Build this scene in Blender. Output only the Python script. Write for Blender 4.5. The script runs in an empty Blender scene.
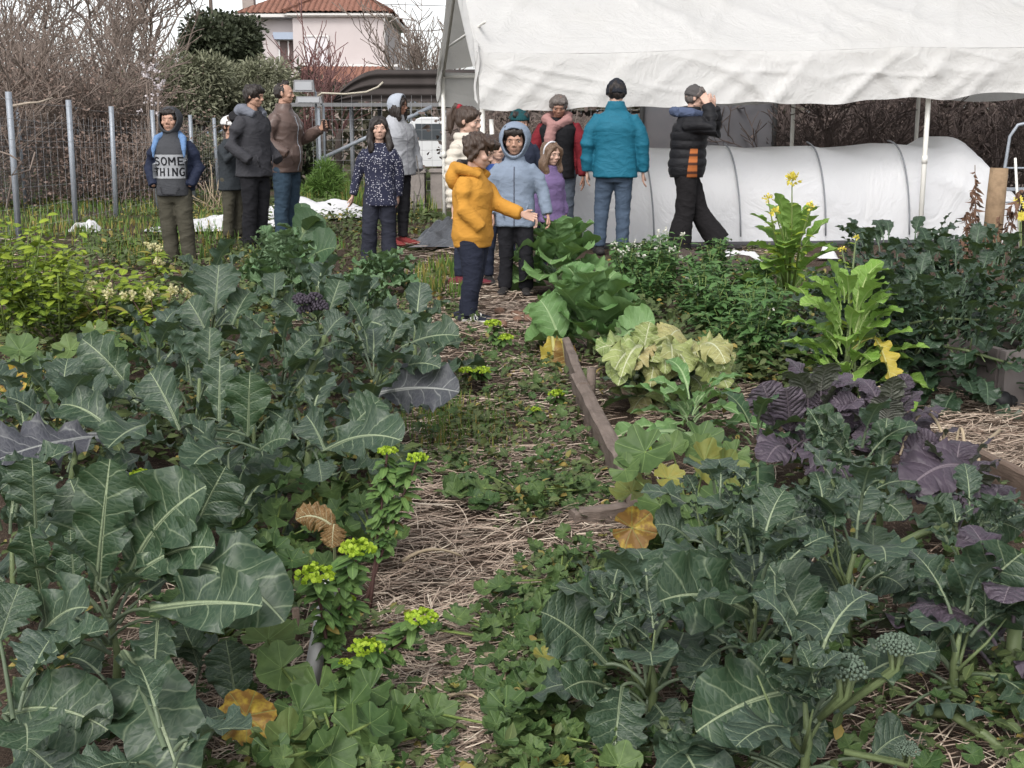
import bpy, math, random
import numpy as np
from mathutils import Vector, Matrix
from mathutils.bvhtree import BVHTree

R = random.Random(7)
NR = np.random.RandomState(11)
PI = math.pi
rad = math.radians
scene = bpy.context.scene
COL = scene.collection

# ------------------------------------------------------------------ camera
F = 1250.0
CAM_H = 1.15
PITCH = math.atan(249.0 / 1250.0)
cp, sp = math.cos(PITCH), math.sin(PITCH)
cam_d = bpy.data.cameras.new('camera')
cam = bpy.data.objects.new('camera', cam_d)
COL.objects.link(cam)
cam.location = (0, 0, CAM_H)
cam.rotation_euler = (PI / 2 - PITCH, 0, 0)
cam_d.sensor_width = 36.0
cam_d.lens = F / 1024 * 36.0
cam_d.clip_start = 0.05
cam_d.clip_end = 6000
scene.camera = cam


def ray(px, py):
    a, b = (px - 512) / F, (384 - py) / F
    return Vector((a, cp + b * sp, -sp + b * cp))


def at(px, py, Y):
    """point of the place seen at that spot of the photograph, Y metres in front of the camera"""
    d = ray(px, py)
    return Vector((0, 0, CAM_H)) + d * (Y / d.y)


def gnd(px, py, z=0.0):
    d = ray(px, py)
    return Vector((0, 0, CAM_H)) + d * ((CAM_H - z) / -d.z)


# ------------------------------------------------------------------ mesh building
class MB:
    def __init__(s):
        s.v, s.q, s.t, s.uv, s.rn, s.ag = [], [], [], [], [], []
        s.n = 0

    def add(s, v, q=None, t=None, uv=None, rnd=0.5, age=0.0):
        v = np.asarray(v, dtype=np.float32).reshape(-1, 3)
        k = len(v)
        s.v.append(v)
        if q is not None and len(q):
            s.q.append(np.asarray(q, dtype=np.int32).reshape(-1, 4) + s.n)
        if t is not None and len(t):
            s.t.append(np.asarray(t, dtype=np.int32).reshape(-1, 3) + s.n)
        s.uv.append(np.zeros((k, 2), np.float32) if uv is None else np.asarray(uv, np.float32).reshape(-1, 2))
        s.rn.append(np.full(k, rnd, np.float32) if np.isscalar(rnd) else np.asarray(rnd, np.float32))
        s.ag.append(np.full(k, age, np.float32) if np.isscalar(age) else np.asarray(age, np.float32))
        s.n += k

    def mesh(s, name, smooth=True):
        me = bpy.data.meshes.new(name)
        if s.n == 0:
            return me
        v = np.concatenate(s.v)
        q = np.concatenate(s.q) if s.q else np.zeros((0, 4), np.int32)
        t = np.concatenate(s.t) if s.t else np.zeros((0, 3), np.int32)
        loops = np.concatenate([q.ravel(), t.ravel()]).astype(np.int32)
        starts = np.concatenate([np.arange(len(q)) * 4, len(q) * 4 + np.arange(len(t)) * 3]).astype(np.int32)
        me.vertices.add(len(v))
        me.vertices.foreach_set('co', v.ravel())
        me.loops.add(len(loops))
        me.loops.foreach_set('vertex_index', loops)
        me.polygons.add(len(starts))
        me.polygons.foreach_set('loop_start', starts)
        me.polygons.foreach_set('use_smooth', np.full(len(starts), smooth, dtype=bool))
        uv = np.concatenate(s.uv)[loops]
        l = me.uv_layers.new(name='UVMap')
        l.data.foreach_set('uv', uv.ravel())
        for nm, arr in (('rnd', s.rn), ('age', s.ag)):
            a = me.attributes.new(nm, 'FLOAT', 'POINT')
            a.data.foreach_set('value', np.concatenate(arr))
        me.update(calc_edges=True)
        me.validate()
        return me

    # --- primitives
    def box(s, c, size, rot=None, rnd=0.5, age=0.0, taper=None):
        c = np.array(c, float)
        hx, hy, hz = [k / 2 for k in size]
        v = np.array([[x, y, z] for z in (-hz, hz) for y in (-hy, hy) for x in (-hx, hx)])
        if taper:
            v[4:, 0] *= taper
            v[4:, 1] *= taper
        if rot is not None:
            v = v @ np.array(rot.to_3x3()).T
        q = [(0, 2, 3, 1), (4, 5, 7, 6), (0, 1, 5, 4), (2, 6, 7, 3), (0, 4, 6, 2), (1, 3, 7, 5)]
        s.add(v + c, q, uv=v[:, [0, 2]], rnd=rnd, age=age)

    def tube(s, pts, radii, sides=6, rnd=0.5, age=0.0, uv0=None, caps=True):
        pts = np.asarray([tuple(p) for p in pts], float)
        n = len(pts)
        if np.isscalar(radii):
            radii = np.full(n, float(radii))
        radii = np.asarray(radii, float)
        tan = np.gradient(pts, axis=0)
        tan /= np.linalg.norm(tan, axis=1)[:, None] + 1e-9
        ref = np.array([0, 0, 1.0]) if abs(tan[:, 2]).mean() < 0.8 else np.array([1.0, 0, 0])
        a = np.cross(tan, ref)
        a /= np.linalg.norm(a, axis=1)[:, None] + 1e-9
        b = np.cross(tan, a)
        th = np.arange(sides) / sides * 2 * PI
        v = pts[:, None, :] + radii[:, None, None] * (np.cos(th)[None, :, None] * a[:, None, :] + np.sin(th)[None, :, None] * b[:, None, :])
        v = v.reshape(-1, 3)
        i, j = np.meshgrid(np.arange(n - 1), np.arange(sides), indexing='ij')
        q = np.stack([i * sides + j, i * sides + (j + 1) % sides, (i + 1) * sides + (j + 1) % sides, (i + 1) * sides + j], -1).reshape(-1, 4)
        if uv0 is not None:
            uv = np.tile(np.array(uv0), (len(v), 1))
        else:
            L = np.concatenate([[0], np.cumsum(np.linalg.norm(np.diff(pts, axis=0), axis=1))])
            uv = np.stack([np.tile(th / (2 * PI), n), np.repeat(L, sides)], -1)
        t = []
        if caps:
            c0, c1 = len(v), len(v) + 1
            v = np.concatenate([v, pts[:1], pts[-1:]])
            uv = np.concatenate([uv, uv[:1], uv[-1:]])
            for j in range(sides):
                t.append((c0, (j + 1) % sides, j))
                t.append((c1, (n - 1) * sides + j, (n - 1) * sides + (j + 1) % sides))
        s.add(v, q, t, uv, rnd, age)

    def grid(s, P, uv=None, rnd=0.5, age=0.0, wrap=False):
        """P: (na, nb, 3)"""
        na, nb = P.shape[:2]
        jj = nb if wrap else nb - 1
        i, j = np.meshgrid(np.arange(na - 1), np.arange(jj), indexing='ij')
        q = np.stack([i * nb + j, i * nb + (j + 1) % nb, (i + 1) * nb + (j + 1) % nb, (i + 1) * nb + j], -1).reshape(-1, 4)
        if uv is None:
            u, w = np.meshgrid(np.linspace(0, 1, na), np.linspace(0, 1, nb), indexing='ij')
            uv = np.stack([w, u], -1)
        s.add(P.reshape(-1, 3), q, None, np.asarray(uv).reshape(-1, 2), rnd, age)

    def ball(s, c, r, rot=None, seg=10, rings=7, rnd=0.5, age=0.0):
        if np.isscalar(r):
            r = (r, r, r)
        th = np.linspace(0, PI, rings + 1)
        ph = np.arange(seg) / seg * 2 * PI
        v = np.stack([np.sin(th)[:, None] * np.cos(ph)[None], np.sin(th)[:, None] * np.sin(ph)[None],
                      np.repeat(np.cos(th)[:, None], seg, 1)], -1) * np.array(r)
        if rot is not None:
            v = v @ np.array(rot.to_3x3()).T
        v = v + np.array(c)
        s.grid(v, rnd=rnd, age=age, wrap=True)


def link(name, me, m=None, parent=None):
    o = bpy.data.objects.new(name, me)
    COL.objects.link(o)
    if m is not None:
        for k in (m if isinstance(m, (list, tuple)) else [m]):
            me.materials.append(k)
    if parent is not None:
        o.parent = parent
    return o


def build(mb, name, m, parent=None, smooth=True):
    return link(name, mb.mesh(name, smooth), m, parent)


def tag(o, label=None, cat=None, group=None, kind=None):
    if label:
        o['label'] = label
    if cat:
        o['category'] = cat
    if group:
        o['group'] = group
    if kind:
        o['kind'] = kind
    return o


def thing(name, label, cat, loc=(0, 0, 0), rotz=0.0, group=None):
    o = bpy.data.objects.new(name, None)
    COL.objects.link(o)
    o.empty_display_size = 0.1
    o.location = loc
    o.rotation_euler = (0, 0, rotz)
    return tag(o, label, cat, group)


def copy_tree(o, parent=None):
    c = o.copy()
    COL.objects.link(c)
    if parent is not None:
        c.parent = parent
    for ch in [k for k in o.children]:
        copy_tree(ch, c)
    return c


def nz(p, f, seed=0, n=5):
    """cheap smooth 3-d noise, -1..1"""
    r = np.random.RandomState(seed)
    p = np.asarray(p)
    out = np.zeros(p.shape[:-1])
    for k in range(n):
        d = r.normal(size=3)
        d /= np.linalg.norm(d)
        d2 = r.normal(size=3)
        d2 /= np.linalg.norm(d2)
        out += np.sin((p @ d) * f * (0.7 + 0.6 * r.rand()) * 2 * PI + r.rand() * 6.3 + 1.3 * np.sin((p @ d2) * f * 3.1 + r.rand() * 6))
    return out / n * 1.4


# ------------------------------------------------------------------ materials
class NT:
    def __init__(s, name):
        s.m = bpy.data.materials.new(name)
        s.m.use_nodes = True
        s.t = s.m.node_tree
        s.b = s.t.nodes['Principled BSDF']
        s.out = s.t.nodes['Material Output']

    def n(s, typ, **kw):
        nd = s.t.nodes.new(typ)
        for k, v in kw.items():
            setattr(nd, k, v)
        return nd

    def put(s, sock, v):
        if v is None:
            return
        if hasattr(v, 'is_linked') or hasattr(v, 'is_output'):
            s.t.links.new(v, sock)
        else:
            if isinstance(v, (tuple, list)) and len(v) == 3 and sock.type == 'RGBA':
                v = (*v, 1)
            sock.default_value = v

    def math(s, op, a, b=None, c=None, clamp=False):
        nd = s.n('ShaderNodeMath', operation=op, use_clamp=clamp)
        for i, k in enumerate((a, b, c)):
            s.put(nd.inputs[i], k)
        return nd.outputs[0]

    def mix(s, f, a, b, mode='MIX'):
        nd = s.n('ShaderNodeMix', data_type='RGBA', blend_type=mode)
        s.put(nd.inputs[0], f)
        s.put(nd.inputs[6], a)
        s.put(nd.inputs[7], b)
        return nd.outputs[2]

    def ramp(s, f, stops, interp='LINEAR'):
        nd = s.n('ShaderNodeValToRGB')
        cr = nd.color_ramp
        cr.interpolation = interp
        while len(cr.elements) < len(stops):
            cr.elements.new(0.5)
        for e, (p, c) in zip(cr.elements, stops):
            e.position = p
            e.color = (*c, 1) if len(c) == 3 else c
        s.put(nd.inputs[0], f)
        return nd.outputs[0]

    def mapr(s, v, a, b, c=0.0, d=1.0, smooth=False):
        nd = s.n('ShaderNodeMapRange')
        if smooth:
            nd.interpolation_type = 'SMOOTHSTEP'
        s.put(nd.inputs[0], v)
        for i, k in enumerate((a, b, c, d)):
            s.put(nd.inputs[1 + i], k)
        return nd.outputs[0]

    def noise(s, vec, scale, detail=3.0, rough=0.55, dist=0.0):
        nd = s.n('ShaderNodeTexNoise')
        s.put(nd.inputs['Vector'], vec)
        nd.inputs['Scale'].default_value = scale
        nd.inputs['Detail'].default_value = detail
        nd.inputs['Roughness'].default_value = rough
        nd.inputs['Distortion'].default_value = dist
        return nd.outputs[0]

    def attr(s, name):
        nd = s.n('ShaderNodeAttribute', attribute_name=name)
        return nd.outputs['Fac']

    def coord(s, which='Object'):
        return s.n('ShaderNodeTexCoord').outputs[which]

    def bump(s, h, strength=0.3, dist=0.01):
        nd = s.n('ShaderNodeBump')
        nd.inputs['Strength'].default_value = strength
        nd.inputs['Distance'].default_value = dist
        s.put(nd.inputs['Height'], h)
        s.put(s.b.inputs['Normal'], nd.outputs[0])
        return nd.outputs[0]

    def base(s, c, rough=0.6, spec=0.3):
        s.put(s.b.inputs['Base Color'], c)
        s.put(s.b.inputs['Roughness'], rough)
        s.b.inputs['Specular IOR Level'].default_value = spec


def hexc(h):
    """sRGB hex -> linear"""
    h = h.lstrip('#')
    return tuple(((int(h[i:i + 2], 16) / 255 + 0.055) / 1.055) ** 2.4 if int(h[i:i + 2], 16) > 10 else int(h[i:i + 2], 16) / 255 / 12.92 for i in (0, 2, 4))


def sc(c, k):
    return tuple(min(1.0, x * k) for x in c)


def simple(name, c, rough=0.7, var=0.25, scale=6.0, bump=0.2, bdist=0.01, spec=0.25, bscale=None, metal=0.0, coord='Object'):
    n = NT(name)
    co = n.coord(coord)
    f = n.noise(co, scale, 5)
    n.base(n.mix(f, sc(c, 1 - var), sc(c, 1 + var)), rough, spec)
    n.b.inputs['Metallic'].default_value = metal
    if bump:
        n.bump(n.noise(co, bscale or scale * 4, 5), bump, bdist)
    return n.m


def leaf_mat(name, cA, cB, vein, back, aged=(0.35, 0.26, 0.03), N=7.0, k=0.75, quilt=0.3, rough=0.52, spec=0.35, midw=0.013, veinw=0.07, veinamt=0.62, trans=0.12, fine=28.0, finebump=0.35):
    n = NT(name)
    uvn = n.n('ShaderNodeUVMap')
    uv = uvn.outputs[0]
    rnd = n.attr('rnd')
    age = n.attr('age')
    sx = n.n('ShaderNodeSeparateXYZ')
    n.put(sx.inputs[0], uv)
    off = n.math('MULTIPLY', rnd, 37.0)
    cmb = n.n('ShaderNodeCombineXYZ')
    n.put(cmb.inputs[0], sx.outputs[0]); n.put(cmb.inputs[1], sx.outputs[1]); n.put(cmb.inputs[2], off)
    vec = cmb.outputs[0]
    u, v = sx.outputs[0], sx.outputs[1]
    xs = n.math('SUBTRACT', u, 0.5)
    x = n.math('MULTIPLY', n.math('ABSOLUTE', xs), 2.0)
    wob = n.noise(vec, 6.0, 2)
    side = n.math('MULTIPLY', n.math('GREATER_THAN', xs, 0.0), 0.47)
    q = n.math('SUBTRACT', v, n.math('MULTIPLY', x, k))
    q = n.math('ADD', q, n.math('MULTIPLY', n.math('MULTIPLY', x, x), 0.5))
    q = n.math('ADD', q, n.math('MULTIPLY', wob, 0.13))
    q = n.math('ADD', n.math('MULTIPLY', q, n.mapr(rnd, 0, 1, N * .85, N * 1.2)), side)
    fr = n.math('ABSOLUTE', n.math('SUBTRACT', n.math('FRACT', q), 0.5))     # 0 on a vein
    sidev = n.mapr(fr, 0.0, veinw, 1.0, 0.0, True)
    sidev = n.math('MULTIPLY', sidev, n.mapr(x, 0.02, 0.42, 1.0, 0.15))
    mid = n.mapr(n.math('DIVIDE', x, n.mapr(v, 0.0, 1.0, midw * 2.0, midw * 0.35)), 0.6, 1.3, 1.0, 0.0, True)
    vo = n.n('ShaderNodeTexVoronoi', feature='DISTANCE_TO_EDGE')
    n.put(vo.inputs['Vector'], vec)
    vo.inputs['Scale'].default_value = fine
    ter = n.mapr(vo.outputs[0], 0.0, 0.12, 1.0, 0.0, True)
    vm = n.math('MAXIMUM', mid, n.math('MULTIPLY', sidev, veinamt))
    vm = n.math('MAXIMUM', vm, n.math('MULTIPLY', ter, 0.10))
    big = n.noise(vec, 3.0, 4)
    c = n.mix(rnd, cA, cB)
    c = n.mix(n.mapr(big, 0.3, 0.7, 0.0, 0.55), c, sc(cB, 0.62))
    sp_ = n.noise(vec, 45.0, 2)
    c = n.mix(n.mapr(sp_, 0.66, 0.8, 0.0, 0.35), c, sc(vein, 0.8))
    ragg = n.math('ADD', age, n.math('MULTIPLY', n.math('SUBTRACT', big, 0.5), n.math('MULTIPLY', age, 1.2)))
    c = n.mix(n.mapr(ragg, 0.1, 0.75, 0.0, 1.0), c, aged)
    dry = n.mapr(n.math('ADD', ragg, n.math('MULTIPLY', n.noise(vec, 9.0, 3), 0.5)), 1.0, 1.35, 0.0, 0.9)
    c = n.mix(dry, c, (0.16, 0.08, 0.025))
    c = n.mix(vm, c, vein)
    geo = n.n('ShaderNodeNewGeometry')
    c = n.mix(n.math('MULTIPLY', geo.outputs['Backfacing'], 0.55), c, back)
    n.base(c, rough, spec)
    frs = n.math('MULTIPLY', n.math('SINE', n.math('MULTIPLY', fr, PI)), n.mapr(x, 0.0, 0.10))
    h = n.math('ADD', n.math('MULTIPLY', frs, quilt), n.math('MULTIPLY', vo.outputs[0], finebump))
    h = n.math('SUBTRACT', h, n.math('MULTIPLY', mid, 0.3))
    nb = n.bump(h, 0.6, 0.010)
    tr = n.n('ShaderNodeBsdfTranslucent')
    n.put(tr.inputs[0], n.mix(0.5, c, (0.25, 0.4, 0.05)))
    mx = n.n('ShaderNodeMixShader')
    mx.inputs[0].default_value = trans
    n.t.links.new(n.b.outputs[0], mx.inputs[1])
    n.t.links.new(tr.outputs[0], mx.inputs[2])
    n.t.links.new(mx.outputs[0], n.out.inputs[0])
    return n.m


def weed_mat(name, cA, cB, aged=(0.3, 0.22, 0.06), rough=0.6, trans=0.15):
    """small leaves: colour by leaf, a pale midrib"""
    n = NT(name)
    rnd = n.attr('rnd'); age = n.attr('age')
    sx = n.n('ShaderNodeSeparateXYZ')
    n.put(sx.inputs[0], n.n('ShaderNodeUVMap').outputs[0])
    x = n.math('ABSOLUTE', n.math('SUBTRACT', sx.outputs[0], 0.5))
    c = n.mix(rnd, cA, cB)
    co = n.coord()
    c = n.mix(n.mapr(n.noise(co, 25.0, 3), 0.35, 0.7, 0.0, 0.5), c, sc(cB, 0.7))
    c = n.mix(age, c, aged)
    c = n.mix(n.mapr(x, 0.0, 0.03, 0.5, 0.0), c, sc(cB, 2.0))
    n.base(c, rough, 0.3)
    tr = n.n('ShaderNodeBsdfTranslucent')
    n.put(tr.inputs[0], c)
    mx = n.n('ShaderNodeMixShader')
    mx.inputs[0].default_value = trans
    n.t.links.new(n.b.outputs[0], mx.inputs[1]); n.t.links.new(tr.outputs[0], mx.inputs[2]); n.t.links.new(mx.outputs[0], n.out.inputs[0])
    return n.m


MAT = {}
MAT['brassica'] = leaf_mat('broccoli_leaf', (0.025, 0.057, 0.021), (0.035, 0.060, 0.043), (0.23, 0.28, 0.17), (0.075, 0.115, 0.09), rough=.46, spec=.42, midw=.012, trans=.09)
MAT['purpleleaf'] = leaf_mat('purple_grey_leaf', (0.042, 0.048, 0.058), (0.075, 0.072, 0.09), (0.26, 0.27, 0.26), (0.09, 0.09, 0.11))
MAT['cabbage'] = leaf_mat('cabbage_leaf', (0.075, 0.175, 0.05), (0.16, 0.28, 0.10), (0.29, 0.40, 0.2), (0.12, 0.20, 0.09), quilt=0.35, midw=0.016, trans=.2)
MAT['collard'] = leaf_mat('collard_leaf', (0.022, 0.06, 0.025), (0.045, 0.09, 0.04), (0.18, 0.24, 0.12), (0.09, 0.14, 0.07))
MAT['mustard'] = leaf_mat('purple_mustard_leaf', (0.044, 0.032, 0.047), (0.095, 0.074, 0.098), (0.16, 0.13, 0.15), (0.11, 0.13, 0.085), N=9, quilt=.9, veinamt=0.35, fine=20.0, finebump=.9, trans=0.08)
MAT['bolting'] = leaf_mat('bolting_greens_leaf', (0.13, 0.26, 0.03), (0.22, 0.37, 0.075), (0.40, 0.50, 0.2), (0.22, 0.35, 0.10), quilt=0.4, trans=0.25)
MAT['darkbroc'] = leaf_mat('dark_broccoli_leaf', (0.013, 0.034, 0.016), (0.034, 0.060, 0.036), (0.10, 0.15, 0.09), (0.06, 0.09, 0.06), rough=.42, spec=.45)
MAT['wilted'] = leaf_mat('wilted_cabbage_leaf', (0.14, 0.21, 0.06), (0.32, 0.36, 0.13), (0.50, 0.52, 0.34), (0.30, 0.31, 0.17), aged=(0.34, 0.25, 0.12), quilt=.5, veinamt=0.7, finebump=.8)
MAT['yellowleaf'] = leaf_mat('yellow_leaf', (0.36, 0.34, 0.05), (0.50, 0.40, 0.06), (0.5, 0.48, 0.2), (0.4, 0.36, 0.12), aged=(0.42, 0.28, 0.07), quilt=.4, trans=.25)
MAT['savoy'] = leaf_mat('savoy_leaf', (0.065, 0.145, 0.055), (0.15, 0.235, 0.12), (0.24, 0.31, 0.18), (0.13, 0.2, 0.11), quilt=.7, finebump=1.0, fine=18.0)
MAT['weed'] = weed_mat('weed_leaf', (0.032, 0.060, 0.019), (0.115, 0.145, 0.052))
MAT['grass'] = weed_mat('grass_blade', (0.06, 0.13, 0.025), (0.12, 0.20, 0.04))
MAT['euph'] = weed_mat('spurge_leaf', (0.055, 0.12, 0.032), (0.12, 0.20, 0.055))
MAT['lime'] = weed_mat('lime_flower_head', (0.22, 0.36, 0.02), (0.40, 0.52, 0.05), trans=0.3)
MAT['alex'] = weed_mat('lime_shrub_leaf', (0.05, 0.11, 0.02), (0.27, 0.35, 0.035), trans=0.25)
MAT['cream'] = weed_mat('cream_petal', (0.62, 0.58, 0.26), (0.72, 0.68, 0.42), trans=0.3)
MAT['white_petal'] = weed_mat('white_petal', (0.6, 0.6, 0.5), (0.75, 0.74, 0.66), trans=0.3)
MAT['yellow'] = weed_mat('yellow_petal', (0.68, 0.56, 0.05), (0.78, 0.68, 0.14), trans=0.3)
MAT['arug'] = weed_mat('rocket_leaf', (0.045, 0.11, 0.03), (0.10, 0.19, 0.06))
MAT['stem'] = simple('green_stem', (0.14, 0.19, 0.055), 0.5, 0.3, 20, 0.2)
MAT['palestem'] = simple('pale_broccoli_stem', (0.12, 0.155, 0.07), 0.45, 0.25, 20, 0.2)
MAT['redstem'] = simple('dark_red_stem', (0.075, 0.04, 0.035), 0.6, 0.4, 20, 0.2)
MAT['dead'] = simple('dead_stalk', (0.13, 0.075, 0.05), 0.9, 0.4, 15, 0.4)
MAT['twig'] = simple('bare_twig', (0.195, 0.155, 0.132), 0.9, 0.35, 8, 0.2)
MAT['twigdark'] = simple('dark_twig', (0.11, 0.085, 0.078), 0.9, 0.35, 8, 0.2)
MAT['bark'] = simple('bark', (0.10, 0.08, 0.07), 0.95, 0.4, 10, 0.8, 0.02)
MAT['palebark'] = simple('pale_bark', (0.32, 0.27, 0.22), 0.95, 0.3, 10, 0.6, 0.02)


def palm_mat(name, cA, cB, vein, aged):
    n = NT(name)
    rnd = n.attr('rnd'); age = n.attr('age')
    sx = n.n('ShaderNodeSeparateXYZ')
    n.put(sx.inputs[0], n.n('ShaderNodeUVMap').outputs[0])
    x = n.math('SUBTRACT', sx.outputs[0], 0.5); y = n.math('SUBTRACT', sx.outputs[1], 0.5)
    ang = n.math('ARCTAN2', y, x)
    r = n.math('SQRT', n.math('ADD', n.math('MULTIPLY', x, x), n.math('MULTIPLY', y, y)))
    fr = n.math('ABSOLUTE', n.math('SINE', n.math('MULTIPLY', ang, 3.5)))
    vm = n.mapr(n.math('MULTIPLY', fr, n.math('ADD', r, 0.02)), 0.0, 0.035, 0.75, 0.0, True)
    cmb = n.n('ShaderNodeCombineXYZ')
    n.put(cmb.inputs[0], x); n.put(cmb.inputs[1], y); n.put(cmb.inputs[2], n.math('MULTIPLY', rnd, 31.0))
    no = n.noise(cmb.outputs[0], 5.0, 4)
    c = n.mix(rnd, cA, cB)
    c = n.mix(n.mapr(no, 0.3, 0.7, 0.0, 0.6), c, sc(cA, 0.7))
    ag = n.math('ADD', n.math('MULTIPLY', age, 1.2), n.math('MULTIPLY', age, n.math('SUBTRACT', no, 0.5)))
    c = n.mix(n.mapr(ag, 0.1, 0.8), c, aged)
    c = n.mix(n.mapr(n.math('ADD', ag, no), 1.35, 1.75, 0.0, 0.9), c, (0.17, 0.085, 0.03))
    c = n.mix(vm, c, vein)
    n.base(c, 0.55, 0.3)
    n.bump(n.math('ADD', n.math('MULTIPLY', fr, n.math('MULTIPLY', r, 1.5)), n.math('MULTIPLY', no, 0.4)), 0.6, 0.012)
    tr = n.n('ShaderNodeBsdfTranslucent'); n.put(tr.inputs[0], c)
    mx = n.n('ShaderNodeMixShader'); mx.inputs[0].default_value = 0.18
    n.t.links.new(n.b.outputs[0], mx.inputs[1]); n.t.links.new(tr.outputs[0], mx.inputs[2]); n.t.links.new(mx.outputs[0], n.out.inputs[0])
    return n.m


MAT['mallow'] = palm_mat('mallow_leaf', (0.040, 0.085, 0.025), (0.115, 0.175, 0.055), (0.18, 0.26, 0.09), (0.42, 0.31, 0.05))
# ------------------------------------------------------------------ leaves
PROF = {
    'brassica': ([0, .05, .12, .2, .32, .48, .65, .8, .9, .96, 1], [.06, .2, .22, .38, .66, .9, 1, .9, .68, .42, .04]),
    'lobed':    ([0, .06, .11, .2, .26, .42, .6, .78, .9, .96, 1], [.05, .26, .10, .34, .42, .82, 1, .95, .7, .42, .04]),
    'cabbage':  ([0, .06, .15, .3, .45, .62, .78, .9, .96, 1], [.14, .42, .68, .9, 1, 1, .9, .66, .42, .06]),
    'oblong':   ([0, .08, .2, .35, .55, .72, .85, .95, 1], [.1, .26, .5, .78, .98, 1, .85, .5, .05]),
    'lance':    ([0, .1, .25, .42, .6, .78, .9, 1], [.1, .4, .75, 1, .95, .66, .36, .03]),
}
NS = 27
SB = 0.5 - 0.5 * np.cos(np.linspace(0, PI, NS))
SB = 0.35 * SB + 0.65 * np.linspace(0, 1, NS)


def arc_mid(base, az, elev, droop, L, n=NS, power=1.4, twist=0.0):
    s = SB if n == NS else np.linspace(0, 1, n)
    e = elev - droop * s ** power
    a = az + twist * s
    d = np.stack([np.cos(e) * np.cos(a), np.cos(e) * np.sin(a), np.sin(e)], -1)
    ds = np.diff(s, prepend=0)[:, None]
    return np.array(base) + np.cumsum(d * ds * L, axis=0)


def bez_mid(P0, P1, arch=0.1, up=(0, 0, 1), skew=0.55):
    P0, P1 = np.array(P0), np.array(P1)
    L = np.linalg.norm(P1 - P0)
    C = P0 + (P1 - P0) * skew + np.array(up) * arch * L * 2
    t = SB[:, None]
    return (1 - t) ** 2 * P0 + 2 * t * (1 - t) * C + t * t * P1


def blade(mb, mid, nrm, W, kind='brassica', fold=0.18, cup=0.0, ruffle=0.06, lobes=0.09, nl=5.0, rnd=None, age=0.0, nb=11, r=R, crinkle=0.0, bite=0.0):
    mid = np.asarray(mid)
    n = len(mid)
    s = SB if n == NS else np.linspace(0, 1, n)
    T = np.gradient(mid, axis=0)
    seg = np.linalg.norm(np.diff(mid, axis=0), axis=1)
    L = seg.sum()
    T /= np.linalg.norm(T, axis=1)[:, None] + 1e-9
    S = np.cross(T, np.array(nrm, float)[None])
    S /= np.linalg.norm(S, axis=1)[:, None] + 1e-9
    N = np.cross(S, T)
    xs, ys = PROF[kind]
    w = np.interp(s, xs, ys) * W * 0.5
    t = np.linspace(-1, 1, nb)
    t = np.sign(t) * np.abs(t) ** 0.9
    ph = [r.random() * 6.3 for _ in range(6)]
    nl = nl * (0.85 + 0.3 * r.random())
    envel = np.sin(np.clip(s * 1.05, 0, 1) * PI) ** 0.5
    mg = np.where(t[None, :] > 0,
                  1 + lobes * envel[:, None] * (np.sin(2 * PI * nl * s + ph[0]) + 0.5 * np.sin(2 * PI * nl * 2.3 * s + ph[1]))[:, None],
                  1 + lobes * envel[:, None] * (np.sin(2 * PI * nl * s + ph[2]) + 0.5 * np.sin(2 * PI * nl * 2.1 * s + ph[3]))[:, None])
    if bite:
        for _ in range(2):
            s0 = 0.25 + 0.65 * r.random()
            sg = r.choice((-1, 1))
            mg = mg - bite * np.exp(-((s - s0) / 0.035) ** 2)[:, None] * (np.sign(t)[None] == sg)
    lat = t[None, :] * w[:, None] * mg
    at_ = np.abs(t)[None, :]
    freq = 2.2 + 1.8 * r.random()
    h = fold * at_ * w[:, None] + cup * at_ ** 2 * w[:, None]
    ruf = np.where(t[None, :] > 0, np.sin(2 * PI * freq * s + ph[4])[:, None], np.sin(2 * PI * freq * 1.13 * s + ph[5])[:, None])
    h = h + ruffle * L * at_ ** 2.2 * ruf * envel[:, None]
    h = h + 0.4 * ruffle * L * at_ ** 3 * np.sin(2 * PI * freq * 2.7 * s + ph[2])[:, None] * envel[:, None]
    P = mid[:, None, :] + S[:, None, :] * lat[:, :, None] + N[:, None, :] * h[:, :, None]
    if crinkle:
        P = P + N[:, None, :] * (crinkle * L * nz(P / max(L, 1e-3), 3.2, int(r.random() * 9999)) * at_)[:, :, None]
    uv = np.stack([0.5 + 0.5 * lat / L, np.repeat(s[:, None], nb, 1)], -1)
    if rnd is None:
        rnd = r.random()
    mb.grid(P, uv, rnd, age)


def petiole(mb, p0, p1, r0=0.006, r1=0.004, sag=0.0, rnd=0.5):
    p0, p1 = np.array(p0), np.array(p1)
    t = np.linspace(0, 1, 6)[:, None]
    pts = p0 + (p1 - p0) * t + np.array([0, 0, 1.0]) * sag * (t * (1 - t) * 4)
    mb.tube(pts, np.linspace(r0, r1, 6), 6, rnd, 0, uv0=(0.509, 0.3), caps=False)


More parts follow.
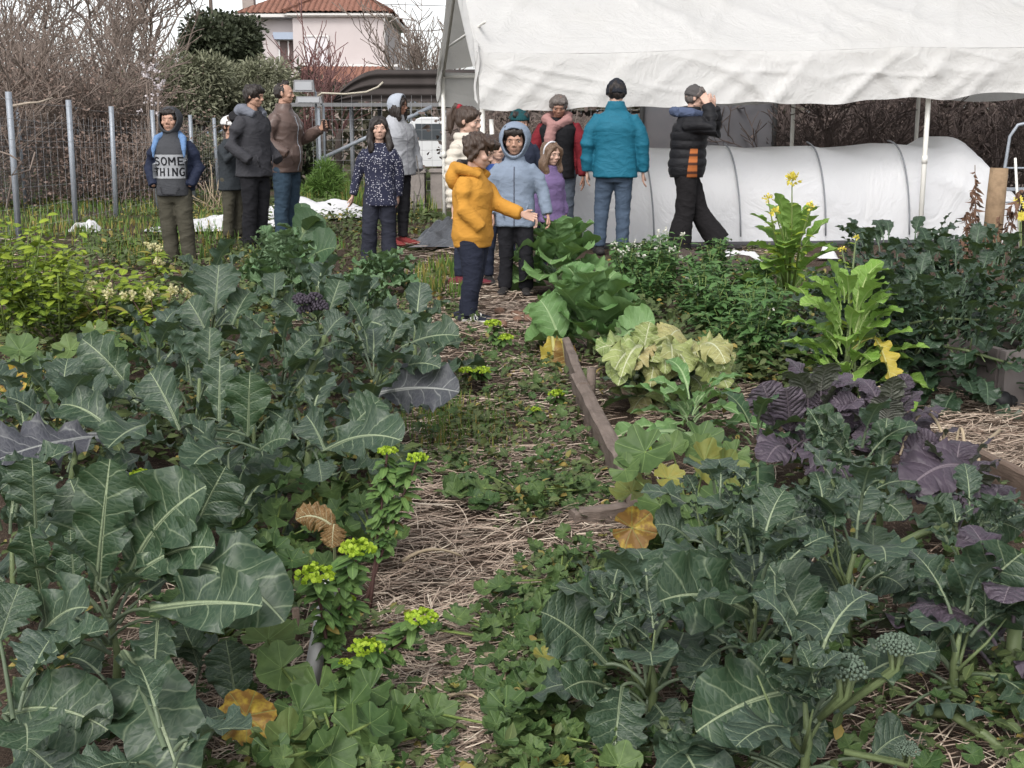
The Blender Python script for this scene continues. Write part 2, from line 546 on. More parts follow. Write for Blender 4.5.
STYLE = {
    'brassica': dict(kind='brassica', fold=.2, cup=.12, ruffle=.085, lobes=.11, nl=5, bite=.14, crinkle=.012),
    'lobed':    dict(kind='lobed', fold=.14, cup=.0, ruffle=.08, lobes=.13, nl=4.5, bite=.16, crinkle=.016),
    'cabbage':  dict(kind='cabbage', fold=.1, cup=.3, ruffle=.085, lobes=.05, nl=6, crinkle=.02),
    'savoy':    dict(kind='cabbage', fold=.1, cup=.25, ruffle=.13, lobes=.10, nl=10, crinkle=.045),
    'collard':  dict(kind='cabbage', fold=.15, cup=.15, ruffle=.03, lobes=.03, nl=5),
    'mustard':  dict(kind='cabbage', fold=.12, cup=-.22, ruffle=.07, lobes=.07, nl=9, crinkle=.03),
    'bolting':  dict(kind='oblong', fold=.22, cup=.05, ruffle=.04, lobes=.04, nl=4),
    'lance':    dict(kind='lance', fold=.25, cup=0, ruffle=.03, lobes=.03, nl=4),
    'wilted':   dict(kind='cabbage', fold=.1, cup=-.5, ruffle=.12, lobes=.13, nl=7, crinkle=.05, bite=.3),
    'kale':     dict(kind='oblong', fold=.1, cup=.1, ruffle=.13, lobes=.16, nl=9, crinkle=.04),
}


class Plant:
    def __init__(s, name, label, cat, base, group=None):
        s.base = np.array(base, float)
        s.root = thing(name, label, cat, tuple(base), 0, group)
        s.L, s.S = MB(), MB()

    def l(s, p):
        return np.asarray(p, float) - s.base

    def hero(s, b, t, W, arch=0.08, nrm=None, style='brassica', rnd=None, age=0.0, att=None, up=(0, 0, 1), pr=None, mb=None, **kw):
        """b, t: (px, py, Y) of leaf base and tip; W metres"""
        P0, P1 = s.l(at(*b)), s.l(at(*t))
        pr = pr or (.0022 + .021 * W)
        mid = bez_mid(P0, P1, arch, up)
        if nrm is None:
            nrm = (0.0, -0.75, 0.65)
        st = dict(STYLE[style]); st.update(kw)
        if rnd is None:
            rnd = R.random()
        m = mb or s.L
        blade(m, mid, nrm, W, rnd=rnd, age=age, **st)
        # petiole back to the stem, midrib ridge along the blade
        a = np.array(att) if att is not None else np.array([0, 0, max(0.04, min(P0[2] * 0.75, 0.3))]) * 1.0
        petiole(m, a, P0, pr * .95, pr * .75, 0.015, rnd)
        T = np.gradient(mid, axis=0)
        k = 19
        m.tube(mid[:k] - np.array([0, 0, 0.0015]), np.linspace(pr * .72, 0.001, k), 5, rnd, age, uv0=(0.509, 0.3), caps=False)

    def fill(s, n, h, L, W, style='brassica', e0=(0.1, 1.25), droop=(0.5, 1.1), z0=0.03, pet=0.3, spread=0.02, age=None, az0=None, rr=None, pr=0.005, jit=0.35, rndr=(0, 1), nb=9):
        r = rr or R
        az = r.random() * 6.28 if az0 is None else az0
        for i in range(n):
            f = (i + 0.5) / n
            az += 2.4 + r.uniform(-jit, jit)
            e = e0[0] + (e0[1] - e0[0]) * f + r.uniform(-.15, .15)
            z = z0 + (h - z0) * f
            ll = L * (1 - 0.35 * f) * r.uniform(.8, 1.2)
            ww = W * (1 - 0.35 * f) * r.uniform(.8, 1.2)
            a0 = np.array([math.cos(az) * spread, math.sin(az) * spread, z])
            pd = np.array([math.cos(e + .15) * math.cos(az), math.cos(e + .15) * math.sin(az), math.sin(e + .15)]) * ll * pet
            b0 = a0 + pd
            rn = r.uniform(*rndr)
            if pet > 0.01:
                petiole(s.L, a0, b0, pr * .9, pr * .6, 0.005, rn)
            mid = arc_mid(b0, az, e, r.uniform(*droop), ll, twist=r.uniform(-.4, .4))
            nrm = (-math.cos(az) * 0.4 + r.uniform(-.25, .25), -math.sin(az) * 0.4 + r.uniform(-.25, .25), 1)
            ag = 0.0
            if age and r.random() < age[0]:
                ag = r.uniform(*age[1:])
            blade(s.L, mid, nrm, ww, rnd=rn, age=ag, r=r, nb=nb, **STYLE[style])

    def stem(s, pts, r0, r1, mb=None, sides=7):
        (mb or s.S).tube(pts, np.linspace(r0, r1, len(pts)), sides)

    def done(s, leafm='brassica', stemm='palestem', leafname='leaves', stemname='stem'):
        if s.L.n:
            build(s.L, leafname, MAT[leafm], s.root)
        if s.S.n:
            build(s.S, stemname, MAT[stemm], s.root)
        return s.root


# bulk small leaves ------------------------------------------------
def unit(a):
    return a / (np.linalg.norm(a, axis=-1, keepdims=True) + 1e-9)


SMALL = {'ovate': ([0, .3, .65, 1], [.12, .85, 1, .05]), 'round': ([0, .25, .6, .85, 1], [.2, .9, 1, .75, .1]),
         'lance': ([0, .35, .7, 1], [.25, 1, .7, .05]), 'blade': ([0, .4, .75, 1], [.8, 1, .65, .08])}


def leaves_bulk(mb, pos, d, nrm, L, W, shape='ovate', rnd=None, age=None, bend=0.3, fold=0.25):
    N = len(pos)
    if N == 0:
        return
    d = unit(d)
    S = unit(np.cross(d, nrm))
    Nn = np.cross(S, d)
    ss, ww = SMALL[shape]
    ss = np.array(ss); ww = np.array(ww)
    na = len(ss)
    L = np.broadcast_to(L, (N,)); W = np.broadcast_to(W, (N,)); bend = np.broadcast_to(bend, (N,))
    c = pos[:, None, :] + d[:, None, :] * (ss[None] * L[:, None])[:, :, None] - Nn[:, None, :] * (bend[:, None] * L[:, None] * (ss ** 2)[None])[:, :, None]
    t = np.array([-1, 0, 1.0])
    hw = 0.5 * W[:, None] * ww[None]
    P = c[:, :, None, :] + S[:, None, None, :] * (hw[:, :, None] * t[None, None])[..., None] + Nn[:, None, None, :] * (hw[:, :, None] * fold * np.abs(t)[None, None])[..., None]
    k = na * 3
    i, j = np.meshgrid(np.arange(na - 1), np.arange(2), indexing='ij')
    q = np.stack([i * 3 + j, i * 3 + j + 1, (i + 1) * 3 + j + 1, (i + 1) * 3 + j], -1).reshape(-1, 4)
    Q = (q[None] + (np.arange(N) * k)[:, None, None]).reshape(-1, 4)
    uv = np.stack(np.broadcast_arrays(0.5 + 0.25 * t[None, None], ss[None, :, None]), -1)
    uv = np.broadcast_to(uv, (N, na, 3, 2)).reshape(-1, 2)
    rn = NR.rand(N) if rnd is None else np.broadcast_to(rnd, (N,))
    ag = np.zeros(N) if age is None else np.broadcast_to(age, (N,))
    mb.add(P.reshape(-1, 3), Q, None, uv, np.repeat(rn, k), np.repeat(ag, k))


def palm_bulk(mb, pos, nrm, rad_, az, rnd=None, age=None, lobes=7, cup=0.22, K=57, depth=0.22):
    """round lobed leaves; pos = where the stalk meets the blade"""
    N = len(pos)
    nrm = unit(nrm)
    ref = np.stack([np.cos(az), np.sin(az), np.zeros(N)], -1)
    X = unit(ref - nrm * (ref * nrm).sum(-1, keepdims=True))
    Y = np.cross(nrm, X)
    th = np.linspace(-PI * 0.93, PI * 0.93, K)
    prof = 1 - depth * (1 - np.abs(np.cos(th * lobes / 2)) ** .55) + 0.035 * np.abs(np.cos(th * 14))
    prof = prof * (0.8 + 0.2 * np.cos(th / 2))
    rr = np.array([0.0, 0.3, 0.65, 1.0])
    rnx = rnd if rnd is not None else NR.rand(N)
    wav = np.sin(th[None] * 3.5 + (np.asarray(rnx) * 40)[:, None])
    P = []
    for q in rr:
        rad2 = rad_[:, None] * prof[None] * q
        h = rad_[:, None] * (cup * q * q + 0.10 * q * q * wav) + 0.09 * rad_[:, None] * q * np.cos(th * lobes)[None]
        P.append(pos[:, None] + X[:, None] * (rad2 * np.cos(th)[None])[..., None] + Y[:, None] * (rad2 * np.sin(th)[None])[..., None] + nrm[:, None] * h[..., None])
    P = np.stack(P, 1)          # N,4,K,3
    na = len(rr)
    i, j = np.meshgrid(np.arange(na - 1), np.arange(K - 1), indexing='ij')
    q = np.stack([i * K + j, (i + 1) * K + j, (i + 1) * K + j + 1, i * K + j + 1], -1).reshape(-1, 4)
    Q = (q[None] + (np.arange(N) * na * K)[:, None, None]).reshape(-1, 4)
    uv = np.stack([0.5 + 0.5 * rr[:, None] * prof[None] * np.cos(th)[None], 0.5 + 0.5 * rr[:, None] * prof[None] * np.sin(th)[None]], -1)
    uv = np.broadcast_to(uv, (N, na, K, 2)).reshape(-1, 2)
    ag = np.zeros(N) if age is None else np.broadcast_to(age, (N,))
    mb.add(P.reshape(-1, 3), Q, None, uv, np.repeat(rnx, na * K), np.repeat(ag, na * K))


def dome_leaves(mb, c, rx, ry, h, n, L, W, shape='ovate', age=0.03, up=0.5, rndlo=0.0, rndhi=1.0, low=0.1):
    """n small leaves spread through a low dome of foliage"""
    u = NR.rand(n) ** 0.5
    a = NR.rand(n) * 2 * PI
    x, y = u * np.cos(a), u * np.sin(a)
    top = np.sqrt(np.clip(1 - u ** 2, 0.02, 1)) * h
    z = top * (low + (1 - low) * NR.rand(n) ** 0.6)
    pos = np.stack([c[0] + x * rx, c[1] + y * ry, c[2] + z], -1)
    d = np.stack([np.cos(a) + NR.normal(0, .6, n), np.sin(a) + NR.normal(0, .6, n), NR.normal(up, .45, n)], -1)
    nrm = np.stack([NR.normal(0, .35, n), NR.normal(0, .35, n) - 0.1, np.ones(n)], -1)
    s = NR.uniform(.6, 1.3, n)
    leaves_bulk(mb, pos, d, nrm, L * s, W * s, shape, rnd=NR.uniform(rndlo, rndhi, n), age=(NR.rand(n) < age) * NR.uniform(.4, 1, n), bend=NR.uniform(0, .6, n))


def strips(mb, pos, az, L, w, tilt=0.0, arch=0.0, rnd=None):
    """flat straws"""
    N = len(pos)
    tl = np.broadcast_to(tilt, (N,))
    d = np.stack([np.cos(az) * np.cos(tl), np.sin(az) * np.cos(tl), np.sin(tl)], -1)
    S = np.stack([-np.sin(az), np.cos(az), NR.normal(0, .3, N)], -1)
    t = np.array([-.5, -.17, .17, .5])
    cur = NR.normal(0, .03, N)
    c = pos[:, None] + d[:, None] * (t[None] * L[:, None])[..., None] + S[:, None] * (cur[:, None] * L[:, None] * (4 * t ** 2)[None])[..., None]
    c[:, :, 2] += (np.broadcast_to(arch, (N,)) * L)[:, None] * (1 - 4 * t ** 2)[None]
    P = np.stack([c - S[:, None] * w[:, None, None] * .5, c + S[:, None] * w[:, None, None] * .5], 2)
    q = np.array([[0, 1, 3, 2], [2, 3, 5, 4], [4, 5, 7, 6]])
    Q = (q[None] + (np.arange(N) * 8)[:, None, None]).reshape(-1, 4)
    rn = NR.rand(N) if rnd is None else rnd
    mb.add(P.reshape(-1, 3), Q, rnd=np.repeat(rn, 8))


def floret(mb, c, r, n=60, up=(0, 0, 1), cs=0.16):
    up = Vector(up).normalized()
    q = up.to_track_quat('Z', 'Y')
    for i in range(n):
        f = (i + .5) / n
        th = math.acos(1 - 1.05 * f)
        ph = i * 2.39996
        d = q @ Vector((math.sin(th) * math.cos(ph), math.sin(th) * math.sin(ph), math.cos(th) * 0.75))
        mb.ball(Vector(c) + d * r * R.uniform(.9, 1.05), r * cs * R.uniform(.8, 1.25), seg=6, rings=4, rnd=R.random())


def twigs(mb, base, h, spread, n, depth=3, r0=0.02, kids=4, lean=0.35, up=0.5, seg=4, minr=0.0035, rr=R, shrink=.62):
    """branching sticks from the base: n main shoots"""
    def grow(p, d, L, r, lev):
        pts = [np.array(p)]
        dd = np.array(d, float)
        for k in range(seg):
            dd = dd + np.array([rr.gauss(0, .16), rr.gauss(0, .16), rr.gauss(0, .10) + 0.04 * up])
            dd /= np.linalg.norm(dd)
            pts.append(pts[-1] + dd * L / seg)
        mb.tube(pts, np.linspace(r, max(r * .45, minr), seg + 1), 4 if lev > 0 else 5, rr.random(), caps=False)
        if lev >= depth:
            return
        for c in range(kids):
            k = rr.randint(1, seg)
            q = pts[k]
            a = rr.uniform(0, 6.28)
            s = rr.uniform(.45, .95)
            nd = dd + np.array([math.cos(a) * s, math.sin(a) * s, rr.uniform(-.25, .5)])
            nd /= np.linalg.norm(nd)
            grow(q, nd, L * shrink * rr.uniform(.7, 1.2), max(r * .55, minr), lev + 1)
    for i in range(n):
        a = rr.uniform(0, 6.28)
        s = lean * rr.random() ** .6
        o = np.array([math.cos(a), math.sin(a), 0]) * spread * rr.random()
        grow(np.array(base) + o, np.array([math.cos(a) * s, math.sin(a) * s, 1.0]), h * rr.uniform(.6, 1.0) * .62, r0 * rr.uniform(.7, 1.2), 0)
# ------------------------------------------------------------------ ground
def ground_mat():
    n = NT('garden_soil_and_straw')
    co = n.coord('Object')
    big = n.noise(co, 0.5, 4)
    mid = n.noise(co, 3.0, 5)
    fine = n.noise(co, 40.0, 5)
    mp = n.n('ShaderNodeMapping')
    mp.inputs['Scale'].default_value = (30, 160, 30)
    mp.inputs['Rotation'].default_value = (0, 0, 0.6)
    n.put(mp.inputs[0], co)
    st1 = n.noise(mp.outputs[0], 1.0, 3, .6, 1.5)
    mp2 = n.n('ShaderNodeMapping')
    mp2.inputs['Scale'].default_value = (150, 32, 30)
    mp2.inputs['Rotation'].default_value = (0, 0, 0.3)
    n.put(mp2.inputs[0], co)
    st2 = n.noise(mp2.outputs[0], 1.0, 3, .6, 1.5)
    straw = n.math('MAXIMUM', n.mapr(st1, .52, .7), n.mapr(st2, .52, .7))
    soil = n.mix(fine, (0.035, 0.024, 0.018), (0.10, 0.07, 0.052))
    strawc = n.mix(fine, (0.22, 0.155, 0.12), (0.42, 0.325, 0.25))
    c = n.mix(n.math('MULTIPLY', straw, n.mapr(mid, .3, .6, .35, 1)), soil, strawc)
    green = n.mix(fine, (0.03, 0.055, 0.015), (0.075, 0.11, 0.03))
    sp_ = n.n('ShaderNodeSeparateXYZ'); n.put(sp_.inputs[0], co)
    far = n.mapr(sp_.outputs[1], 11.0, 20.0, 0.0, 0.55)
    gm = n.mapr(n.math('ADD', big, n.math('ADD', n.math('MULTIPLY', mid, .3), n.math('MULTIPLY', far, .4))), .74, .9, 0, .85)
    c = n.mix(gm, c, green)
    n.base(c, .95, .1)
    n.bump(n.math('ADD', n.math('MULTIPLY', straw, .5), n.math('ADD', fine, n.math('MULTIPLY', mid, 2))), .8, .03)
    return n.m


g = MB()
xs = np.concatenate([[-400, -150, -60, -30, -16], np.linspace(-9, 9, 91), [16, 30, 60, 150, 400]])
ys = np.concatenate([[-60, -15, -4], np.linspace(0.5, 30, 120), [40, 60, 100, 200, 500, 1200]])
X, Y = np.meshgrid(xs, ys, indexing='ij')
P = np.stack([X, Y, np.zeros_like(X)], -1)
P[:, :, 2] = 0.025 * nz(P, 0.35, 3) + 0.015 * nz(P, 1.1, 4)
P[:, :, 2] *= (np.abs(X) < 12) * (Y > 0) * (Y < 31)
P[:, :, 2] -= 0.02
g.grid(P)
tag(build(g, 'ground', ground_mat()), kind='structure')

# hills far behind, with distance haze put into their blue-grey colour
h = MB()
n_ = 60
xh = np.linspace(-1500, 900, n_)
zz = 75 + 40 * np.sin(xh / 260 + 1.0) + 18 * np.sin(xh / 90) + 8 * np.sin(xh / 31)
zz = np.clip(zz * np.exp(-((xh + 330) / 700) ** 2) + 20, 8, None)
Ph = np.stack([np.stack([xh, np.full(n_, 2300.0), np.full(n_, -2.0)], -1), np.stack([xh, np.full(n_, 2700.0), zz], -1), np.stack([xh, np.full(n_, 3300.0), np.full(n_, -2.0)], -1)])
h.grid(Ph)
tag(build(h, 'hills', simple('haze_blue_hill', (0.17, 0.21, 0.27), .95, .2, .01, 0)), kind='structure')

# ------------------------------------------------------------------ straw mulch
def straw_mat():
    n = NT('straw_stems')
    rnd = n.attr('rnd')
    c = n.ramp(rnd, [(0, (0.17, 0.115, 0.085)), (.35, (0.33, 0.25, 0.195)), (.7, (0.47, 0.375, 0.295)), (1, (0.63, 0.54, 0.43))])
    n.base(c, .7, .25)
    return n.m


MAT['straw'] = straw_mat()
MAT['straw_pale'] = simple('pale_dry_stalk', (0.36, 0.29, 0.20), .7, .25, 30, .2)


def in_poly(x, y, poly):
    ins = np.zeros(len(x), bool)
    j = len(poly) - 1
    for i in range(len(poly)):
        xi, yi = poly[i]; xj, yj = poly[j]
        c = ((yi > y) != (yj > y)) & (x < (xj - xi) * (y - yi) / (yj - yi + 1e-9) + xi)
        ins ^= c
        j = i
    return ins


def gnd_arr(px, py, z=0.0):
    a, b = (px - 512) / F, (384 - py) / F
    dx, dy, dz = a, cp + b * sp, -sp + b * cp
    t = (CAM_H - z) / -dz
    return np.stack([dx * t, dy * t, np.zeros_like(t)], -1)


def px_scatter(poly, n):
    """n ground points, evenly spread over a patch of the picture (so nearer ones stand closer together)"""
    xs_ = [p[0] for p in poly]; ys_ = [p[1] for p in poly]
    px, py = [], []
    tot = 0
    while tot < n:
        x = NR.uniform(min(xs_), max(xs_), n * 2); y = NR.uniform(min(ys_), max(ys_), n * 2)
        m = in_poly(x, y, poly)
        px.append(x[m]); py.append(y[m]); tot += m.sum()
    px = np.concatenate(px)[:n]; py = np.concatenate(py)[:n]
    return gnd_arr(px, py), px, py


STRAW_ZONES = [
    ([(395, 490), (640, 490), (640, 600), (520, 768), (380, 790), (370, 600)], 5200, 1.0),
    ([(380, 760), (560, 640), (640, 800), (380, 850)], 900, 1.0),
    ([(430, 320), (600, 320), (620, 500), (400, 500)], 3600, 1.0),
    ([(380, 235), (520, 235), (540, 330), (400, 330)], 2600, 1.3),
    ([(880, 375), (1060, 385), (1080, 520), (930, 470), (870, 420)], 3800, 1.0),
    ([(640, 385), (760, 385), (760, 430), (640, 430)], 700, 1.0),
    ([(690, 250), (800, 240), (800, 275), (690, 280)], 700, 1.3),
    ([(0, 240), (330, 240), (330, 330), (0, 330)], 1500, 1.3),
    ([(120, 590), (320, 590), (330, 800), (100, 800)], 1500, 1.0),
    ([(620, 560), (1040, 540), (1060, 790), (560, 790)], 1800, 1.0),
    ([(640, 300), (880, 300), (880, 480), (640, 480)], 900, 1.0),
]
mb = MB()
for poly, n, k in STRAW_ZONES:
    p, px, py = px_scatter(poly, n)
    dist = p[:, 1]
    L = NR.gamma(2.2, .034, n) * k + .012
    w = NR.uniform(.0012, .0034, n) * np.clip(dist / 3.5, .9, 3.0)
    p[:, 2] = NR.uniform(-0.005, .028, n) + 0.0
    strips(mb, p, np.where(NR.rand(n) < .5, NR.normal(.3, .5, n), NR.uniform(0, PI, n)), np.clip(L, .015, .34), w, NR.normal(0, .09, n), NR.uniform(0, .025, n), rnd=np.clip(NR.normal(.5, .27, n), 0, 1))
tag(build(mb, 'straw_mulch', MAT['straw']), 'matted pale brown straw mulch lying over the path between the beds', 'straw', kind='stuff')

# a few thick pale stalks lying on the path
for i, (a, b, rr_) in enumerate([((400, 560), (470, 556), .006), ((486, 655), (500, 690), .008), ((440, 600), (480, 590), .005), ((548, 520), (590, 515), .005)]):
    pass

# ------------------------------------------------------------------ ground-cover weeds
def weed_zone(mb, poly, n, r=(.05, .12), h=(.03, .09), leaf=.035, per=26, shape='ovate', age=.08, wr=.6, up=.4, lo=0., hi=1.):
    p, px, py = px_scatter(poly, n)
    for q in p:
        rx = R.uniform(*r)
        k = R.uniform(.7, 1.2)
        lo_ = R.uniform(lo, max(lo, hi - .45))
        dome_leaves(mb, q, rx, rx, R.uniform(*h), int(per * R.uniform(.6, 1.3)), leaf * k, leaf * wr * k, shape, age, up, lo_, min(1, lo_ + .5))


mb = MB()
weed_zone(mb, [(405, 395), (600, 395), (612, 470), (560, 530), (480, 510), (410, 480)], 85, leaf=.030, per=26)
weed_zone(mb, [(430, 335), (560, 335), (590, 400), (400, 400)], 70, leaf=.036, per=24)
weed_zone(mb, [(470, 600), (560, 560), (650, 560), (640, 640), (560, 800), (490, 790), (510, 680)], 70, r=(.03, .07), h=(.03, .09), leaf=.026, per=26)
weed_zone(mb, [(380, 600), (440, 640), (440, 800), (340, 800)], 22, r=(.03, .06), h=(.03, .08), leaf=.024, per=22)
weed_zone(mb, [(150, 470), (400, 470), (380, 620), (330, 800), (0, 800), (0, 560)], 60, r=(.04, .08), h=(.03, .12), leaf=.028, per=22, hi=.6)
weed_zone(mb, [(600, 380), (900, 400), (1060, 540), (1060, 800), (600, 800)], 120, r=(.04, .08), h=(.04, .14), leaf=.028, per=24, hi=.6)
weed_zone(mb, [(0, 330), (250, 300), (420, 330), (400, 480), (0, 480)], 190, r=(.08, .16), h=(.08, .25), leaf=.05, per=26)
weed_zone(mb, [(0, 245), (150, 240), (330, 265), (330, 330), (0, 340)], 220, r=(.1, .22), h=(.06, .22), leaf=.055, per=22)
weed_zone(mb, [(70, 225), (250, 222), (360, 235), (380, 262), (70, 262)], 110, r=(.1, .22), h=(.05, .16), leaf=.055, per=20)
weed_zone(mb, [(250, 200), (420, 205), (440, 238), (250, 240)], 110, r=(.12, .3), h=(.06, .25), leaf=.07, per=22)
weed_zone(mb, [(300, 258), (470, 262), (470, 330), (330, 340)], 60, r=(.08, .16), h=(.04, .12), leaf=.04, per=24)
weed_zone(mb, [(600, 255), (760, 250), (880, 300), (860, 400), (600, 380)], 190, r=(.08, .18), h=(.08, .22), leaf=.05, per=28)
weed_zone(mb, [(0, 195), (240, 192), (240, 226), (0, 230)], 100, r=(.15, .35), h=(.03, .10), leaf=.06, per=18, lo=.3, age=.25)
tag(build(mb, 'weeds', MAT['weed']), 'low green leafy weeds creeping over the straw path and beds', 'weeds', kind='stuff')

# grassy tufts
mb = MB()
def grass_zone(poly, n, h=.12, per=26, w=.006, sp=.08):
    p, px, py = px_scatter(poly, n)
    for q in p:
        k = int(per * R.uniform(.6, 1.3))
        pos = q + np.stack([NR.normal(0, sp, k), NR.normal(0, sp, k), np.zeros(k)], -1)
        a = NR.rand(k) * 6.28
        d = np.stack([np.cos(a) * .5, np.sin(a) * .5, np.ones(k)], -1)
        leaves_bulk(mb, pos, d, np.stack([np.cos(a), np.sin(a), np.full(k, .5)], -1), NR.uniform(.5, 1.2, k) * h, w * np.clip(q[1] / 4, 1, 3), 'blade', bend=NR.uniform(.1, .8, k), age=(NR.rand(k) < .35) * NR.uniform(.3, 1, k))


grass_zone([(420, 420), (480, 400), (500, 440), (430, 470)], 26, .06, 26, .004)
grass_zone([(300, 165), (420, 185), (430, 212), (300, 205)], 60, .22, 30, .006, .2)
grass_zone([(0, 195), (240, 190), (240, 235), (0, 240)], 110, .11, 24, .005, .2)
grass_zone([(400, 262), (460, 265), (470, 300), (410, 300)], 20, .12, 26, .005, .08)
grass_zone([(100, 240), (330, 235), (330, 262), (100, 270)], 40, .12, 22, .005, .15)
tag(build(mb, 'grass', MAT['grass']), 'tufts of bright green grass among the weeds', 'grass', kind='stuff')
# ------------------------------------------------------------------ left bed: broccoli
GL = 'broccoli plants in the left bed'
UPF = (0.0, -0.9, 0.25)      # blade facing the path end (towards the viewer)
UPU = (0.0, -0.35, 1.0)      # blade facing up

p = Plant('broccoli_plant', 'large blue-green broccoli plant with tall upright pale-ribbed leaves, nearest in the left bed', 'broccoli', gnd(115, 712), GL)
Yb = 2.38
p.hero((97, 592, Yb), (110, 459, Yb - .02), .125, .02, UPF, rnd=.25, ruffle=.045, lobes=.10, fold=.05, kind='oblong', up=(0, -1, 0))
p.hero((43, 606, Yb + .05), (29, 526, Yb), .085, .02, UPF, rnd=.35, fold=.1, kind='oblong')
p.hero((36, 530, Yb + .12), (32, 458, Yb + .1), .115, .03, UPF, rnd=.55, fold=.1)
p.hero((129, 578, Yb + .02), (206, 486, Yb - .05), .165, .10, (-.3, -.9, .4), rnd=.3, up=(-.6, -.2, .5))
p.hero((188, 545, Yb + .12), (226, 466, Yb + .12), .14, .03, (.2, -.9, .2), rnd=.6)
p.hero((145, 575, Yb), (284, 622, Yb - .18), .17, .17, (0, -.75, .75), rnd=.35, fold=.05, cup=-.15, nl=3, lobes=.06)
p.hero((150, 610, Yb - .08), (262, 606, Yb - .28), .12, .03, (0, -.8, .6), rnd=.5, fold=.18, lobes=.04)
p.hero((130, 580, Yb - .02), (215, 548, Yb - .1), .12, .10, (-.2, -.8, .6), rnd=.2)
p.hero((38, 640, Yb - .05), (88, 608, Yb - .2), .13, .08, (0, -.75, .7), rnd=.45, lobes=.03, kind='cabbage')
p.hero((158, 620, Yb - .05), (154, 684, Yb - .2), .085, .04, (0, -.9, .3), rnd=.65, kind='cabbage', lobes=.03)
p.hero((75, 590, Yb), (70, 530, Yb + .02), .07, .02, UPF, rnd=.15, kind='oblong')
p.hero((110, 600, Yb + .1), (70, 480, Yb + .22), .12, .05, UPF, rnd=.1)
p.hero((130, 590, Yb + .15), (165, 470, Yb + .28), .13, .05, UPF, rnd=.2)
p.fill(11, .34, .2, .13, e0=(.0, 1.1), rndr=(0, .7))
p.stem([(0, 0, -.03), (.01, .01, .12), (.0, .0, .22)], .012, .004)
p.done()

p = Plant('broccoli_plant', 'broccoli plant in the front left corner with one broad drooping leaf at the picture edge', 'broccoli', gnd(20, 800), GL)
Yb = 2.05
p.hero((3, 716, Yb + .02), (108, 730, Yb - .05), .145, .12, (0, -.8, .6), rnd=.3, lobes=.03, fold=.05, kind='cabbage')
p.hero((10, 735, Yb - .02), (70, 785, Yb - .1), .13, .03, (0, -.8, .7), rnd=.8, fold=.1)
p.hero((0, 640, Yb + .2), (20, 585, Yb + .25), .12, .03, UPF, rnd=.5)
p.fill(8, .22, .2, .13, e0=(.0, 1.0))
p.stem([(0, 0, -.03), (0, 0, .12)], .009, .004)
p.done()

p = Plant('broccoli_plant', 'broccoli plant at the bottom edge with one hanging leaf pointing at the viewer', 'broccoli', gnd(170, 835), GL)
Yb = 2.06
p.hero((122, 652, Yb + .12), (184, 792, Yb - .12), .16, .12, (0, -.85, .55), rnd=.45, lobes=.07, fold=.1, cup=.1, kind='brassica')
p.hero((236, 700, Yb + .3), (226, 640, Yb + .32), .095, .02, (0, -.95, .3), rnd=.75, kind='cabbage', lobes=.03)
p.hero((200, 668, Yb + .35), (182, 622, Yb + .4), .09, .02, (0, -.95, .3), rnd=.6)
p.fill(6, .2, .16, .11, e0=(.0, .9), rndr=(.4, 1))
p.stem([(0, 0, -.03), (0, 0, .10)], .008, .004)
p.done()

p = Plant('broccoli_plant', 'broccoli plant with a broad purple-grey leaf lying flat at the left edge', 'broccoli', gnd(70, 545), GL)
Yb = 3.15
p.hero((94, 404, Yb + .2), (92, 380, Yb + .35), .13, .06, (0, -.7, .6), rnd=.6)
p.hero((156, 425, Yb), (108, 448, Yb - .25), .125, .07, (0, -.8, .7), rnd=.4, fold=.3)
p.hero((120, 440, Yb + .1), (60, 405, Yb + .2), .12, .12, (0, -.7, .7), rnd=.55)
p.hero((60, 470, Yb - .2), (0, 490, Yb - .3), .12, .12, (0, -.7, .7), rnd=.55)
p.fill(12, .42, .22, .14, e0=(.1, 1.2))
p.stem([(0, 0, -.03), (.02, 0, .2), (.06, 0, .4)], .016, .005)
pm = MB()
p.hero((112, 436, Yb - .05), (-8, 462, Yb - .25), .19, .05, (0, -.45, .9), rnd=.4, mb=pm, fold=.05, lobes=.13)
o = build(pm, 'purple_leaf', MAT['purpleleaf'], p.root)
p.done()

p = Plant('broccoli_plant', 'broccoli plant with one bright green upright leaf in the middle of the left bed', 'broccoli', gnd(200, 520), GL)
Yb = 3.3
p.hero((135, 397, Yb + .3), (82, 339, Yb + .35), .13, .07, (-.2, -.8, .5), rnd=.35, up=(.4, 0, .6))
p.hero((219, 421, Yb), (220, 356, Yb + .05), .085, .02, UPF, rnd=.45, kind='oblong')
p.hero((248, 436, Yb - .05), (250, 372, Yb - .05), .125, .03, UPF, rnd=.05, lobes=.04)
p.hero((209, 375, Yb + .25), (210, 327, Yb + .3), .08, .02, UPF, rnd=.5, kind='oblong')
p.hero((180, 430, Yb), (150, 372, Yb + .1), .12, .05, UPF, rnd=.6)
p.hero((230, 450, Yb - .1), (190, 470, Yb - .3), .12, .12, (0, -.8, .7), rnd=.5)
p.hero((260, 450, Yb - .1), (290, 440, Yb - .15), .10, .12, (0, -.8, .7), rnd=.3)
p.fill(14, .46, .22, .13, e0=(.1, 1.25))
p.stem([(0, 0, -.03), (.0, 0, .2), (.02, 0, .44)], .017, .005)
p.done()

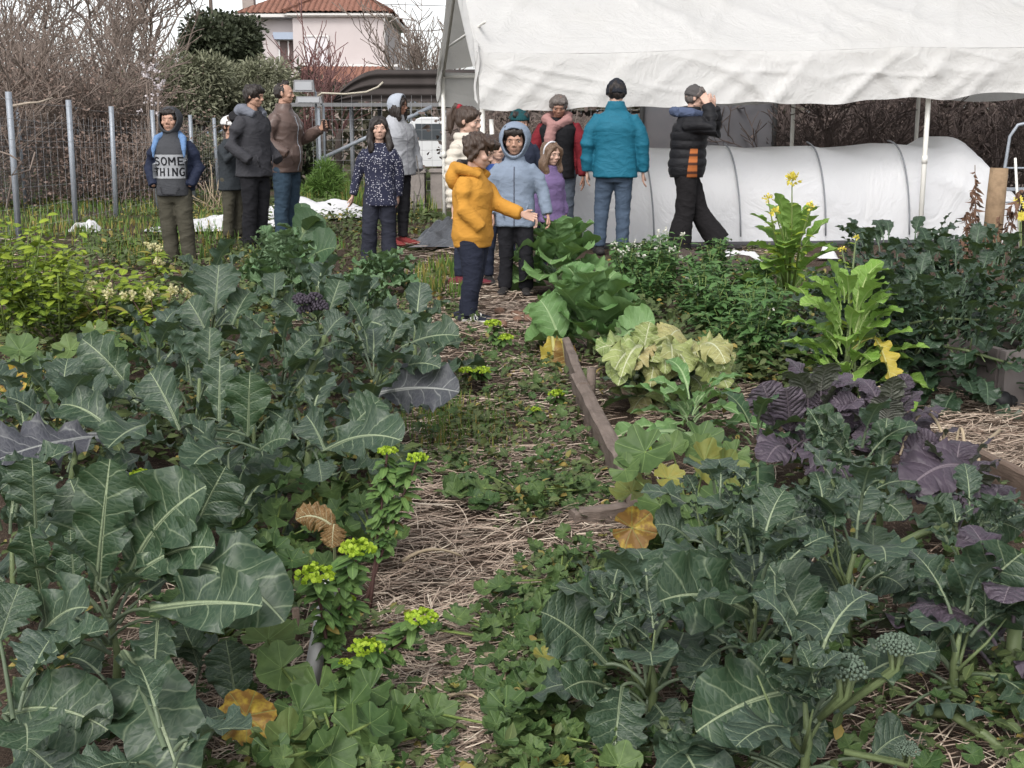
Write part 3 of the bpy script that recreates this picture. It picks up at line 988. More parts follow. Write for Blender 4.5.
p = Plant('broccoli_plant', 'broccoli plant with a wide leaf spread over the path edge beside the spurge', 'broccoli', gnd(310, 525), GL)
Yb = 3.25
p.hero((323, 452, Yb), (402, 441, Yb - .15), .155, .10, (0, -.7, .7), rnd=.55, fold=.08)
p.hero((326, 452, Yb), (306, 415, Yb + .15), .10, .06, (-.4, -.8, .5), rnd=.8)
p.hero((318, 460, Yb - .05), (322, 482, Yb - .12), .09, .05, (0, -.9, .5), rnd=.9)
p.hero((350, 430, Yb + .1), (380, 400, Yb + .2), .12, .05, (0, -.8, .6), rnd=.2)
p.fill(12, .36, .2, .13, e0=(.1, 1.2), rndr=(.2, 1))
p.stem([(0, 0, -.03), (.0, 0, .2), (.02, 0, .34)], .017, .005)
p.done()

p = Plant('broccoli_plant', 'leaning broccoli plant with a long bare pale stem in the left bed', 'broccoli', gnd(285, 455), GL)
Yb = 4.3
p.hero((254, 366, Yb), (262, 329, Yb + .05), .11, .03, UPF, rnd=.55)
p.hero((285, 367, Yb - .05), (311, 338, Yb - .05), .105, .04, (-.3, -.9, .3), rnd=.6)
p.hero((324, 338, Yb + .1), (344, 316, Yb + .15), .10, .1, (0, -.7, .7), rnd=.9)
p.hero((324, 337, Yb + .1), (304, 338, Yb + .05), .08, .1, (0, -.7, .7), rnd=.8)
p.hero((328, 345, Yb + .05), (352, 345, Yb), .09, .14, (0, -.7, .7), rnd=.7)
p.fill(13, .40, .24, .15, e0=(.1, 1.2), rndr=(.1, 1))
a = [p.l(at(290, 415, 4.3)), p.l(at(305, 385, 4.32)), p.l(at(318, 355, 4.36)), p.l(at(325, 336, 4.4))]
p.stem([(0, 0, -.02)] + [tuple(k) for k in a], .015, .010)
p.done()

p = Plant('broccoli_plant', 'broccoli plant with a dark purple-grey leaf reaching out over the path', 'broccoli', gnd(375, 458), GL)
Yb = 4.35
p.hero((401, 348, Yb + .25), (459, 336, Yb + .15), .13, .08, (0, -.7, .7), rnd=.5, ruffle=.1)
p.hero((355, 326, Yb + .5), (396, 338, Yb + .4), .13, .18, (0, -.7, .7), rnd=.75)
p.hero((395, 372, Yb), (440, 368, Yb - .1), .10, .12, (0, -.7, .7), rnd=.7, ruffle=.1)
p.hero((390, 345, Yb + .3), (405, 312, Yb + .4), .11, .05, UPF, rnd=.6)
p.fill(13, .40, .24, .16, e0=(.1, 1.2), rndr=(.2, 1))
p.stem([(0, 0, -.02), (0, .03, .2), (.03, .05, .36)], .018, .005)
pm = MB()
p.hero((368, 396, Yb), (459, 392, Yb - .12), .185, .06, (0, -.75, .65), rnd=.2, mb=pm, fold=.04, lobes=.14, att=(0, .03, .2))
build(pm, 'purple_leaf', MAT['purpleleaf'], p.root)
p.done()

p = Plant('broccoli_plant', 'tall broccoli plant with big rounded leaves standing near the savoy', 'broccoli', gnd(215, 398), GL)
Yb = 5.0
p.hero((215, 315, Yb), (219, 265, Yb + .1), .20, .03, UPF, rnd=.7)
p.hero((232, 325, Yb), (250, 292, Yb + .1), .14, .08, (-.2, -.8, .5), rnd=.3)
p.hero((200, 335, Yb), (170, 322, Yb - .1), .15, .12, (0, -.7, .7), rnd=.6)
p.hero((210, 340, Yb - .1), (188, 300, Yb), .14, .05, UPF, rnd=.5)
p.hero((240, 345, Yb - .1), (262, 322, Yb - .1), .13, .06, UPF, rnd=.6)
p.fill(14, .52, .26, .17, e0=(.1, 1.25), rndr=(.2, 1))
p.stem([(0, 0, -.02), (0, .03, .25), (.0, .05, .5)], .018, .005)
p.done()

p = Plant('broccoli_plant', 'broccoli plant bearing a purple sprouting head in the left bed', 'broccoli', gnd(318, 385), GL)
Yb = 5.3
p.hero((274, 298, Yb), (275, 273, Yb + .1), .11, .03, UPF, rnd=.7)
p.hero((330, 310, Yb), (340, 280, Yb + .1), .11, .03, UPF, rnd=.3)
p.hero((300, 320, Yb), (282, 300, Yb + .1), .13, .06, UPF, rnd=.6)
p.fill(15, .44, .26, .16, e0=(.1, 1.25), rndr=(.2, 1))
p.stem([(0, 0, -.02), (0, .03, .25), (.0, .05, .46)], .018, .005)
fm = MB()
c = p.l(at(311, 305, Yb - .15))
for k in range(9):
    floret(fm, c + np.array([R.uniform(-.05, .05), R.uniform(-.03, .03), R.uniform(-.03, .03)]), .03, 26, cs=.22)
build(fm, 'flower_head', simple('purple_sprouting_bud', (0.048, 0.04, 0.052), .8, .4, 40, .3), p.root)
p.done()

for (lab, bx, by, n, hh) in [('broccoli plant with grey-green wavy leaves between the leaning stem and the path', 415, 395, 14, .28),
                             ('broccoli plant at the back of the left bed beside the low kale', 360, 356, 13, .28),
                             ('broccoli plant half hidden behind the tall one at the weedy side', 160, 440, 14, .38)]:
    p = Plant('broccoli_plant', lab, 'broccoli', gnd(bx, by), GL)
    p.fill(n, hh, .25, .16, e0=(.15, 1.25), rndr=(.1, 1))
    p.stem([(0, 0, -.02), (0, .03, .2), (.0, .05, hh)], .017, .005)
    p.done()

for (lab, bx, by, n, hh) in [('low broccoli plant at the left edge behind the nearest one', 15, 625, 12, .30), ('small broccoli plant in the shade between the large ones of the left bed', 235, 560, 10, .24),
                             ('broccoli plant under the purple-grey leaf at the left edge', 30, 500, 12, .34), ('broccoli plant at the weedy side near the orange leaf', 110, 470, 12, .36), ('broccoli plant deep among the others, left of the leaning stem', 255, 480, 12, .36)]:
    p = Plant('broccoli_plant', lab, 'broccoli', gnd(bx, by), GL)
    p.fill(n, hh, .22, .14, e0=(.15, 1.25), rndr=(0, 1))
    p.stem([(0, 0, -.02), (0, .01, hh * .4), (.0, .02, hh * .7)], .010, .004)
    p.done()

# savoy, collard, kale behind
p = Plant('savoy_cabbage', 'pale crinkled savoy cabbage with frilly leaves in front of the jeans', 'cabbage', gnd(283, 312))
p.fill(52, .40, .20, .19, 'savoy', e0=(.25, 1.45), droop=(.4, 1.3), pet=.3, spread=.08)
p.stem([(0, 0, -.02), (0, 0, .28)], .03, .03)
p.done('savoy')
p = Plant('collard_plant', 'dark green collard with broad smooth leaves behind the savoy', 'collard', gnd(305, 285))
Yb = 9.7
p.hero((300, 240, Yb), (318, 213, Yb + .1), .26, .05, UPF, 'collard', rnd=.7)
p.hero((305, 262, Yb - .1), (336, 248, Yb - .2), .34, .1, (0, -.8, .6), 'collard', rnd=.4)
p.fill(9, .45, .24, .2, 'collard', e0=(.1, 1.2))
p.stem([(0, 0, -.02), (0, 0, .45)], .02, .015)
p.done('collard')
for lab, bx, by, w in [('curly green kale, low and round, close to the girl in the spotted top', 385, 296, .42), ('small curly kale rosette lower down beside the broccoli leaves', 360, 316, .34)]:
    p = Plant('curly_kale', lab, 'kale', gnd(bx, by), 'curly kale')
    p.fill(30, .15, w * .62, w * .38, 'kale', e0=(.15, 1.3), droop=(.5, 1.1), pet=.25, rndr=(0, .7))
    p.stem([(0, 0, -.02), (0, 0, .15)], .02, .015)
    p.done('savoy')

# ------------------------------------------------------------------ middle: cabbages by the board
GC = 'green cabbages beside the board'
p = Plant('cabbage_plant', 'round green cabbage with open outer leaves in front of the grey hooded boy', 'cabbage', gnd(560, 292), GC)
p.fill(28, .34, .34, .34, 'cabbage', e0=(.0, 1.45), droop=(.3, 1.2), pet=.12, spread=.06)
p.stem([(0, 0, -.02), (0, 0, .2)], .03, .03)
p.done('cabbage')
p = Plant('cabbage_plant', 'green cabbage with pale ribs at the far end of the weathered board', 'cabbage', gnd(592, 352), GC)
p.fill(28, .27, .30, .28, 'cabbage', e0=(.1, 1.45), droop=(.3, 1.1), pet=.12, spread=.05)
Yb = 6.5
p.hero((560, 340, Yb), (540, 300, Yb + .1), .2, .1, UPF, 'cabbage', rnd=.4)
p.hero((620, 340, Yb - .1), (655, 320, Yb - .1), .2, .1, (0, -.7, .7), 'cabbage', rnd=.8)
p.stem([(0, 0, -.02), (0, 0, .2)], .03, .03)
p.done('cabbage')
# its withered leaf hanging over the board's far end
pm = MB()
ym = MB()
bb = np.array(gnd(592, 352))
mid = bez_mid(np.array(at(552, 336, 6.45)), np.array(at(556, 388, 6.2)), .25, (0, -.5, .3))
blade(ym, mid, (0, -1, .2), .16, 'oblong', fold=.4, ruffle=.08, rnd=.4, age=.3, crinkle=.05)
mid = bez_mid(np.array(at(562, 338, 6.4)), np.array(at(566, 372, 6.15)), .2, (0, -.5, .3))
blade(ym, mid, (0, -1, .2), .12, 'oblong', fold=.4, ruffle=.08, rnd=.8, age=1.1, crinkle=.05)
tag(build(ym, 'withered_leaf', MAT['yellowleaf']), 'yellow withered cabbage leaves hanging beside the far end of the board', 'leaf')

p = Plant('wilted_cabbage', 'collapsed yellowing cabbage with limp pale leaves right of the board', 'cabbage', gnd(668, 402))
Yb = 5.2
p.hero((640, 372, Yb), (650, 322, Yb + .05), .12, .08, UPF, 'wilted', rnd=.3, age=.15)
p.hero((655, 350, Yb), (690, 372, Yb - .2), .17, .24, (.2, -.8, .6), 'wilted', rnd=.8, age=.1)
p.hero((690, 352, Yb - .02), (728, 388, Yb - .2), .15, .2, (-.2, -.8, .6), 'wilted', rnd=.7)
p.hero((680, 360, Yb - .05), (735, 360, Yb - .1), .16, .18, (0, -.8, .6), 'wilted', rnd=.3, age=.3)
p.hero((640, 358, Yb), (596, 350, Yb), .14, .18, (0, -.8, .6), 'wilted', rnd=.2, age=0)
p.hero((640, 362, Yb - .05), (610, 378, Yb - .1), .13, .2, (0, -.8, .6), 'wilted', rnd=.1)
p.hero((665, 345, Yb), (680, 330, Yb + .15), .18, .1, (0, -.8, .6), 'wilted', rnd=.9, age=.4)
for k in range(16):
    x_ = R.uniform(612, 728); y_ = 350 + abs(x_ - 668) * .12 + R.uniform(-8, 14)
    p.hero((x_ * .5 + 668 * .5, 352 + R.uniform(-6, 6), Yb - .02), (x_, y_ + R.uniform(8, 26), Yb - R.uniform(.1, .3)), R.uniform(.07, .13), R.uniform(.12, .3), (R.uniform(-.5, .5), -.8, R.uniform(.2, .8)), 'wilted', rnd=R.random(), age=R.choice([0, 0, .1, .3, .5]))
p.fill(20, .20, .22, .14, 'wilted', e0=(-.1, .9), droop=(1.2, 2.4), rndr=(0, .6), age=(.4, .1, .7))
p.stem([(0, 0, -.02), (0, 0, .18)], .03, .02)
p.done('wilted')
p = Plant('cabbage_plant', 'dark low cabbage leaves crushed beneath the wilted cabbage', 'cabbage', gnd(655, 408), GC)
p.fill(14, .12, .22, .14, 'lance', e0=(-.05, .7), droop=(.3, .9))
p.done('collard')

# ------------------------------------------------------------------ bolting mustards
def bolter(label, base, h, n, L, W, heads, styl='bolting'):
    p = Plant('bolting_mustard', label, 'mustard greens', base, 'bolting mustards')
    p.fill(n, h * .8, L, W, styl, e0=(.45, 1.35), droop=(.5, 1.4), pet=.2, spread=.05)
    lb = MB()
    for (hx, hy, hY, s) in heads:
        fm = MB()
        c = p.l(at(hx, hy, hY))
        b0 = np.array([c[0] * .2, c[1] * .2, h * .3])
        mid = (b0 + c) / 2 + np.array([R.uniform(-.03, .03), 0, .05])
        p.stem([b0, mid, c], .009, .003)
        # stem leaves up the flowering shoot
        k = 16
        f = NR.uniform(.15, .97, k)[:, None]
        pos = b0 + (c - b0) * f
        a = NR.rand(k) * 6.28
        leaves_bulk(lb, pos, np.stack([np.cos(a), np.sin(a), NR.uniform(.1, .9, k)], -1), np.tile([0, -.3, 1.0], (k, 1)), (.15 - .11 * f[:, 0]) * h / .8, (.05 - .035 * f[:, 0]) * h / .8, 'ovate', bend=.4)
        m = int(30 * s)
        dd = unit(NR.normal(0, 1, (m, 3)) + np.array([0, 0, .6]))
        leaves_bulk(fm, c + dd * NR.uniform(.002, .022, (m, 1)) * s, dd, unit(NR.normal(0, 1, (m, 3))), .009 * s + .004, .007 * s + .003, 'round')
        build(fm, 'flower_head', MAT['yellow'], p.root)
    build(lb, 'shoot_leaves', MAT['alex'], p.root)
    return p


p = bolter('bolting mustard with tall yellow flower shoots, standing by the white tunnel', gnd(788, 318), .66, 40, .33, .17,
           [(792, 180, 7.7, 2.0), (768, 199, 7.7, 1.2), (811, 207, 7.65, 1.2), (775, 212, 7.6, 1.3)])
p.done('bolting', 'stem')
p = bolter('bolting mustard, pale green and bushy, with a yellowing leaf at its foot', gnd(846, 408), .62, 44, .25, .12,
           [(856, 238, 5.5, .6), (842, 250, 5.5, .6)])
Yb = 5.2
# straight pale lower stalks
for k in range(16):
    x = R.uniform(800, 880)
    c = p.l(at(x, R.uniform(372, 402), 5.2 + R.uniform(-.1, .2)))
    p.stem([(R.uniform(-.03, .03), 0, .2), (c[0] * .6, c[1] * .6, .16), c], .006, .003)
ym = MB()
p.hero((874, 338, Yb - .05), (893, 392, Yb - .18), .085, .14, (.5, -.85, .2), 'collard', rnd=.9, age=.15, mb=ym, fold=.5, ruffle=.08)
build(ym, 'yellow_leaf', MAT['yellowleaf'], p.root)
p.done('bolting', 'palestem')

# ------------------------------------------------------------------ purple mustards
GU = 'purple mustards in the right bed'
def mustard(label, base, n, h, L, W, heroes):
    p = Plant('purple_mustard', label, 'mustard greens', base, GU)
    for hr in heroes:
        b, t, w, ar, nn, rn = hr
        p.hero(b, t, w, ar, nn, 'mustard', rnd=rn)
    p.fill(n, h, L, W, 'mustard', e0=(.4, 1.45), droop=(.5, 1.6), pet=.3, spread=.04)
    p.stem([(0, 0, -.02), (0, 0, h * .6)], .02, .015)
    return p.done('mustard')


Yb = 4.0
mustard('purple mustard with large crinkled plum leaves, behind the broccoli', gnd(812, 478), 22, .28, .19, .15,
        [((775, 425, Yb), (762, 383, Yb), .13, .06, UPF, .3), ((790, 430, Yb), (786, 388, Yb - .05), .12, .06, UPF, .6), ((820, 420, Yb + .1), (830, 386, Yb + .1), .13, .06, UPF, .8),
         ((835, 430, Yb), (858, 398, Yb + .05), .12, .08, UPF, .7), ((800, 450, Yb - .2), (846, 478, Yb - .5), .13, .12, (0, -.7, .8), .2), ((790, 452, Yb - .2), (766, 462, Yb - .4), .12, .15, (0, -.7, .8), .5)])
mustard('purple mustard half covered by a broccoli leaf, middle of the three', gnd(885, 488), 20, .25, .18, .14,
        [((880, 440, Yb), (896, 413, Yb), .11, .1, UPF, .4), ((900, 455, Yb), (912, 432, Yb), .13, .1, UPF, .5), ((905, 470, Yb - .1), (938, 440, Yb - .1), .12, .12, UPF, .6), ((880, 455, Yb - .1), (862, 425, Yb), .11, .05, UPF, .9)])
Yb = 3.45
mustard('purple mustard with the biggest quilted leaf, beside the plank on the right', gnd(950, 548), 14, .22, .17, .13,
        [((985, 478, Yb), (906, 492, Yb - .2), .17, .16, (0, -.65, .8), .35), ((955, 480, Yb + .05), (958, 455, Yb + .1), .13, .08, UPF, .5), ((975, 482, Yb), (982, 520, Yb - .2), .11, .12, (0, -.7, .8), .6)])
Yb = 2.7
mustard('purple mustard at the right edge with dark drooping leaves below the broccoli', gnd(1010, 690), 10, .24, .2, .13,
        [((990, 640, Yb), (1024, 622, Yb - .1), .12, .15, (0, -.7, .8), .3), ((1000, 690, Yb - .2), (1040, 700, Yb - .3), .13, .1, (0, -.7, .8), .5), ((985, 660, Yb), (960, 640, Yb), .1, .1, (0, -.7, .8), .3)])

# ------------------------------------------------------------------ right front: sprouting broccoli
GR = 'sprouting broccoli plants in the right bed'
def rb(label, base, heroes, n=9, h=.34, L=.19, W=.13, heads=(), stems=(), e0=(.15, 1.25), style='lobed', rndr=(.1, 1)):
    p = Plant('sprouting_broccoli', label, 'broccoli', base, GR)
    for hr in heroes:
        b, t, w, ar, nn, rn = hr[:6]
        p.hero(b, t, w, ar, nn, hr[6] if len(hr) > 6 else 'lobed', rnd=rn)
    p.fill(n, h, L, W, style, e0=e0, rndr=rndr, droop=(.5, 1.4), pet=.35)
    p.stem([(0, 0, -.03), (R.uniform(-.02, .02), .01, h * .4), (0, 0, h * .72)], .013, .004)
    for k in range(3):
        a = R.uniform(0, 6.28)
        q = np.array([math.cos(a), math.sin(a), 0]) * R.uniform(.05, .11)
        p.stem([(0, 0, h * .35), tuple(q * .6 + np.array([0, 0, h * .6])), tuple(q + np.array([0, 0, h * R.uniform(.75, .95)]))], .0045, .0015)
        # small young leaves up each side shoot
        for j in range(6):
            f = R.uniform(.4, 1) if j < 4 else 1.0
            o = q * f + np.array([0, 0, h * (.5 + .5 * f)])
            az = R.uniform(0, 6.28)
            blade(p.L, arc_mid(o, az, R.uniform(.3, 1.2), R.uniform(.3, 1.2), R.uniform(.05, .11)), (-.4 * math.cos(az), -.4 * math.sin(az), 1), R.uniform(.025, .05), nb=7, rnd=R.uniform(*rndr), **STYLE['lobed'])
    for st in stems:
        pts = [tuple(p.l(at(*k))) for k in st]
        p.stem(pts, .011, .009)
    for (hx, hy, hY, r) in heads:
        c = p.l(at(hx, hy, hY))
        hm = MB()
        for k in range(7):
            a = k * .9
            o = np.array([math.cos(a), math.sin(a), 0]) * r * .55 * (k > 0)
            floret(hm, c + o + np.array([0, 0, -.2 * r * (k > 0)]), r * .55, 34, up=(o[0] * 8, o[1] * 8 - .2, 1), cs=.17)
        build(hm, 'flower_head', MAT['bud'], p.root)
        for k in range(5):
            a = k * 1.25
            p.stem([tuple(c * .4 + np.array([0, 0, h * .2])), tuple(c + np.array([math.cos(a) * r * .2, math.sin(a) * r * .2, -r * 1.6])), tuple(c + np.array([math.cos(a) * r * .5, math.sin(a) * r * .5, -r * .2]))], .006, .004)
    return p.done('brassica')


MAT['bud'] = simple('broccoli_buds', (0.10, 0.135, 0.10), .8, .45, 60, .3)
FB = (0, -.85, .5)
Yb = 2.25
rb('sprouting broccoli at the path edge with one leaf hanging straight down', gnd(645, 742),
   [((606, 664, Yb), (541, 612, Yb - .03), .135, .08, (.2, -.85, .5), .6, 'brassica'), ((622, 686, Yb - .04), (614, 758, Yb - .15), .115, .10, (0, -.95, .2), .4, 'brassica'),
    ((610, 690, Yb), (565, 690, Yb - .1), .09, .12, FB, .3), ((640, 640, Yb + .1), (618, 600, Yb + .1), .10, .05, UPF, .5), ((650, 700, Yb), (678, 745, Yb - .1), .1, .1, FB, .6)], n=11, h=.28)
Yb = 2.45
rb('sprouting broccoli with two broad front leaves, centre of the right bed', gnd(752, 705),
   [((754, 616, Yb - .05), (658, 602, Yb - .2), .165, .10, FB, .25, 'brassica'), ((820, 664, Yb - .15), (768, 564, Yb - .05), .145, .05, (.3, -.85, .5), .35, 'brassica'),
    ((745, 625, Yb), (770, 600, Yb + .1), .11, .1, FB, .5), ((740, 560, Yb + .2), (690, 590, Yb + .1), .11, .15, FB, .5), ((680, 600, Yb + .1), (630, 575, Yb + .2), .11, .1, FB, .7), ((720, 650, Yb - .1), (690, 690, Yb - .2), .1, .12, FB, .8)], n=12, h=.34,
   stems=[[(742, 668, Yb), (760, 667, Yb - .05), (790, 672, Yb - .1)]])
Yb = 2.1
rb('sprouting broccoli at the bottom edge with a large lobed leaf under two pale bud heads', gnd(800, 800),
   [((832, 692, Yb), (696, 732, Yb - .12), .165, .10, FB, .35, 'brassica'), ((752, 772, Yb - .05), (828, 726, Yb - .05), .10, .1, FB, .6, 'brassica'), ((810, 720, Yb), (850, 690, Yb + .1), .08, .1, FB, .5),
    ((870, 760, Yb - .05), (905, 735, Yb), .09, .1, FB, .6), ((700, 745, Yb), (670, 775, Yb - .1), .1, .1, FB, .5)], n=9, h=.26,
   heads=[(846, 664, Yb - .12, .036), (897, 642, Yb - .08, .031), (908, 747, Yb - .12, .02)])
Yb = 2.7
rb('sprouting broccoli with upright young shoots, behind the pale bud heads', gnd(850, 655),
   [((873, 562, Yb), (873, 525, Yb + .05), .09, .05, UPF, .5), ((860, 585, Yb), (905, 590, Yb - .1), .12, .2, FB, .85), ((880, 590, Yb), (925, 600, Yb - .1), .10, .2, FB, .8), ((840, 600, Yb), (820, 560, Yb + .1), .1, .05, UPF, .5),
    ((890, 680, Yb - .3), (940, 650, Yb - .3), .07, .1, FB, .3), ((850, 570, Yb), (835, 548, Yb), .07, .1, FB, .7)], n=12, h=.36, heads=[(664, 640, 2.5, .02)] if False else ())
Yb = 2.55
rb('sprouting broccoli at the right edge with a broad ribbed leaf and thick yellow stalks', gnd(955, 705),
   [((930, 652, Yb - .05), (1022, 553, Yb - .1), .21, .06, (.3, -.8, .5), .6, 'brassica'), ((955, 622, Yb), (988, 650, Yb - .1), .09, .1, FB, .4), ((900, 714, Yb - .25), (994, 716, Yb - .35), .075, .14, (0, -.3, -1), .9, 'brassica'),
    ((925, 735, Yb - .3), (905, 770, Yb - .35), .1, .1, FB, .3)], n=7, h=.22,
   stems=[[(933, 697, Yb - .1), (955, 680, Yb - .12), (975, 676, Yb - .15), (1011, 678, Yb - .2)], [(915, 712, Yb - .25), (950, 713, Yb - .3), (985, 735, Yb - .35), (1030, 772, Yb - .4)]])
Yb = 2.9
rb('sprouting broccoli with a cluster of small grey-green leaves beside the mallow', gnd(715, 615),
   [((690, 540, Yb), (655, 525, Yb), .1, .15, FB, .7), ((765, 540, Yb), (815, 516, Yb), .13, .14, FB, .75, 'brassica'), ((740, 530, Yb), (735, 495, Yb + .1), .1, .05, UPF, .6), ((812, 540, Yb), (838, 508, Yb), .09, .1, UPF, .7)], n=9, h=.33, L=.17, W=.12, rndr=(.3, 1))
Yb = 3.3
rb('sprouting broccoli with a broad curved leaf covering the purple mustard', gnd(852, 560),
   [((852, 463, Yb), (806, 420, Yb + .05), .125, .12, FB, .25, 'brassica'), ((880, 480, Yb), (887, 418, Yb + .05), .09, .03, UPF, .3), ((870, 500, Yb), (905, 520, Yb - .1), .1, .15, FB, .4), ((850, 500, Yb), (820, 490, Yb), .1, .15, FB, .4),
    ((880, 500, Yb), (860, 470, Yb), .08, .05, UPF, .3)], n=10, h=.34, rndr=(.1, .7), stems=[[(878, 545, Yb), (880, 515, Yb), (882, 480, Yb)]])
Yb = 3.05
rb('sprouting broccoli with a folded dark leaf at the right edge, above the yellow stalk', gnd(965, 610),
   [((968, 527, Yb), (1022, 532, Yb - .05), .13, .15, FB, .3, 'brassica'), ((945, 530, Yb), (930, 500, Yb), .1, .1, UPF, .5), ((990, 520, Yb + .1), (1000, 500, Yb + .1), .1, .1, FB, .4)], n=8, h=.24,
   stems=[[(896, 546, Yb), (920, 534, Yb), (948, 525, Yb)], [(905, 573, Yb - .1), (940, 568, Yb - .1), (985, 563, Yb - .1)]])
Yb = 2.75
rb('sprouting broccoli with little rounded leaves, left of the upright shoots', gnd(780, 640),
   [((790, 560, Yb), (805, 535, Yb), .09, .1, FB, .7), ((770, 560, Yb), (745, 545, Yb), .09, .12, FB, .8)], n=8, h=.28, L=.15, W=.10, rndr=(.3, 1))

# ------------------------------------------------------------------ dark broccoli mass on the right
GD = 'dark broccoli plants before the white tunnel'
for i, (lab, bx, by, hh, n) in enumerate([
        ('dark broccoli, tallest of the row, standing against the white tunnel', 892, 352, .60, 46),
        ('dark broccoli with trailing flower stalks over the straw', 905, 392, .48, 44),
        ('dark broccoli in the middle of the row, close to the wooden post', 955, 372, .56, 44),
        ('dark broccoli by the grey bed corner', 965, 398, .40, 36),
        ('dark broccoli at the right edge under the dead stalks', 1018, 350, .58, 40),
        ('dark broccoli next to the pale bolting mustard', 868, 375, .40, 30)]):
    p = Plant('dark_broccoli', lab, 'broccoli', gnd(bx, by), GD)
    p.fill(int(n * 3.2), hh, .18, .12, 'lobed', e0=(-.2, 1.3), droop=(.5, 1.4), pet=.3, spread=.22, rndr=(0, .9), nb=7)
    for k in range(5):
        a = R.uniform(0, 6.28); q = R.uniform(.12, .3)
        p.stem([(0, 0, .1), (math.cos(a) * q * .6, math.sin(a) * q * .6, hh * .6), (math.cos(a) * q, math.sin(a) * q, hh * R.uniform(.5, .8))], .006, .002)
    if i == 1:
        p.stem([p.l(at(880, 355, 5.6)), p.l(at(905, 325, 5.5)), p.l(at(935, 318, 5.45)), p.l(at(980, 320, 5.4))], .008, .005)
        p.stem([p.l(at(930, 345, 5.4)), p.l(at(965, 350, 5.3)), p.l(at(1024, 368, 5.2))], .008, .006)
    p.done('darkbroc')

# ------------------------------------------------------------------ mallows
def mallow(label, base, leaves, n=10, h=.2, r=.06, spread=.14, lo=0.):
    p = Plant('mallow_plant', label, 'mallow', base, 'mallow plants')
    P, Nn, Rr, Az, Rn, Ag = [], [], [], [], [], []
    for (px, py, Yy, rw, nn, rn, ag) in leaves:
        q = p.l(at(px, py, Yy))
        P.append(q); Nn.append(nn); Rr.append(rw); Az.append(R.uniform(0, 6.28)); Rn.append(rn); Ag.append(ag)
    for k in range(n):
        a = R.uniform(0, 6.28); u = R.random() ** .5 * spread
        P.append(np.array([math.cos(a) * u, math.sin(a) * u, h * R.uniform(.35, 1) * (1 - .4 * u / spread)]))
        Nn.append((R.gauss(0, .55), R.gauss(-.3, .5), 1)); Rr.append(r * R.uniform(.5, 1.1)); Az.append(R.uniform(0, 6.28)); Rn.append(R.uniform(lo, 1)); Ag.append(R.choice([0] * 20 + [.2]))
    P = np.array(P)
    palm_bulk(p.L, P, np.array(Nn, float), np.array(Rr), np.array(Az), np.array(Rn), np.array(Ag))
    for q in P:
        p.stem([(0, 0, 0), (q[0] * .4, q[1] * .4, q[2] * .65), tuple(q)], .004, .0025, sides=5)
    p.done('mallow', 'stem')


UP2 = (0, -.55, .85)
mallow('mallow with broad scalloped leaves at the foot of the lime spurges', gnd(335, 765),
       [(282, 668, 2.3, .058, (.4, -.6, .7), .9, .05), (318, 690, 2.25, .055, (-.3, -.7, .6), .8, .05), (300, 712, 2.2, .06, (.2, -.8, .5), .4, 0), (350, 705, 2.2, .05, (-.4, -.5, .8), .3, 0), (290, 745, 2.1, .062, (.5, -.5, .7), .6, .12),
        (352, 735, 2.12, .058, (-.2, -.85, .5), .5, 0), (385, 735, 2.15, .058, (-.5, -.5, .7), .2, 0), (330, 755, 2.08, .05, (.3, -.7, .6), .4, 0), (400, 715, 2.25, .05, UP2, .5, 0), (268, 640, 2.4, .06, UP2, .9, .1), (370, 690, 2.28, .05, UP2, .3, 0)], 20, .15, .045, .16)
mallow('mallow with yellowing lobed leaves leaning over the weathered board', gnd(690, 562),
       [(645, 452, 3.35, .085, (-.2, -.6, .8), .5, .02), (705, 462, 3.3, .07, (.4, -.7, .5), 1.0, .22), (725, 470, 3.3, .068, (.5, -.7, .4), .9, .18), (660, 505, 3.2, .065, UP2, .6, 0), (690, 515, 3.15, .065, UP2, .5, 0),
        (668, 478, 3.2, .045, UP2, .95, .3), (632, 528, 3.1, .062, (0, -.9, .2), .5, 1.0), (700, 440, 3.5, .07, UP2, .4, 0), (680, 535, 3.1, .05, UP2, .6, 0), (720, 500, 3.2, .06, UP2, .4, 0), (700, 452, 3.4, .06, (.2, -.7, .6), .95, 0), (672, 450, 3.4, .055, (-.3, -.6, .7), .9, 0), (735, 455, 3.4, .05, (.3, -.6, .7), .9, .05), (625, 470, 3.3, .05, (-.4, -.6, .7), .8, 0)], 24, .28, .06, .2, .4)
for lab, bx, by, n, h, r in [('mallow growing low on the path beside the hanging broccoli leaf', 520, 650, 26, .10, .04),
                             ('mallow patch just in front of the end board on the path', 560, 590, 22, .10, .035),
                             ('mallow at the bottom of the path under the broccoli', 545, 745, 26, .10, .045),
                             ('dark mallow tuft across the path end of the straw', 520, 500, 34, .10, .04),
                             ('mallow in the shade between the left broccoli plants', 275, 560, 18, .22, .05),
                             ('mallow behind the brown withered leaf in the left bed', 330, 520, 26, .25, .05), ('mallow at the path edge behind the tall red spurge stems', 375, 560, 22, .2, .045), ('dark mallow under the broad drooping broccoli leaf', 225, 640, 20, .12, .04), ('mallow between the white stake and the nearest broccoli', 290, 610, 22, .2, .045)]:
    mallow(lab, gnd(bx, by), [], n, h, r, .22 if h < .15 else .16, lo=0)
mallow('mallow with a drooping brown-yellow leaf beside the bottom left straw', gnd(262, 770), [(246, 716, 2.15, .06, (0, -.95, .1), .6, .95)], 5, .12, .04, .08)
mallow('mallow with an orange leaf at the left edge of the field', gnd(20, 420), [(15, 378, 4.5, .065, (0, -.95, .1), .3, .9), (70, 350, 4.8, .07, UP2, .9, .1), (20, 350, 4.8, .08, UP2, .6, 0), (95, 330, 5.2, .06, UP2, .8, .1), (60, 395, 4.4, .06, UP2, .5, 0)], 26, .28, .06, .3)
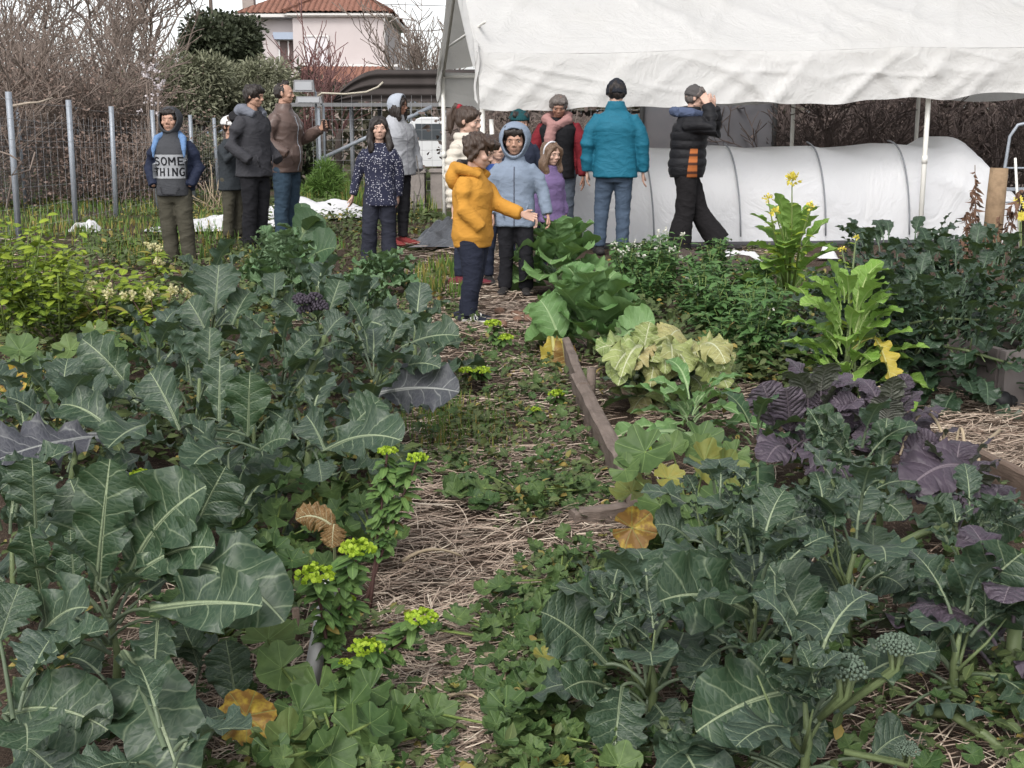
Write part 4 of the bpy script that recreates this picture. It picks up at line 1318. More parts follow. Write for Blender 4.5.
mallow('big-leaved mallow beside the cream flowered radish', gnd(120, 365), [], 26, .24, .07, .3)

mb = MB()
for poly, n, r_ in [([(470, 600), (560, 550), (650, 545), (640, 640), (560, 800), (490, 790)], 330, .022), ([(430, 470), (600, 440), (610, 530), (480, 520)], 170, .018), ([(410, 335), (560, 335), (590, 440), (410, 440)], 130, .022), ([(600, 560), (1040, 560), (1040, 790), (600, 790)], 260, .022), ([(60, 560), (300, 560), (300, 790), (200, 790)], 120, .02), ([(400, 620), (470, 680), (460, 790), (380, 790)], 70, .015)]:
    q, _, _ = px_scatter(poly, n)
    q[:, 2] = NR.uniform(.01, .075, n)
    palm_bulk(mb, q, np.stack([NR.normal(0, .35, n), NR.normal(-.25, .35, n), np.ones(n)], -1), r_ * NR.uniform(.5, 1.3, n), NR.rand(n) * 6.28, NR.rand(n), (NR.rand(n) < .02) * .3, K=29)
tag(build(mb, 'mallow_seedlings', MAT['mallow']), 'small scalloped mallow seedlings scattered over the straw path and beds', 'seedlings', kind='stuff')

# withered brown leaf on a stalk
p = Plant('withered_leaf', 'brown curled withered leaf hanging over the white stake', 'leaf', gnd(335, 590))
p.hero((335, 528, 2.85), (296, 520, 2.85), .07, .2, (0, -.9, .4), 'wilted', rnd=.8, age=1.2, att=(0, 0, 0.0))
p.hero((334, 524, 2.85), (332, 548, 2.82), .06, .15, (0, -.9, .4), 'wilted', rnd=.8, age=1.2, att=(0, 0, 0.0))
p.done('wilted')

# broad dark leaves between the wilted cabbage and the mallow
p = Plant('chard_plant', 'plain green broad-leaved chard between the wilted cabbage and the mallow', 'chard', gnd(690, 440))
p.fill(16, .16, .26, .10, 'oblong' if False else 'bolting', e0=(.1, 1.0), droop=(.6, 1.3), pet=.2)
p.hero((700, 440, 4.3), (628, 446, 4.0), .05, .1, (0, -.6, .8), 'lance', rnd=.5)
p.done('cabbage')
p = Plant('chard_plant', 'chard with long drooping dark leaves left of the purple mustard', 'chard', gnd(755, 485))
p.fill(13, .2, .28, .10, 'bolting', e0=(.1, 1.1), droop=(.6, 1.5), pet=.2)
p.done('collard')

# ------------------------------------------------------------------ spurges with lime flower heads
def spurge(label, base, heads, leafn=55, size=1.0):
    p = Plant('lime_spurge', label, 'spurge', base, 'lime flowered spurges')
    lf = MB()
    for (hx, hy, hY, r) in heads:
        c = p.l(at(hx, hy, hY))
        c0 = np.array([R.uniform(-.02, .02), R.uniform(-.02, .02), 0])
        sd = np.array([c[0] * .25, c[1] * .25, c[2] * .5]) + np.array([R.uniform(-.02, .02), 0, 0])
        t = np.linspace(0, 1, 8)[:, None]
        pts = (1 - t) ** 2 * c0 + 2 * t * (1 - t) * sd + t * t * (c - np.array([0, 0, r * .5]))
        p.stem(pts, .0055 * size, .003 * size, sides=6)
        n = leafn
        f = NR.uniform(.35, .97, n)[:, None]
        pos = (1 - f) ** 2 * c0 + 2 * f * (1 - f) * sd + f * f * c
        a = np.arange(n) * 2.4
        leaves_bulk(lf, pos, np.stack([np.cos(a), np.sin(a), NR.uniform(-.5, .6, n)], -1), np.stack([np.zeros(n), np.full(n, -.2), np.ones(n)], -1),
                    NR.uniform(.028, .05, n) * size * (.55 + .6 * f[:, 0]), NR.uniform(.015, .026, n) * size * (.55 + .6 * f[:, 0]), 'round', bend=.35, age=(NR.rand(n) < .06) * (f[:, 0] < .6) * .9)
        hm = MB()
        m = 30
        for k in range(m):
            ff = (k + .5) / m
            th = math.acos(1 - .9 * ff); ph = k * 2.39996
            d = np.array([math.sin(th) * math.cos(ph), math.sin(th) * math.sin(ph), math.cos(th) * .65])
            q = c - np.array([0, 0, r * .35]) + d * r * R.uniform(.85, 1.1)
            for j in range(3):
                az = R.uniform(0, 6.28)
                dd = np.array([[math.cos(az), math.sin(az), .5]])
                leaves_bulk(hm, q[None], dd, (d + NR.normal(0, .3, 3))[None], r * .34, r * .34, 'round', bend=-.2, fold=.1)
            hm.ball(q + d * r * .06, r * .09, seg=5, rings=3, rnd=.2)
        build(hm, 'flower_head', MAT['lime'], p.root)
    build(lf, 'leaves', MAT['euph'], p.root)
    build(p.S, 'stem', MAT['redstem'], p.root)


spurge('lime spurge with two big flower heads standing by the white stake', gnd(325, 690), [(315, 573, 2.42, .036), (358, 547, 2.5, .034), (348, 598, 2.5, .014)], 70)
spurge('lime spurge bending right over the straw path, lowest of the group', gnd(362, 700), [(421, 616, 2.42, .03), (367, 646, 2.36, .03), (345, 662, 2.34, .015)], 60)
spurge('lime spurge with tall red stems at the path edge behind the white stake', gnd(368, 610), [(387, 450, 2.95, .022), (417, 457, 2.95, .023)], 80)
spurge('lime spurge with one small head under the green broccoli leaf', gnd(142, 520), [(141, 474, 3.3, .028)], 30)
spurge('lime spurge pair beside the boy in the yellow hoodie', gnd(496, 352), [(493, 323, 6.6, .042), (506, 337, 6.5, .036)], 26, 1.3)
spurge('small lime spurge among the weeds in the middle of the path', gnd(483, 385), [(482, 370, 5.5, .035), (466, 370, 5.5, .03)], 24, 1.3)
spurge('small lime spurge beside the weathered board', gnd(553, 410), [(557, 393, 5.1, .03)], 20, 1.2)
spurge('tiny lime spurge on the path near the yellowed leaf', gnd(536, 420), [(535, 409, 4.9, .02)], 20)
spurge('lime spurge under the mallow leaf against the board', gnd(620, 480), [(648, 447, 3.6, .025)], 20)

# lime shrubs at the left edge
for lab, bx, by, hh, w in [('lime green alexanders, tallest at the left edge of the picture', 8, 352, .86, .36), ('lime green alexanders, second from the left edge, loose and leafy', 60, 350, .66, .32),
                           ('lime green alexanders, low and thin, nearest the cream flowers', 112, 338, .42, .34), ('lime green alexanders behind the others near the fence posts', 35, 318, .62, .5)]:
    p = Plant('alexanders_plant', lab, 'alexanders', gnd(bx, by), 'lime green alexanders')
    for k in range(14):
        a = R.uniform(0, 6.28); u = R.random() ** .5 * w
        top = np.array([math.cos(a) * u, math.sin(a) * u, hh * R.uniform(.6, 1.0) * (1 - .3 * u / w)])
        p.stem([(0, 0, 0), (top[0] * .6, top[1] * .6, top[2] * .5), tuple(top)], .006, .003, sides=5)
        n = 34
        f = NR.uniform(.35, 1, n)[:, None]
        pos = top * f * np.array([1, 1, 1]) + NR.normal(0, .05, (n, 3))
        aa = NR.rand(n) * 6.28
        leaves_bulk(p.L, pos, np.stack([np.cos(aa), np.sin(aa), NR.uniform(-.2, .5, n)], -1), np.stack([NR.normal(0, .3, n), NR.normal(-.2, .3, n), np.ones(n)], -1), NR.uniform(.035, .07, n), NR.uniform(.025, .045, n), 'round', rnd=np.clip(f[:, 0] * 1.3 - .45 + NR.normal(0, .2, n), 0, 1), bend=.3)
    p.done('alex', 'stem')

# cream-flowered radishes
for lab, bx, by, pts, hh in [('wild radish with a cloud of cream flowers among the weeds', 160, 352, [(150, 295), (172, 291), (140, 318), (165, 330), (190, 292), (130, 296), (178, 320)], .3),
                             ('wild radish with pale flowers and pinkish leaves nearer the left edge', 105, 350, [(85, 300), (98, 330), (108, 292), (92, 285)], .3),
                             ('wild radish with a few cream flowers at the feet of the hooded boy', 155, 285, [(150, 247), (158, 247), (160, 262)], .25)]:
    p = Plant('wild_radish', lab, 'wild radish', gnd(bx, by), 'flowering wild radishes')
    dist = p.base[1]
    for (hx, hy) in pts:
        fm = MB()
        c = p.l(at(hx, hy, dist + R.uniform(-.2, .2)))
        p.stem([(0, 0, 0), (c[0] * .5, c[1] * .5, c[2] * .6), tuple(c)], .005, .002, sides=5)
        for k in range(13):
            q = c + NR.normal(0, .016, 3)
            dd = unit(NR.normal(0, 1, (5, 3)) + np.array([0, -.3, .3]))
            leaves_bulk(fm, q + dd * .002, dd, unit(NR.normal(0, 1, (5, 3))), .017, .014, 'round')
        n = 14
        f = NR.uniform(.2, .9, n)[:, None]
        aa = NR.rand(n) * 6.28
        leaves_bulk(p.L, c * f, np.stack([np.cos(aa), np.sin(aa), NR.uniform(0, .8, n)], -1), np.tile([0, -.2, 1.0], (n, 1)), NR.uniform(.06, .14, n), NR.uniform(.03, .055, n), 'ovate', bend=.4, age=(NR.rand(n) < .25) * .6)
        build(fm, 'flower_cluster', MAT['cream'], p.root)
    p.done('alex', 'redstem')
    if False:
        pass

# rocket bed: individual clumps
spots = []
for i in range(34):
    q, a, b = px_scatter([(610, 270), (670, 268), (745, 295), (770, 330), (800, 380), (740, 390), (700, 340), (620, 305)], 1)
    spots.append(q[0])
spots.sort(key=lambda q: -q[1])
proto = []
for v in range(4):
    p = Plant('rocket_plant', 'leafy flowering rocket clump in the green strip between the cabbages and the bolting mustards', 'rocket', (0, 0, 0), 'rocket clumps')
    for k in range(9):
        fm = MB()
        a = R.uniform(0, 6.28); u = R.uniform(.03, .16); hh = R.uniform(.18, .38)
        top = np.array([math.cos(a) * u, math.sin(a) * u, hh])
        p.stem([(0, 0, 0), (top[0] * .5, top[1] * .5, hh * .6), tuple(top)], .004, .002, sides=4)
        n = 26
        f = NR.uniform(.1, 1, n)[:, None]
        aa = NR.rand(n) * 6.28
        leaves_bulk(p.L, top * f, np.stack([np.cos(aa), np.sin(aa), NR.uniform(-.1, .8, n)], -1), np.tile([0, -.2, 1.0], (n, 1)) + NR.normal(0, .2, (n, 3)), NR.uniform(.05, .10, n) * (1.2 - .5 * f[:, 0]), NR.uniform(.02, .04, n), 'ovate', bend=.4)
        if R.random() < .10:
            for j in range(3):
                c = top + NR.normal(0, .012, 3)
                dd = unit(NR.normal(0, 1, (4, 3)))
                leaves_bulk(fm, c + dd * .002, dd, unit(NR.normal(0, 1, (4, 3))), .014, .009, 'round')
        if fm.n:
            build(fm, 'flower_cluster', MAT['white_petal'], p.root)
    p.done('arug', 'stem')
    proto.append(p.root)
for i, q in enumerate(spots):
    o = proto[i] if i < 4 else copy_tree(proto[i % 4])
    o.location = tuple(q)
    o.rotation_euler.z = R.uniform(0, 6.28)
    s_ = R.uniform(.7, 1.1)
    o.scale = (s_, s_, s_)
# two tall flowering ones by the tunnel
for lab, hx, hy, bx, by in [('tall white-flowered rocket below the jeans of the teal jacket', 622, 246, 625, 300), ('tall white-flowered rocket in front of the black wide trousers', 672, 236, 668, 300)]:
    p = Plant('rocket_plant', lab, 'rocket', gnd(bx, by))
    for k in range(10):
        fm = MB()
        c = p.l(at(hx + R.uniform(-22, 22), hy + R.uniform(-4, 22), p.base[1] + R.uniform(-.1, .1)))
        p.stem([(0, 0, 0), (c[0] * .5, c[1] * .5, c[2] * .6), tuple(c)], .005, .002, sides=4)
        n = 24
        f = NR.uniform(.1, 1, n)[:, None]
        aa = NR.rand(n) * 6.28
        leaves_bulk(p.L, c * f, np.stack([np.cos(aa), np.sin(aa), NR.uniform(-.1, .8, n)], -1), np.tile([0, -.2, 1.0], (n, 1)), NR.uniform(.05, .10, n), NR.uniform(.02, .04, n), 'ovate', bend=.4)
        for j in range(3):
            q = c + NR.normal(0, .014, 3)
            dd = unit(NR.normal(0, 1, (4, 3)))
            leaves_bulk(fm, q + dd * .002, dd, unit(NR.normal(0, 1, (4, 3))), .018, .012, 'round')
        build(fm, 'flower_cluster', MAT['white_petal'], p.root)
    p.done('arug', 'stem')
# ------------------------------------------------------------------ boards, stakes and small garden things
def wood_mat(name, a, b, rough=.85):
    n = NT(name)
    co = n.coord('Object')
    mp = n.n('ShaderNodeMapping'); mp.inputs['Scale'].default_value = (6, 50, 50); n.put(mp.inputs[0], co)
    g1 = n.noise(mp.outputs[0], 1.0, 5, .65, .6)
    bl = n.noise(co, 9.0, 4)
    c = n.mix(g1, a, b)
    c = n.mix(n.mapr(bl, .5, .75, 0, .6), c, sc(a, .55))
    n.base(c, rough, .15)
    n.bump(g1, .6, .01)
    return n.m


MAT['oldwood'] = wood_mat('weathered_wood', (0.085, 0.065, 0.055), (0.26, 0.21, 0.18))
MAT['postwood'] = wood_mat('fresh_pine_wood', (0.20, 0.135, 0.085), (0.32, 0.23, 0.145))
MAT['brownwood'] = wood_mat('brown_board_wood', (0.10, 0.07, 0.055), (0.20, 0.15, 0.12))
MAT['white_paint'] = simple('chalky_white_paint', (0.62, 0.61, 0.60), .6, .12, 14, .2)
MAT['galv'] = simple('galvanised_steel', (0.27, 0.295, 0.33), .5, .18, 12, .1, metal=.35)
MAT['wire'] = simple('grey_wire', (0.30, 0.30, 0.31), .6, .2, 3, 0)
MAT['whitepole'] = simple('white_enamel_pole', (0.68, 0.67, 0.63), .45, .1, 5, .05)
MAT['greypipe'] = simple('grey_plastic_pipe', (0.22, 0.23, 0.25), .5, .15, 8, .05)


def plank(name, label, cat, A, B, hgt, thick, m, lean=0.0, seg=14, group=None, wob=.004):
    """a board standing on edge from A to B on the ground"""
    A, B = Vector(A), Vector(B)
    d = B - A
    L = d.length
    mb = MB()
    xs_ = np.linspace(0, L, seg)
    ring = []
    for x in xs_:
        ht = hgt + R.uniform(-wob, wob)
        z0 = -.03 - A.z
        tl = lean + R.uniform(-.01, .01)
        c = thick / 2
        pr = [(-c, z0), (c, z0), (c + tl * hgt, ht - .006), (c * .6 + tl * hgt, ht), (-c * .6 + tl * hgt, ht + R.uniform(-wob, wob)), (-c + tl * hgt, ht - .006)]
        ring.append([(x, p[0] + R.uniform(-.002, .002), p[1]) for p in pr])
    P_ = np.array(ring)
    mb.grid(P_, wrap=True)
    k = P_.shape[1]
    for e, fl in ((0, 1), (seg - 1, 0)):
        q = P_[e]
        mb.add(q, [(0, 1, 2, 5), (2, 3, 4, 5)] if not fl else [(5, 2, 1, 0), (5, 4, 3, 2)])
    o = build(mb, name, m, smooth=False)
    o.location = A
    o.rotation_euler = (0, 0, math.atan2(d.y, d.x))
    return tag(o, label, cat, group)


a_, b_ = gnd(628, 512), gnd(567, 372)
plank('bed_board', 'weathered grey-brown board standing on edge along the path, between the mallow and the wilted cabbage', 'board', gnd(637, 515), gnd(580, 400), .12, .055, MAT['oldwood'], .12, 18)
plank('bed_board', 'second weathered board behind the long one, ending at the cabbage', 'board', gnd(585, 412), gnd(567, 362), .13, .04, MAT['oldwood'], .05, 8)
mb = MB(); c = gnd(590, 404)
mb.tube([(0, 0, -.05), (0.005, 0, .16)], [.022, .02], 7)
tag(build(mb, 'stake', MAT['oldwood']), 'short worn wooden peg holding the two boards together', 'stake').location = c
plank('end_board', 'short weathered board lying across the path end of the bed', 'board', gnd(572, 526), gnd(627, 519), .05, .05, MAT['oldwood'], 0, 8)
mb = MB(); A = gnd(306, 700); top = at(332, 575, 2.52) - A
mb.tube([(0, 0, -.02), tuple(top * .5), tuple(top)], [.018, .018, .017], 4)
tag(build(mb, 'white_stake', MAT['white_paint']), 'leaning white painted stake among the spurge stems', 'stake').location = A
mb = MB(); A = gnd(297, 645)
mb.tube([(0, 0, -.02), (0, 0, .09)], [.010, .009], 6)
tag(build(mb, 'brown_peg', MAT['brownwood']), 'thin brown peg beside the white stake', 'stake').location = A
plank('bed_board', 'brown plank edging the right bed beside the biggest purple mustard leaf', 'board', gnd(960, 470), gnd(1075, 535), .11, .035, MAT['brownwood'], 0, 10)
plank('bed_board', 'small end of a brown board under the pale bolting mustard', 'board', gnd(868, 412), gnd(905, 428), .10, .04, MAT['brownwood'], 0, 6)

# grey raised bed corner on the right
t = thing('raised_bed', 'grey wooden raised bed corner at the right edge under the dark broccoli', 'raised bed', gnd(1002, 408))
mb = MB(); mb.box((.6, .02, .11), (1.2, .04, .27)); build(mb, 'front_board', MAT['greywood'] if 'greywood' in MAT else simple('grey_painted_board', (0.17, 0.15, 0.145), .8, .3, 6, .3), t, False)
mb = MB(); mb.box((.02, .66, .115), (.04, 1.2, .26)); build(mb, 'side_board', simple('grey_brown_board', (0.14, 0.12, 0.115), .8, .3, 6, .3), t, False)
mb = MB(); mb.box((.62, .66, .08), (1.12, 1.16, .2)); build(mb, 'soil', simple('bed_soil', (0.05, 0.038, 0.03), .95, .4, 20, .8), t, False)
t.rotation_euler.z = .25
mb = MB()
mb.ball((0, 0, .035), (.05, .04, .045), seg=9, rings=6); mb.ball((.04, .01, .03), (.035, .03, .03), seg=8, rings=5)
tag(build(mb, 'black_pot', simple('black_plastic_pot', (0.02, 0.02, 0.022), .5, .2, 8, .1)), 'crumpled black plastic pot on the straw against the grey raised bed', 'pot').location = gnd(1001, 409)

# dry stalks behind the purple mustard
for i, pts in enumerate([[(900, 455, 3.9), (925, 408, 4.0), (948, 450, 3.9)], [(955, 450, 3.85), (962, 425, 3.85), (966, 475, 3.75)], [(966, 470, 3.7), (975, 440, 3.75), (980, 480, 3.7)], [(940, 480, 3.6), (1000, 430, 3.8)], [(860, 398, 4.6), (885, 385, 4.7), (900, 402, 4.6)]]):
    P_ = [at(*q) for q in pts]
    base = Vector(P_[0])
    mb = MB()
    if len(P_) == 3:
        t_ = np.linspace(0, 1, 9)[:, None]
        a, b, c = [np.array(q - base) for q in P_]
        b = b + (b - (a + c) / 2) * .8
        pp = (1 - t_) ** 2 * a + 2 * t_ * (1 - t_) * b + t_ * t_ * c
    else:
        pp = [np.array(q - base) for q in P_]
    mb.tube(pp, np.linspace(.004, .006, len(pp)), 5)
    o = build(mb, 'dry_stalk', MAT['straw_pale'])
    o.location = base
    tag(o, ['pale bent dry stalk with a long hooked top behind the purple mustard', 'short hooked dry stalk right of the long bent one', 'small pale dry stalk nearest the brown plank', 'straight dry stalk leaning over the straw', 'dry stalk curled at the foot of the pale bolting mustard'][i], 'stalk')
# stalks and sticks on the path
for lab, a, b, w in [('long pale dry leaf stalk lying across the straw path', (402, 562), (462, 556), .010), ('curved pale dry leaf lying on the straw by the mallow', (484, 655), (502, 690), .012), ('pale dry stick at the bottom of the straw path', (440, 700), (490, 712), .007), ('flat grey stick lying between savoy and kale on the straw', (414, 268), (415, 288), .02)]:
    A, B = gnd(*a, .02), gnd(*b, .02)
    d = B - A
    mb = MB()
    t_ = np.linspace(0, 1, 8)[:, None]
    sd = np.array([-d.y, d.x, 0])
    mb.tube(np.array(d) * t_ + sd * (t_ * (1 - t_)) * .5 + np.array([0, 0, .02]) * t_ * (1 - t_) * 4, np.linspace(w, w * .5, 8) * .6, 6)
    o = build(mb, 'dry_stick', MAT['straw_pale']); o.location = A
    tag(o, lab, 'stick')
# fallen leaves / stones by the boy's shoe
mb = MB()
for k in range(9):
    q = gnd(R.uniform(498, 535), R.uniform(312, 330))
    mb.ball(q - gnd(515, 320) + Vector((0, 0, .02)), (R.uniform(.03, .06), R.uniform(.02, .04), R.uniform(.015, .03)), Matrix.Rotation(R.uniform(0, 3), 4, 'Z'), 8, 5, R.random())
o = build(mb, 'fallen_leaves', simple('brown_fallen_leaf', (0.17, 0.10, 0.07), .9, .4, 20, .5)); o.location = gnd(515, 320)
tag(o, 'heap of curled brown fallen leaves behind the striped shoe', 'leaves')

# white crop cover on the ground behind the group
def blanket(name, label, px, py, sx, sy, hh, m, seed, n=40, cat='crop cover'):
    u = np.linspace(-1, 1, n)
    X_, Y_ = np.meshgrid(u, u, indexing='ij')
    rr_ = np.sqrt(X_ ** 2 + Y_ ** 2)
    P_ = np.stack([X_ * sx * (1 + .12 * np.sin(3 * Y_ + seed)), Y_ * sy * (1 + .15 * np.sin(2.5 * X_ + seed)), np.zeros_like(X_)], -1)
    z = .55 + .45 * nz(P_, 1.6 / max(sx, sy) * 1.0, seed) + .22 * np.abs(nz(P_, 3.2 / max(sx, sy), seed + 1))
    P_[:, :, 2] = np.clip(z, .08, None) * hh * np.clip((1 - np.clip(rr_, 0, 1) ** 3), 0, 1) + .004
    mb = MB(); mb.grid(P_)
    o = build(mb, name, m); o.location = gnd(px, py)
    return tag(o, label, cat)


MAT['fleece'] = simple('white_fleece', (0.56, 0.56, 0.57), .8, .06, 8, .35, .02, bscale=9)
blanket('crop_cover', 'crumpled white crop fleece on the ground behind the dark jacketed teenager', 232, 226, .85, .9, .13, MAT['fleece'], 3)
blanket('crop_cover', 'crumpled white crop fleece behind the man in the brown jacket, far right piece', 315, 214, .85, 1.0, .2, MAT['fleece'], 8)
blanket('crop_cover', 'small white fleece scrap left of the leaning fence post foot', 86, 231, .22, .2, .12, MAT['fleece'], 5, 16)
blanket('plastic_sheet', 'black plastic sheet heaped on the straw behind the yellow hoodie', 452, 243, .42, .6, .30, simple('black_plastic', (0.075, 0.08, 0.09), .3, .3, 5, .5, .03, spec=.5), 12, 30, 'plastic sheet')
blanket('sack', 'white sack on the soil behind the black trousers', 735, 262, .26, .12, .14, MAT['fleece'], 15, 16, 'sack')
blanket('sack', 'small white bag at the foot of the tunnel behind the bolting mustards', 827, 258, .10, .1, .14, MAT['fleece'], 19, 14, 'bag')
blanket('soil_heap', 'dark soil heap with straw by the black trousers', 705, 266, .5, .3, .16, simple('heap_soil', (0.09, 0.07, 0.06), .95, .5, 25, .9, .03), 21, 26, 'soil heap')

# ------------------------------------------------------------------ party tent
def tarp_mat():
    n = NT('white_tarpaulin')
    co = n.coord('Object')
    a = n.noise(co, 1.2, 5, .6, .8)
    b = n.noise(co, 5.0, 5, .6, 1.2)
    d = n.noise(co, 22.0, 3)
    dirt = n.noise(co, .8, 6, .65)
    c = n.mix(n.mapr(dirt, .45, .75, 0, .5), (0.565, 0.56, 0.55), (0.46, 0.45, 0.425))
    sp_ = n.noise(co, 16.0, 3)
    c = n.mix(n.mapr(sp_, .70, .76, 0, .35), c, (0.38, 0.33, 0.27))
    n.base(c, .5, .3)
    h_ = n.math('ADD', n.math('MULTIPLY', n.math('ABSOLUTE', n.math('SUBTRACT', b, .5)), .6), n.math('ADD', n.math('MULTIPLY', n.math('ABSOLUTE', n.math('SUBTRACT', a, .5)), 1.4), n.math('MULTIPLY', d, .05)))
    n.bump(h_, .55, .06)
    tr = n.n('ShaderNodeBsdfTranslucent'); n.put(tr.inputs[0], (0.75, 0.73, 0.68))
    mx = n.n('ShaderNodeMixShader'); mx.inputs[0].default_value = .22
    n.t.links.new(n.b.outputs[0], mx.inputs[1]); n.t.links.new(tr.outputs[0], mx.inputs[2]); n.t.links.new(mx.outputs[0], n.out.inputs[0])
    return n.m


MAT['tarp'] = tarp_mat()
FL = at(484, 254, 12.4); FL.z = 0                    # front left pole foot
ang = math.atan2(.153, 1)
tent = thing('party_tent', 'large white tarpaulin party tent with a sagging valance on white poles', 'tent', (FL.x, FL.y, 0), ang)
TL, TD, TE, TR = 8.6, 4.0, 1.93, 3.15               # length, depth, eave, ridge


def fold(u, v, s):
    q = np.stack([u, v, 0 * u], -1)
    return nz(q, .45, s) * .05 + (1 - np.abs(nz(np.stack([u + v * .7, v * .35, 0 * u], -1), .8, s + 1))) ** 3 * .05 + (1 - np.abs(nz(np.stack([u * .6 - v * .8, v * .5, 0 * u], -1), 1.1, s + 2))) ** 4 * .035


# roof: front and back slopes as one sheet
na, nb_ = 150, 60
u = np.linspace(-.06, TL, na)
v = np.linspace(0, 1, nb_)
U, V = np.meshgrid(u, v, indexing='ij')
eave = TE + U * .022
zz_ = eave + (TR - eave) * (1 - np.abs(2 * V - 1))
bay = np.abs(np.sin(PI * U / 2.15))                   # sag between the rafters
slope = np.sin(PI * np.clip(1 - np.abs(2 * V - 1), 0, 1))
zz_ = zz_ - .06 * bay * slope + fold(U, V * TD, 5) * .8 * np.clip(V * 7, 0.05, 1) - .025 * bay * (np.abs(2 * V - 1) ** 6)
# diagonal tension creases running to the pole heads
for x0 in (0, 2.15, 4.3, 6.45):
    for sgn in (-1, 1):
        dline = (U - x0) - sgn * (V * TD) * .55
        zz_ += .035 * np.exp(-(dline / .05) ** 2) * np.exp(-((V - .18) / .25) ** 2) * np.clip(V * 9, 0, 1)
for xp in (2.85, 4.3):
    for sgn in (-1, 1):
        zz_ += .04 * np.exp(-(((U - xp) - sgn * (.5 + V * TD * .55)) / .05) ** 2) * np.exp(-(V / .22) ** 2) * np.clip(V * 14, 0, 1)
P_ = np.stack([U, V * TD, zz_], -1)
mb = MB(); mb.grid(P_)
build(mb, 'roof_sheet', MAT['tarp'], tent)


def valance(y, side, drop, seed, name, x0=-.05, x1=TL, extra=None):
    na_, nb2 = 170, 26
    u_ = np.linspace(x0, x1, na_); w_ = np.linspace(0, 1, nb2)
    U_, W_ = np.meshgrid(u_, w_, indexing='ij')
    ev = TE + U_ * .022 - .025 * np.abs(np.sin(PI * U_ / 2.15)) - .001
    dr = drop(U_)
    z_ = ev - dr * W_
    ws = W_ ** .6
    out = .004 + .06 * W_ + .035 * ws * nz(np.stack([U_, W_ * .4, 0 * U_], -1), .4, seed) + .045 * ws * (1 - np.abs(nz(np.stack([U_ + .6 * W_, W_ * .4, 0 * U_], -1), .9, seed + 1))) ** 3 + .022 * (1 - np.abs(nz(np.stack([U_ * .8 - .8 * W_, W_ * .9, 0 * U_], -1), 1.6, seed + 2))) ** 4 * np.sin(PI * np.clip(W_ + .1, 0, 1))
    for xp in (0.0, 2.15, 4.3, 6.45):
        for sg in (-1, 1):
            dl = (U_ - xp) - sg * (W_) * .7
            out += .016 * np.exp(-(dl / .06) ** 2) * np.sin(PI * np.clip(W_ * .9 + .05, 0, 1))
    for xp in (2.85, 4.3):
        for sg in (-1, 1):
            out += .05 * np.exp(-(((U_ - xp) - sg * (1 - W_) * .5) / .045) ** 2) * (.3 + .7 * W_)
    m_ = MB(); m_.grid(np.stack([U_, y + side * out, z_], -1))
    return build(m_, name, MAT['tarp'], tent)


valance(0, -1, lambda U_: .535 - .02 * np.clip(U_ / 3, 0, 1) - .085 * np.exp(-((U_ - 5.25) / .35) ** 2) + .014 * np.sin(U_ * 4.1) + .008 * np.sin(U_ * 11), 31, 'front_valance')
valance(TD, 1, lambda U_: .42 + .05 * np.sin(U_ * 1.9), 41, 'rear_valance')
# gable trim on the left end, a short skirt following the rake
na_, nb2 = 40, 8
v_ = np.linspace(0, 1, na_); w_ = np.linspace(0, 1, nb2)
V_, W_ = np.meshgrid(v_, w_, indexing='ij')
zt = TE + (TR - TE) * (1 - np.abs(2 * V_ - 1))
P_ = np.stack([-.06 - .03 * W_ + .02 * nz(np.stack([V_ * 4, W_, 0 * V_], -1), .7, 9), V_ * TD, zt - W_ * .16], -1)
mb = MB(); mb.grid(P_); build(mb, 'gable_trim', MAT['tarp'], tent)
# left front corner flap wrapping round the pole
V_, W_ = np.meshgrid(np.linspace(0, 1, 14), np.linspace(0, 1, 20), indexing='ij')
P_ = np.stack([-.06 + .02 * np.sin(W_ * 7 + V_ * 5), V_ * .26 * (1 - .45 * W_) - .06, TE + .05 + V_ * .12 - W_ * .58], -1)
mb = MB(); mb.grid(P_); build(mb, 'corner_flap', MAT['tarp'], tent)
V_, W_ = np.meshgrid(np.linspace(0, 1, 14), np.linspace(0, 1, 20), indexing='ij')
P_ = np.stack([-.06 + .02 * np.sin(W_ * 6 + V_ * 4), TD + .06 - V_ * .5 * (1 - .3 * W_), TE + .05 + V_ * .25 - W_ * .42], -1)
mb = MB(); mb.grid(P_); build(mb, 'corner_flap', MAT['tarp'], tent)
for (x, y) in [(0, 0), (4.62, 0), (8.5, 0), (0, TD), (4.66, TD), (6.42, TD), (8.5, TD)]:
    mb = MB(); ev = TE + x * .022
    y += .07 if y == 0 else -.07
    mb.tube([(x, y, -.03), (x, y, .9), (x, y, ev - .06)], .026, 10)
    mb.tube([(x, y, .86), (x, y, .94)], .031, 10)
    build(mb, 'pole', MAT['whitepole'], tent)
for y in (0, TD):
    mb = MB(); yb = y + (.07 if y == 0 else -.07); mb.tube([(0, yb, TE - .06), (TL, yb, TE + TL * .022 - .06)], .02, 8); build(mb, 'eave_bar', MAT['whitepole'], tent)
mb = MB(); mb.tube([(0, TD / 2, TR - .10), (TL, TD / 2, TR - .10)], .02, 8); build(mb, 'ridge_bar', MAT['whitepole'], tent)
for x in (0, 2.15, 4.3, 6.45, 8.5):
    mb = MB(); ev = TE + x * .022
    mb.tube([(x, .07, ev - .06), (x, TD / 2, TR - .12), (x, TD - .07, ev - .06)], .018, 8); build(mb, 'rafter', MAT['whitepole'], tent)
mb = MB(); mb.tube([(0.02, 0, TE + .28), (0.02, TD, TE + .28)], .014, 8); build(mb, 'tie_bar', MAT['whitepole'], tent)
mb = MB(); mb.tube([(.08, .03, 1.3), (.12, .05, .6), (.10, .04, .02)], .022, 8); build(mb, 'spare_pole', MAT['whitepole'], tent)

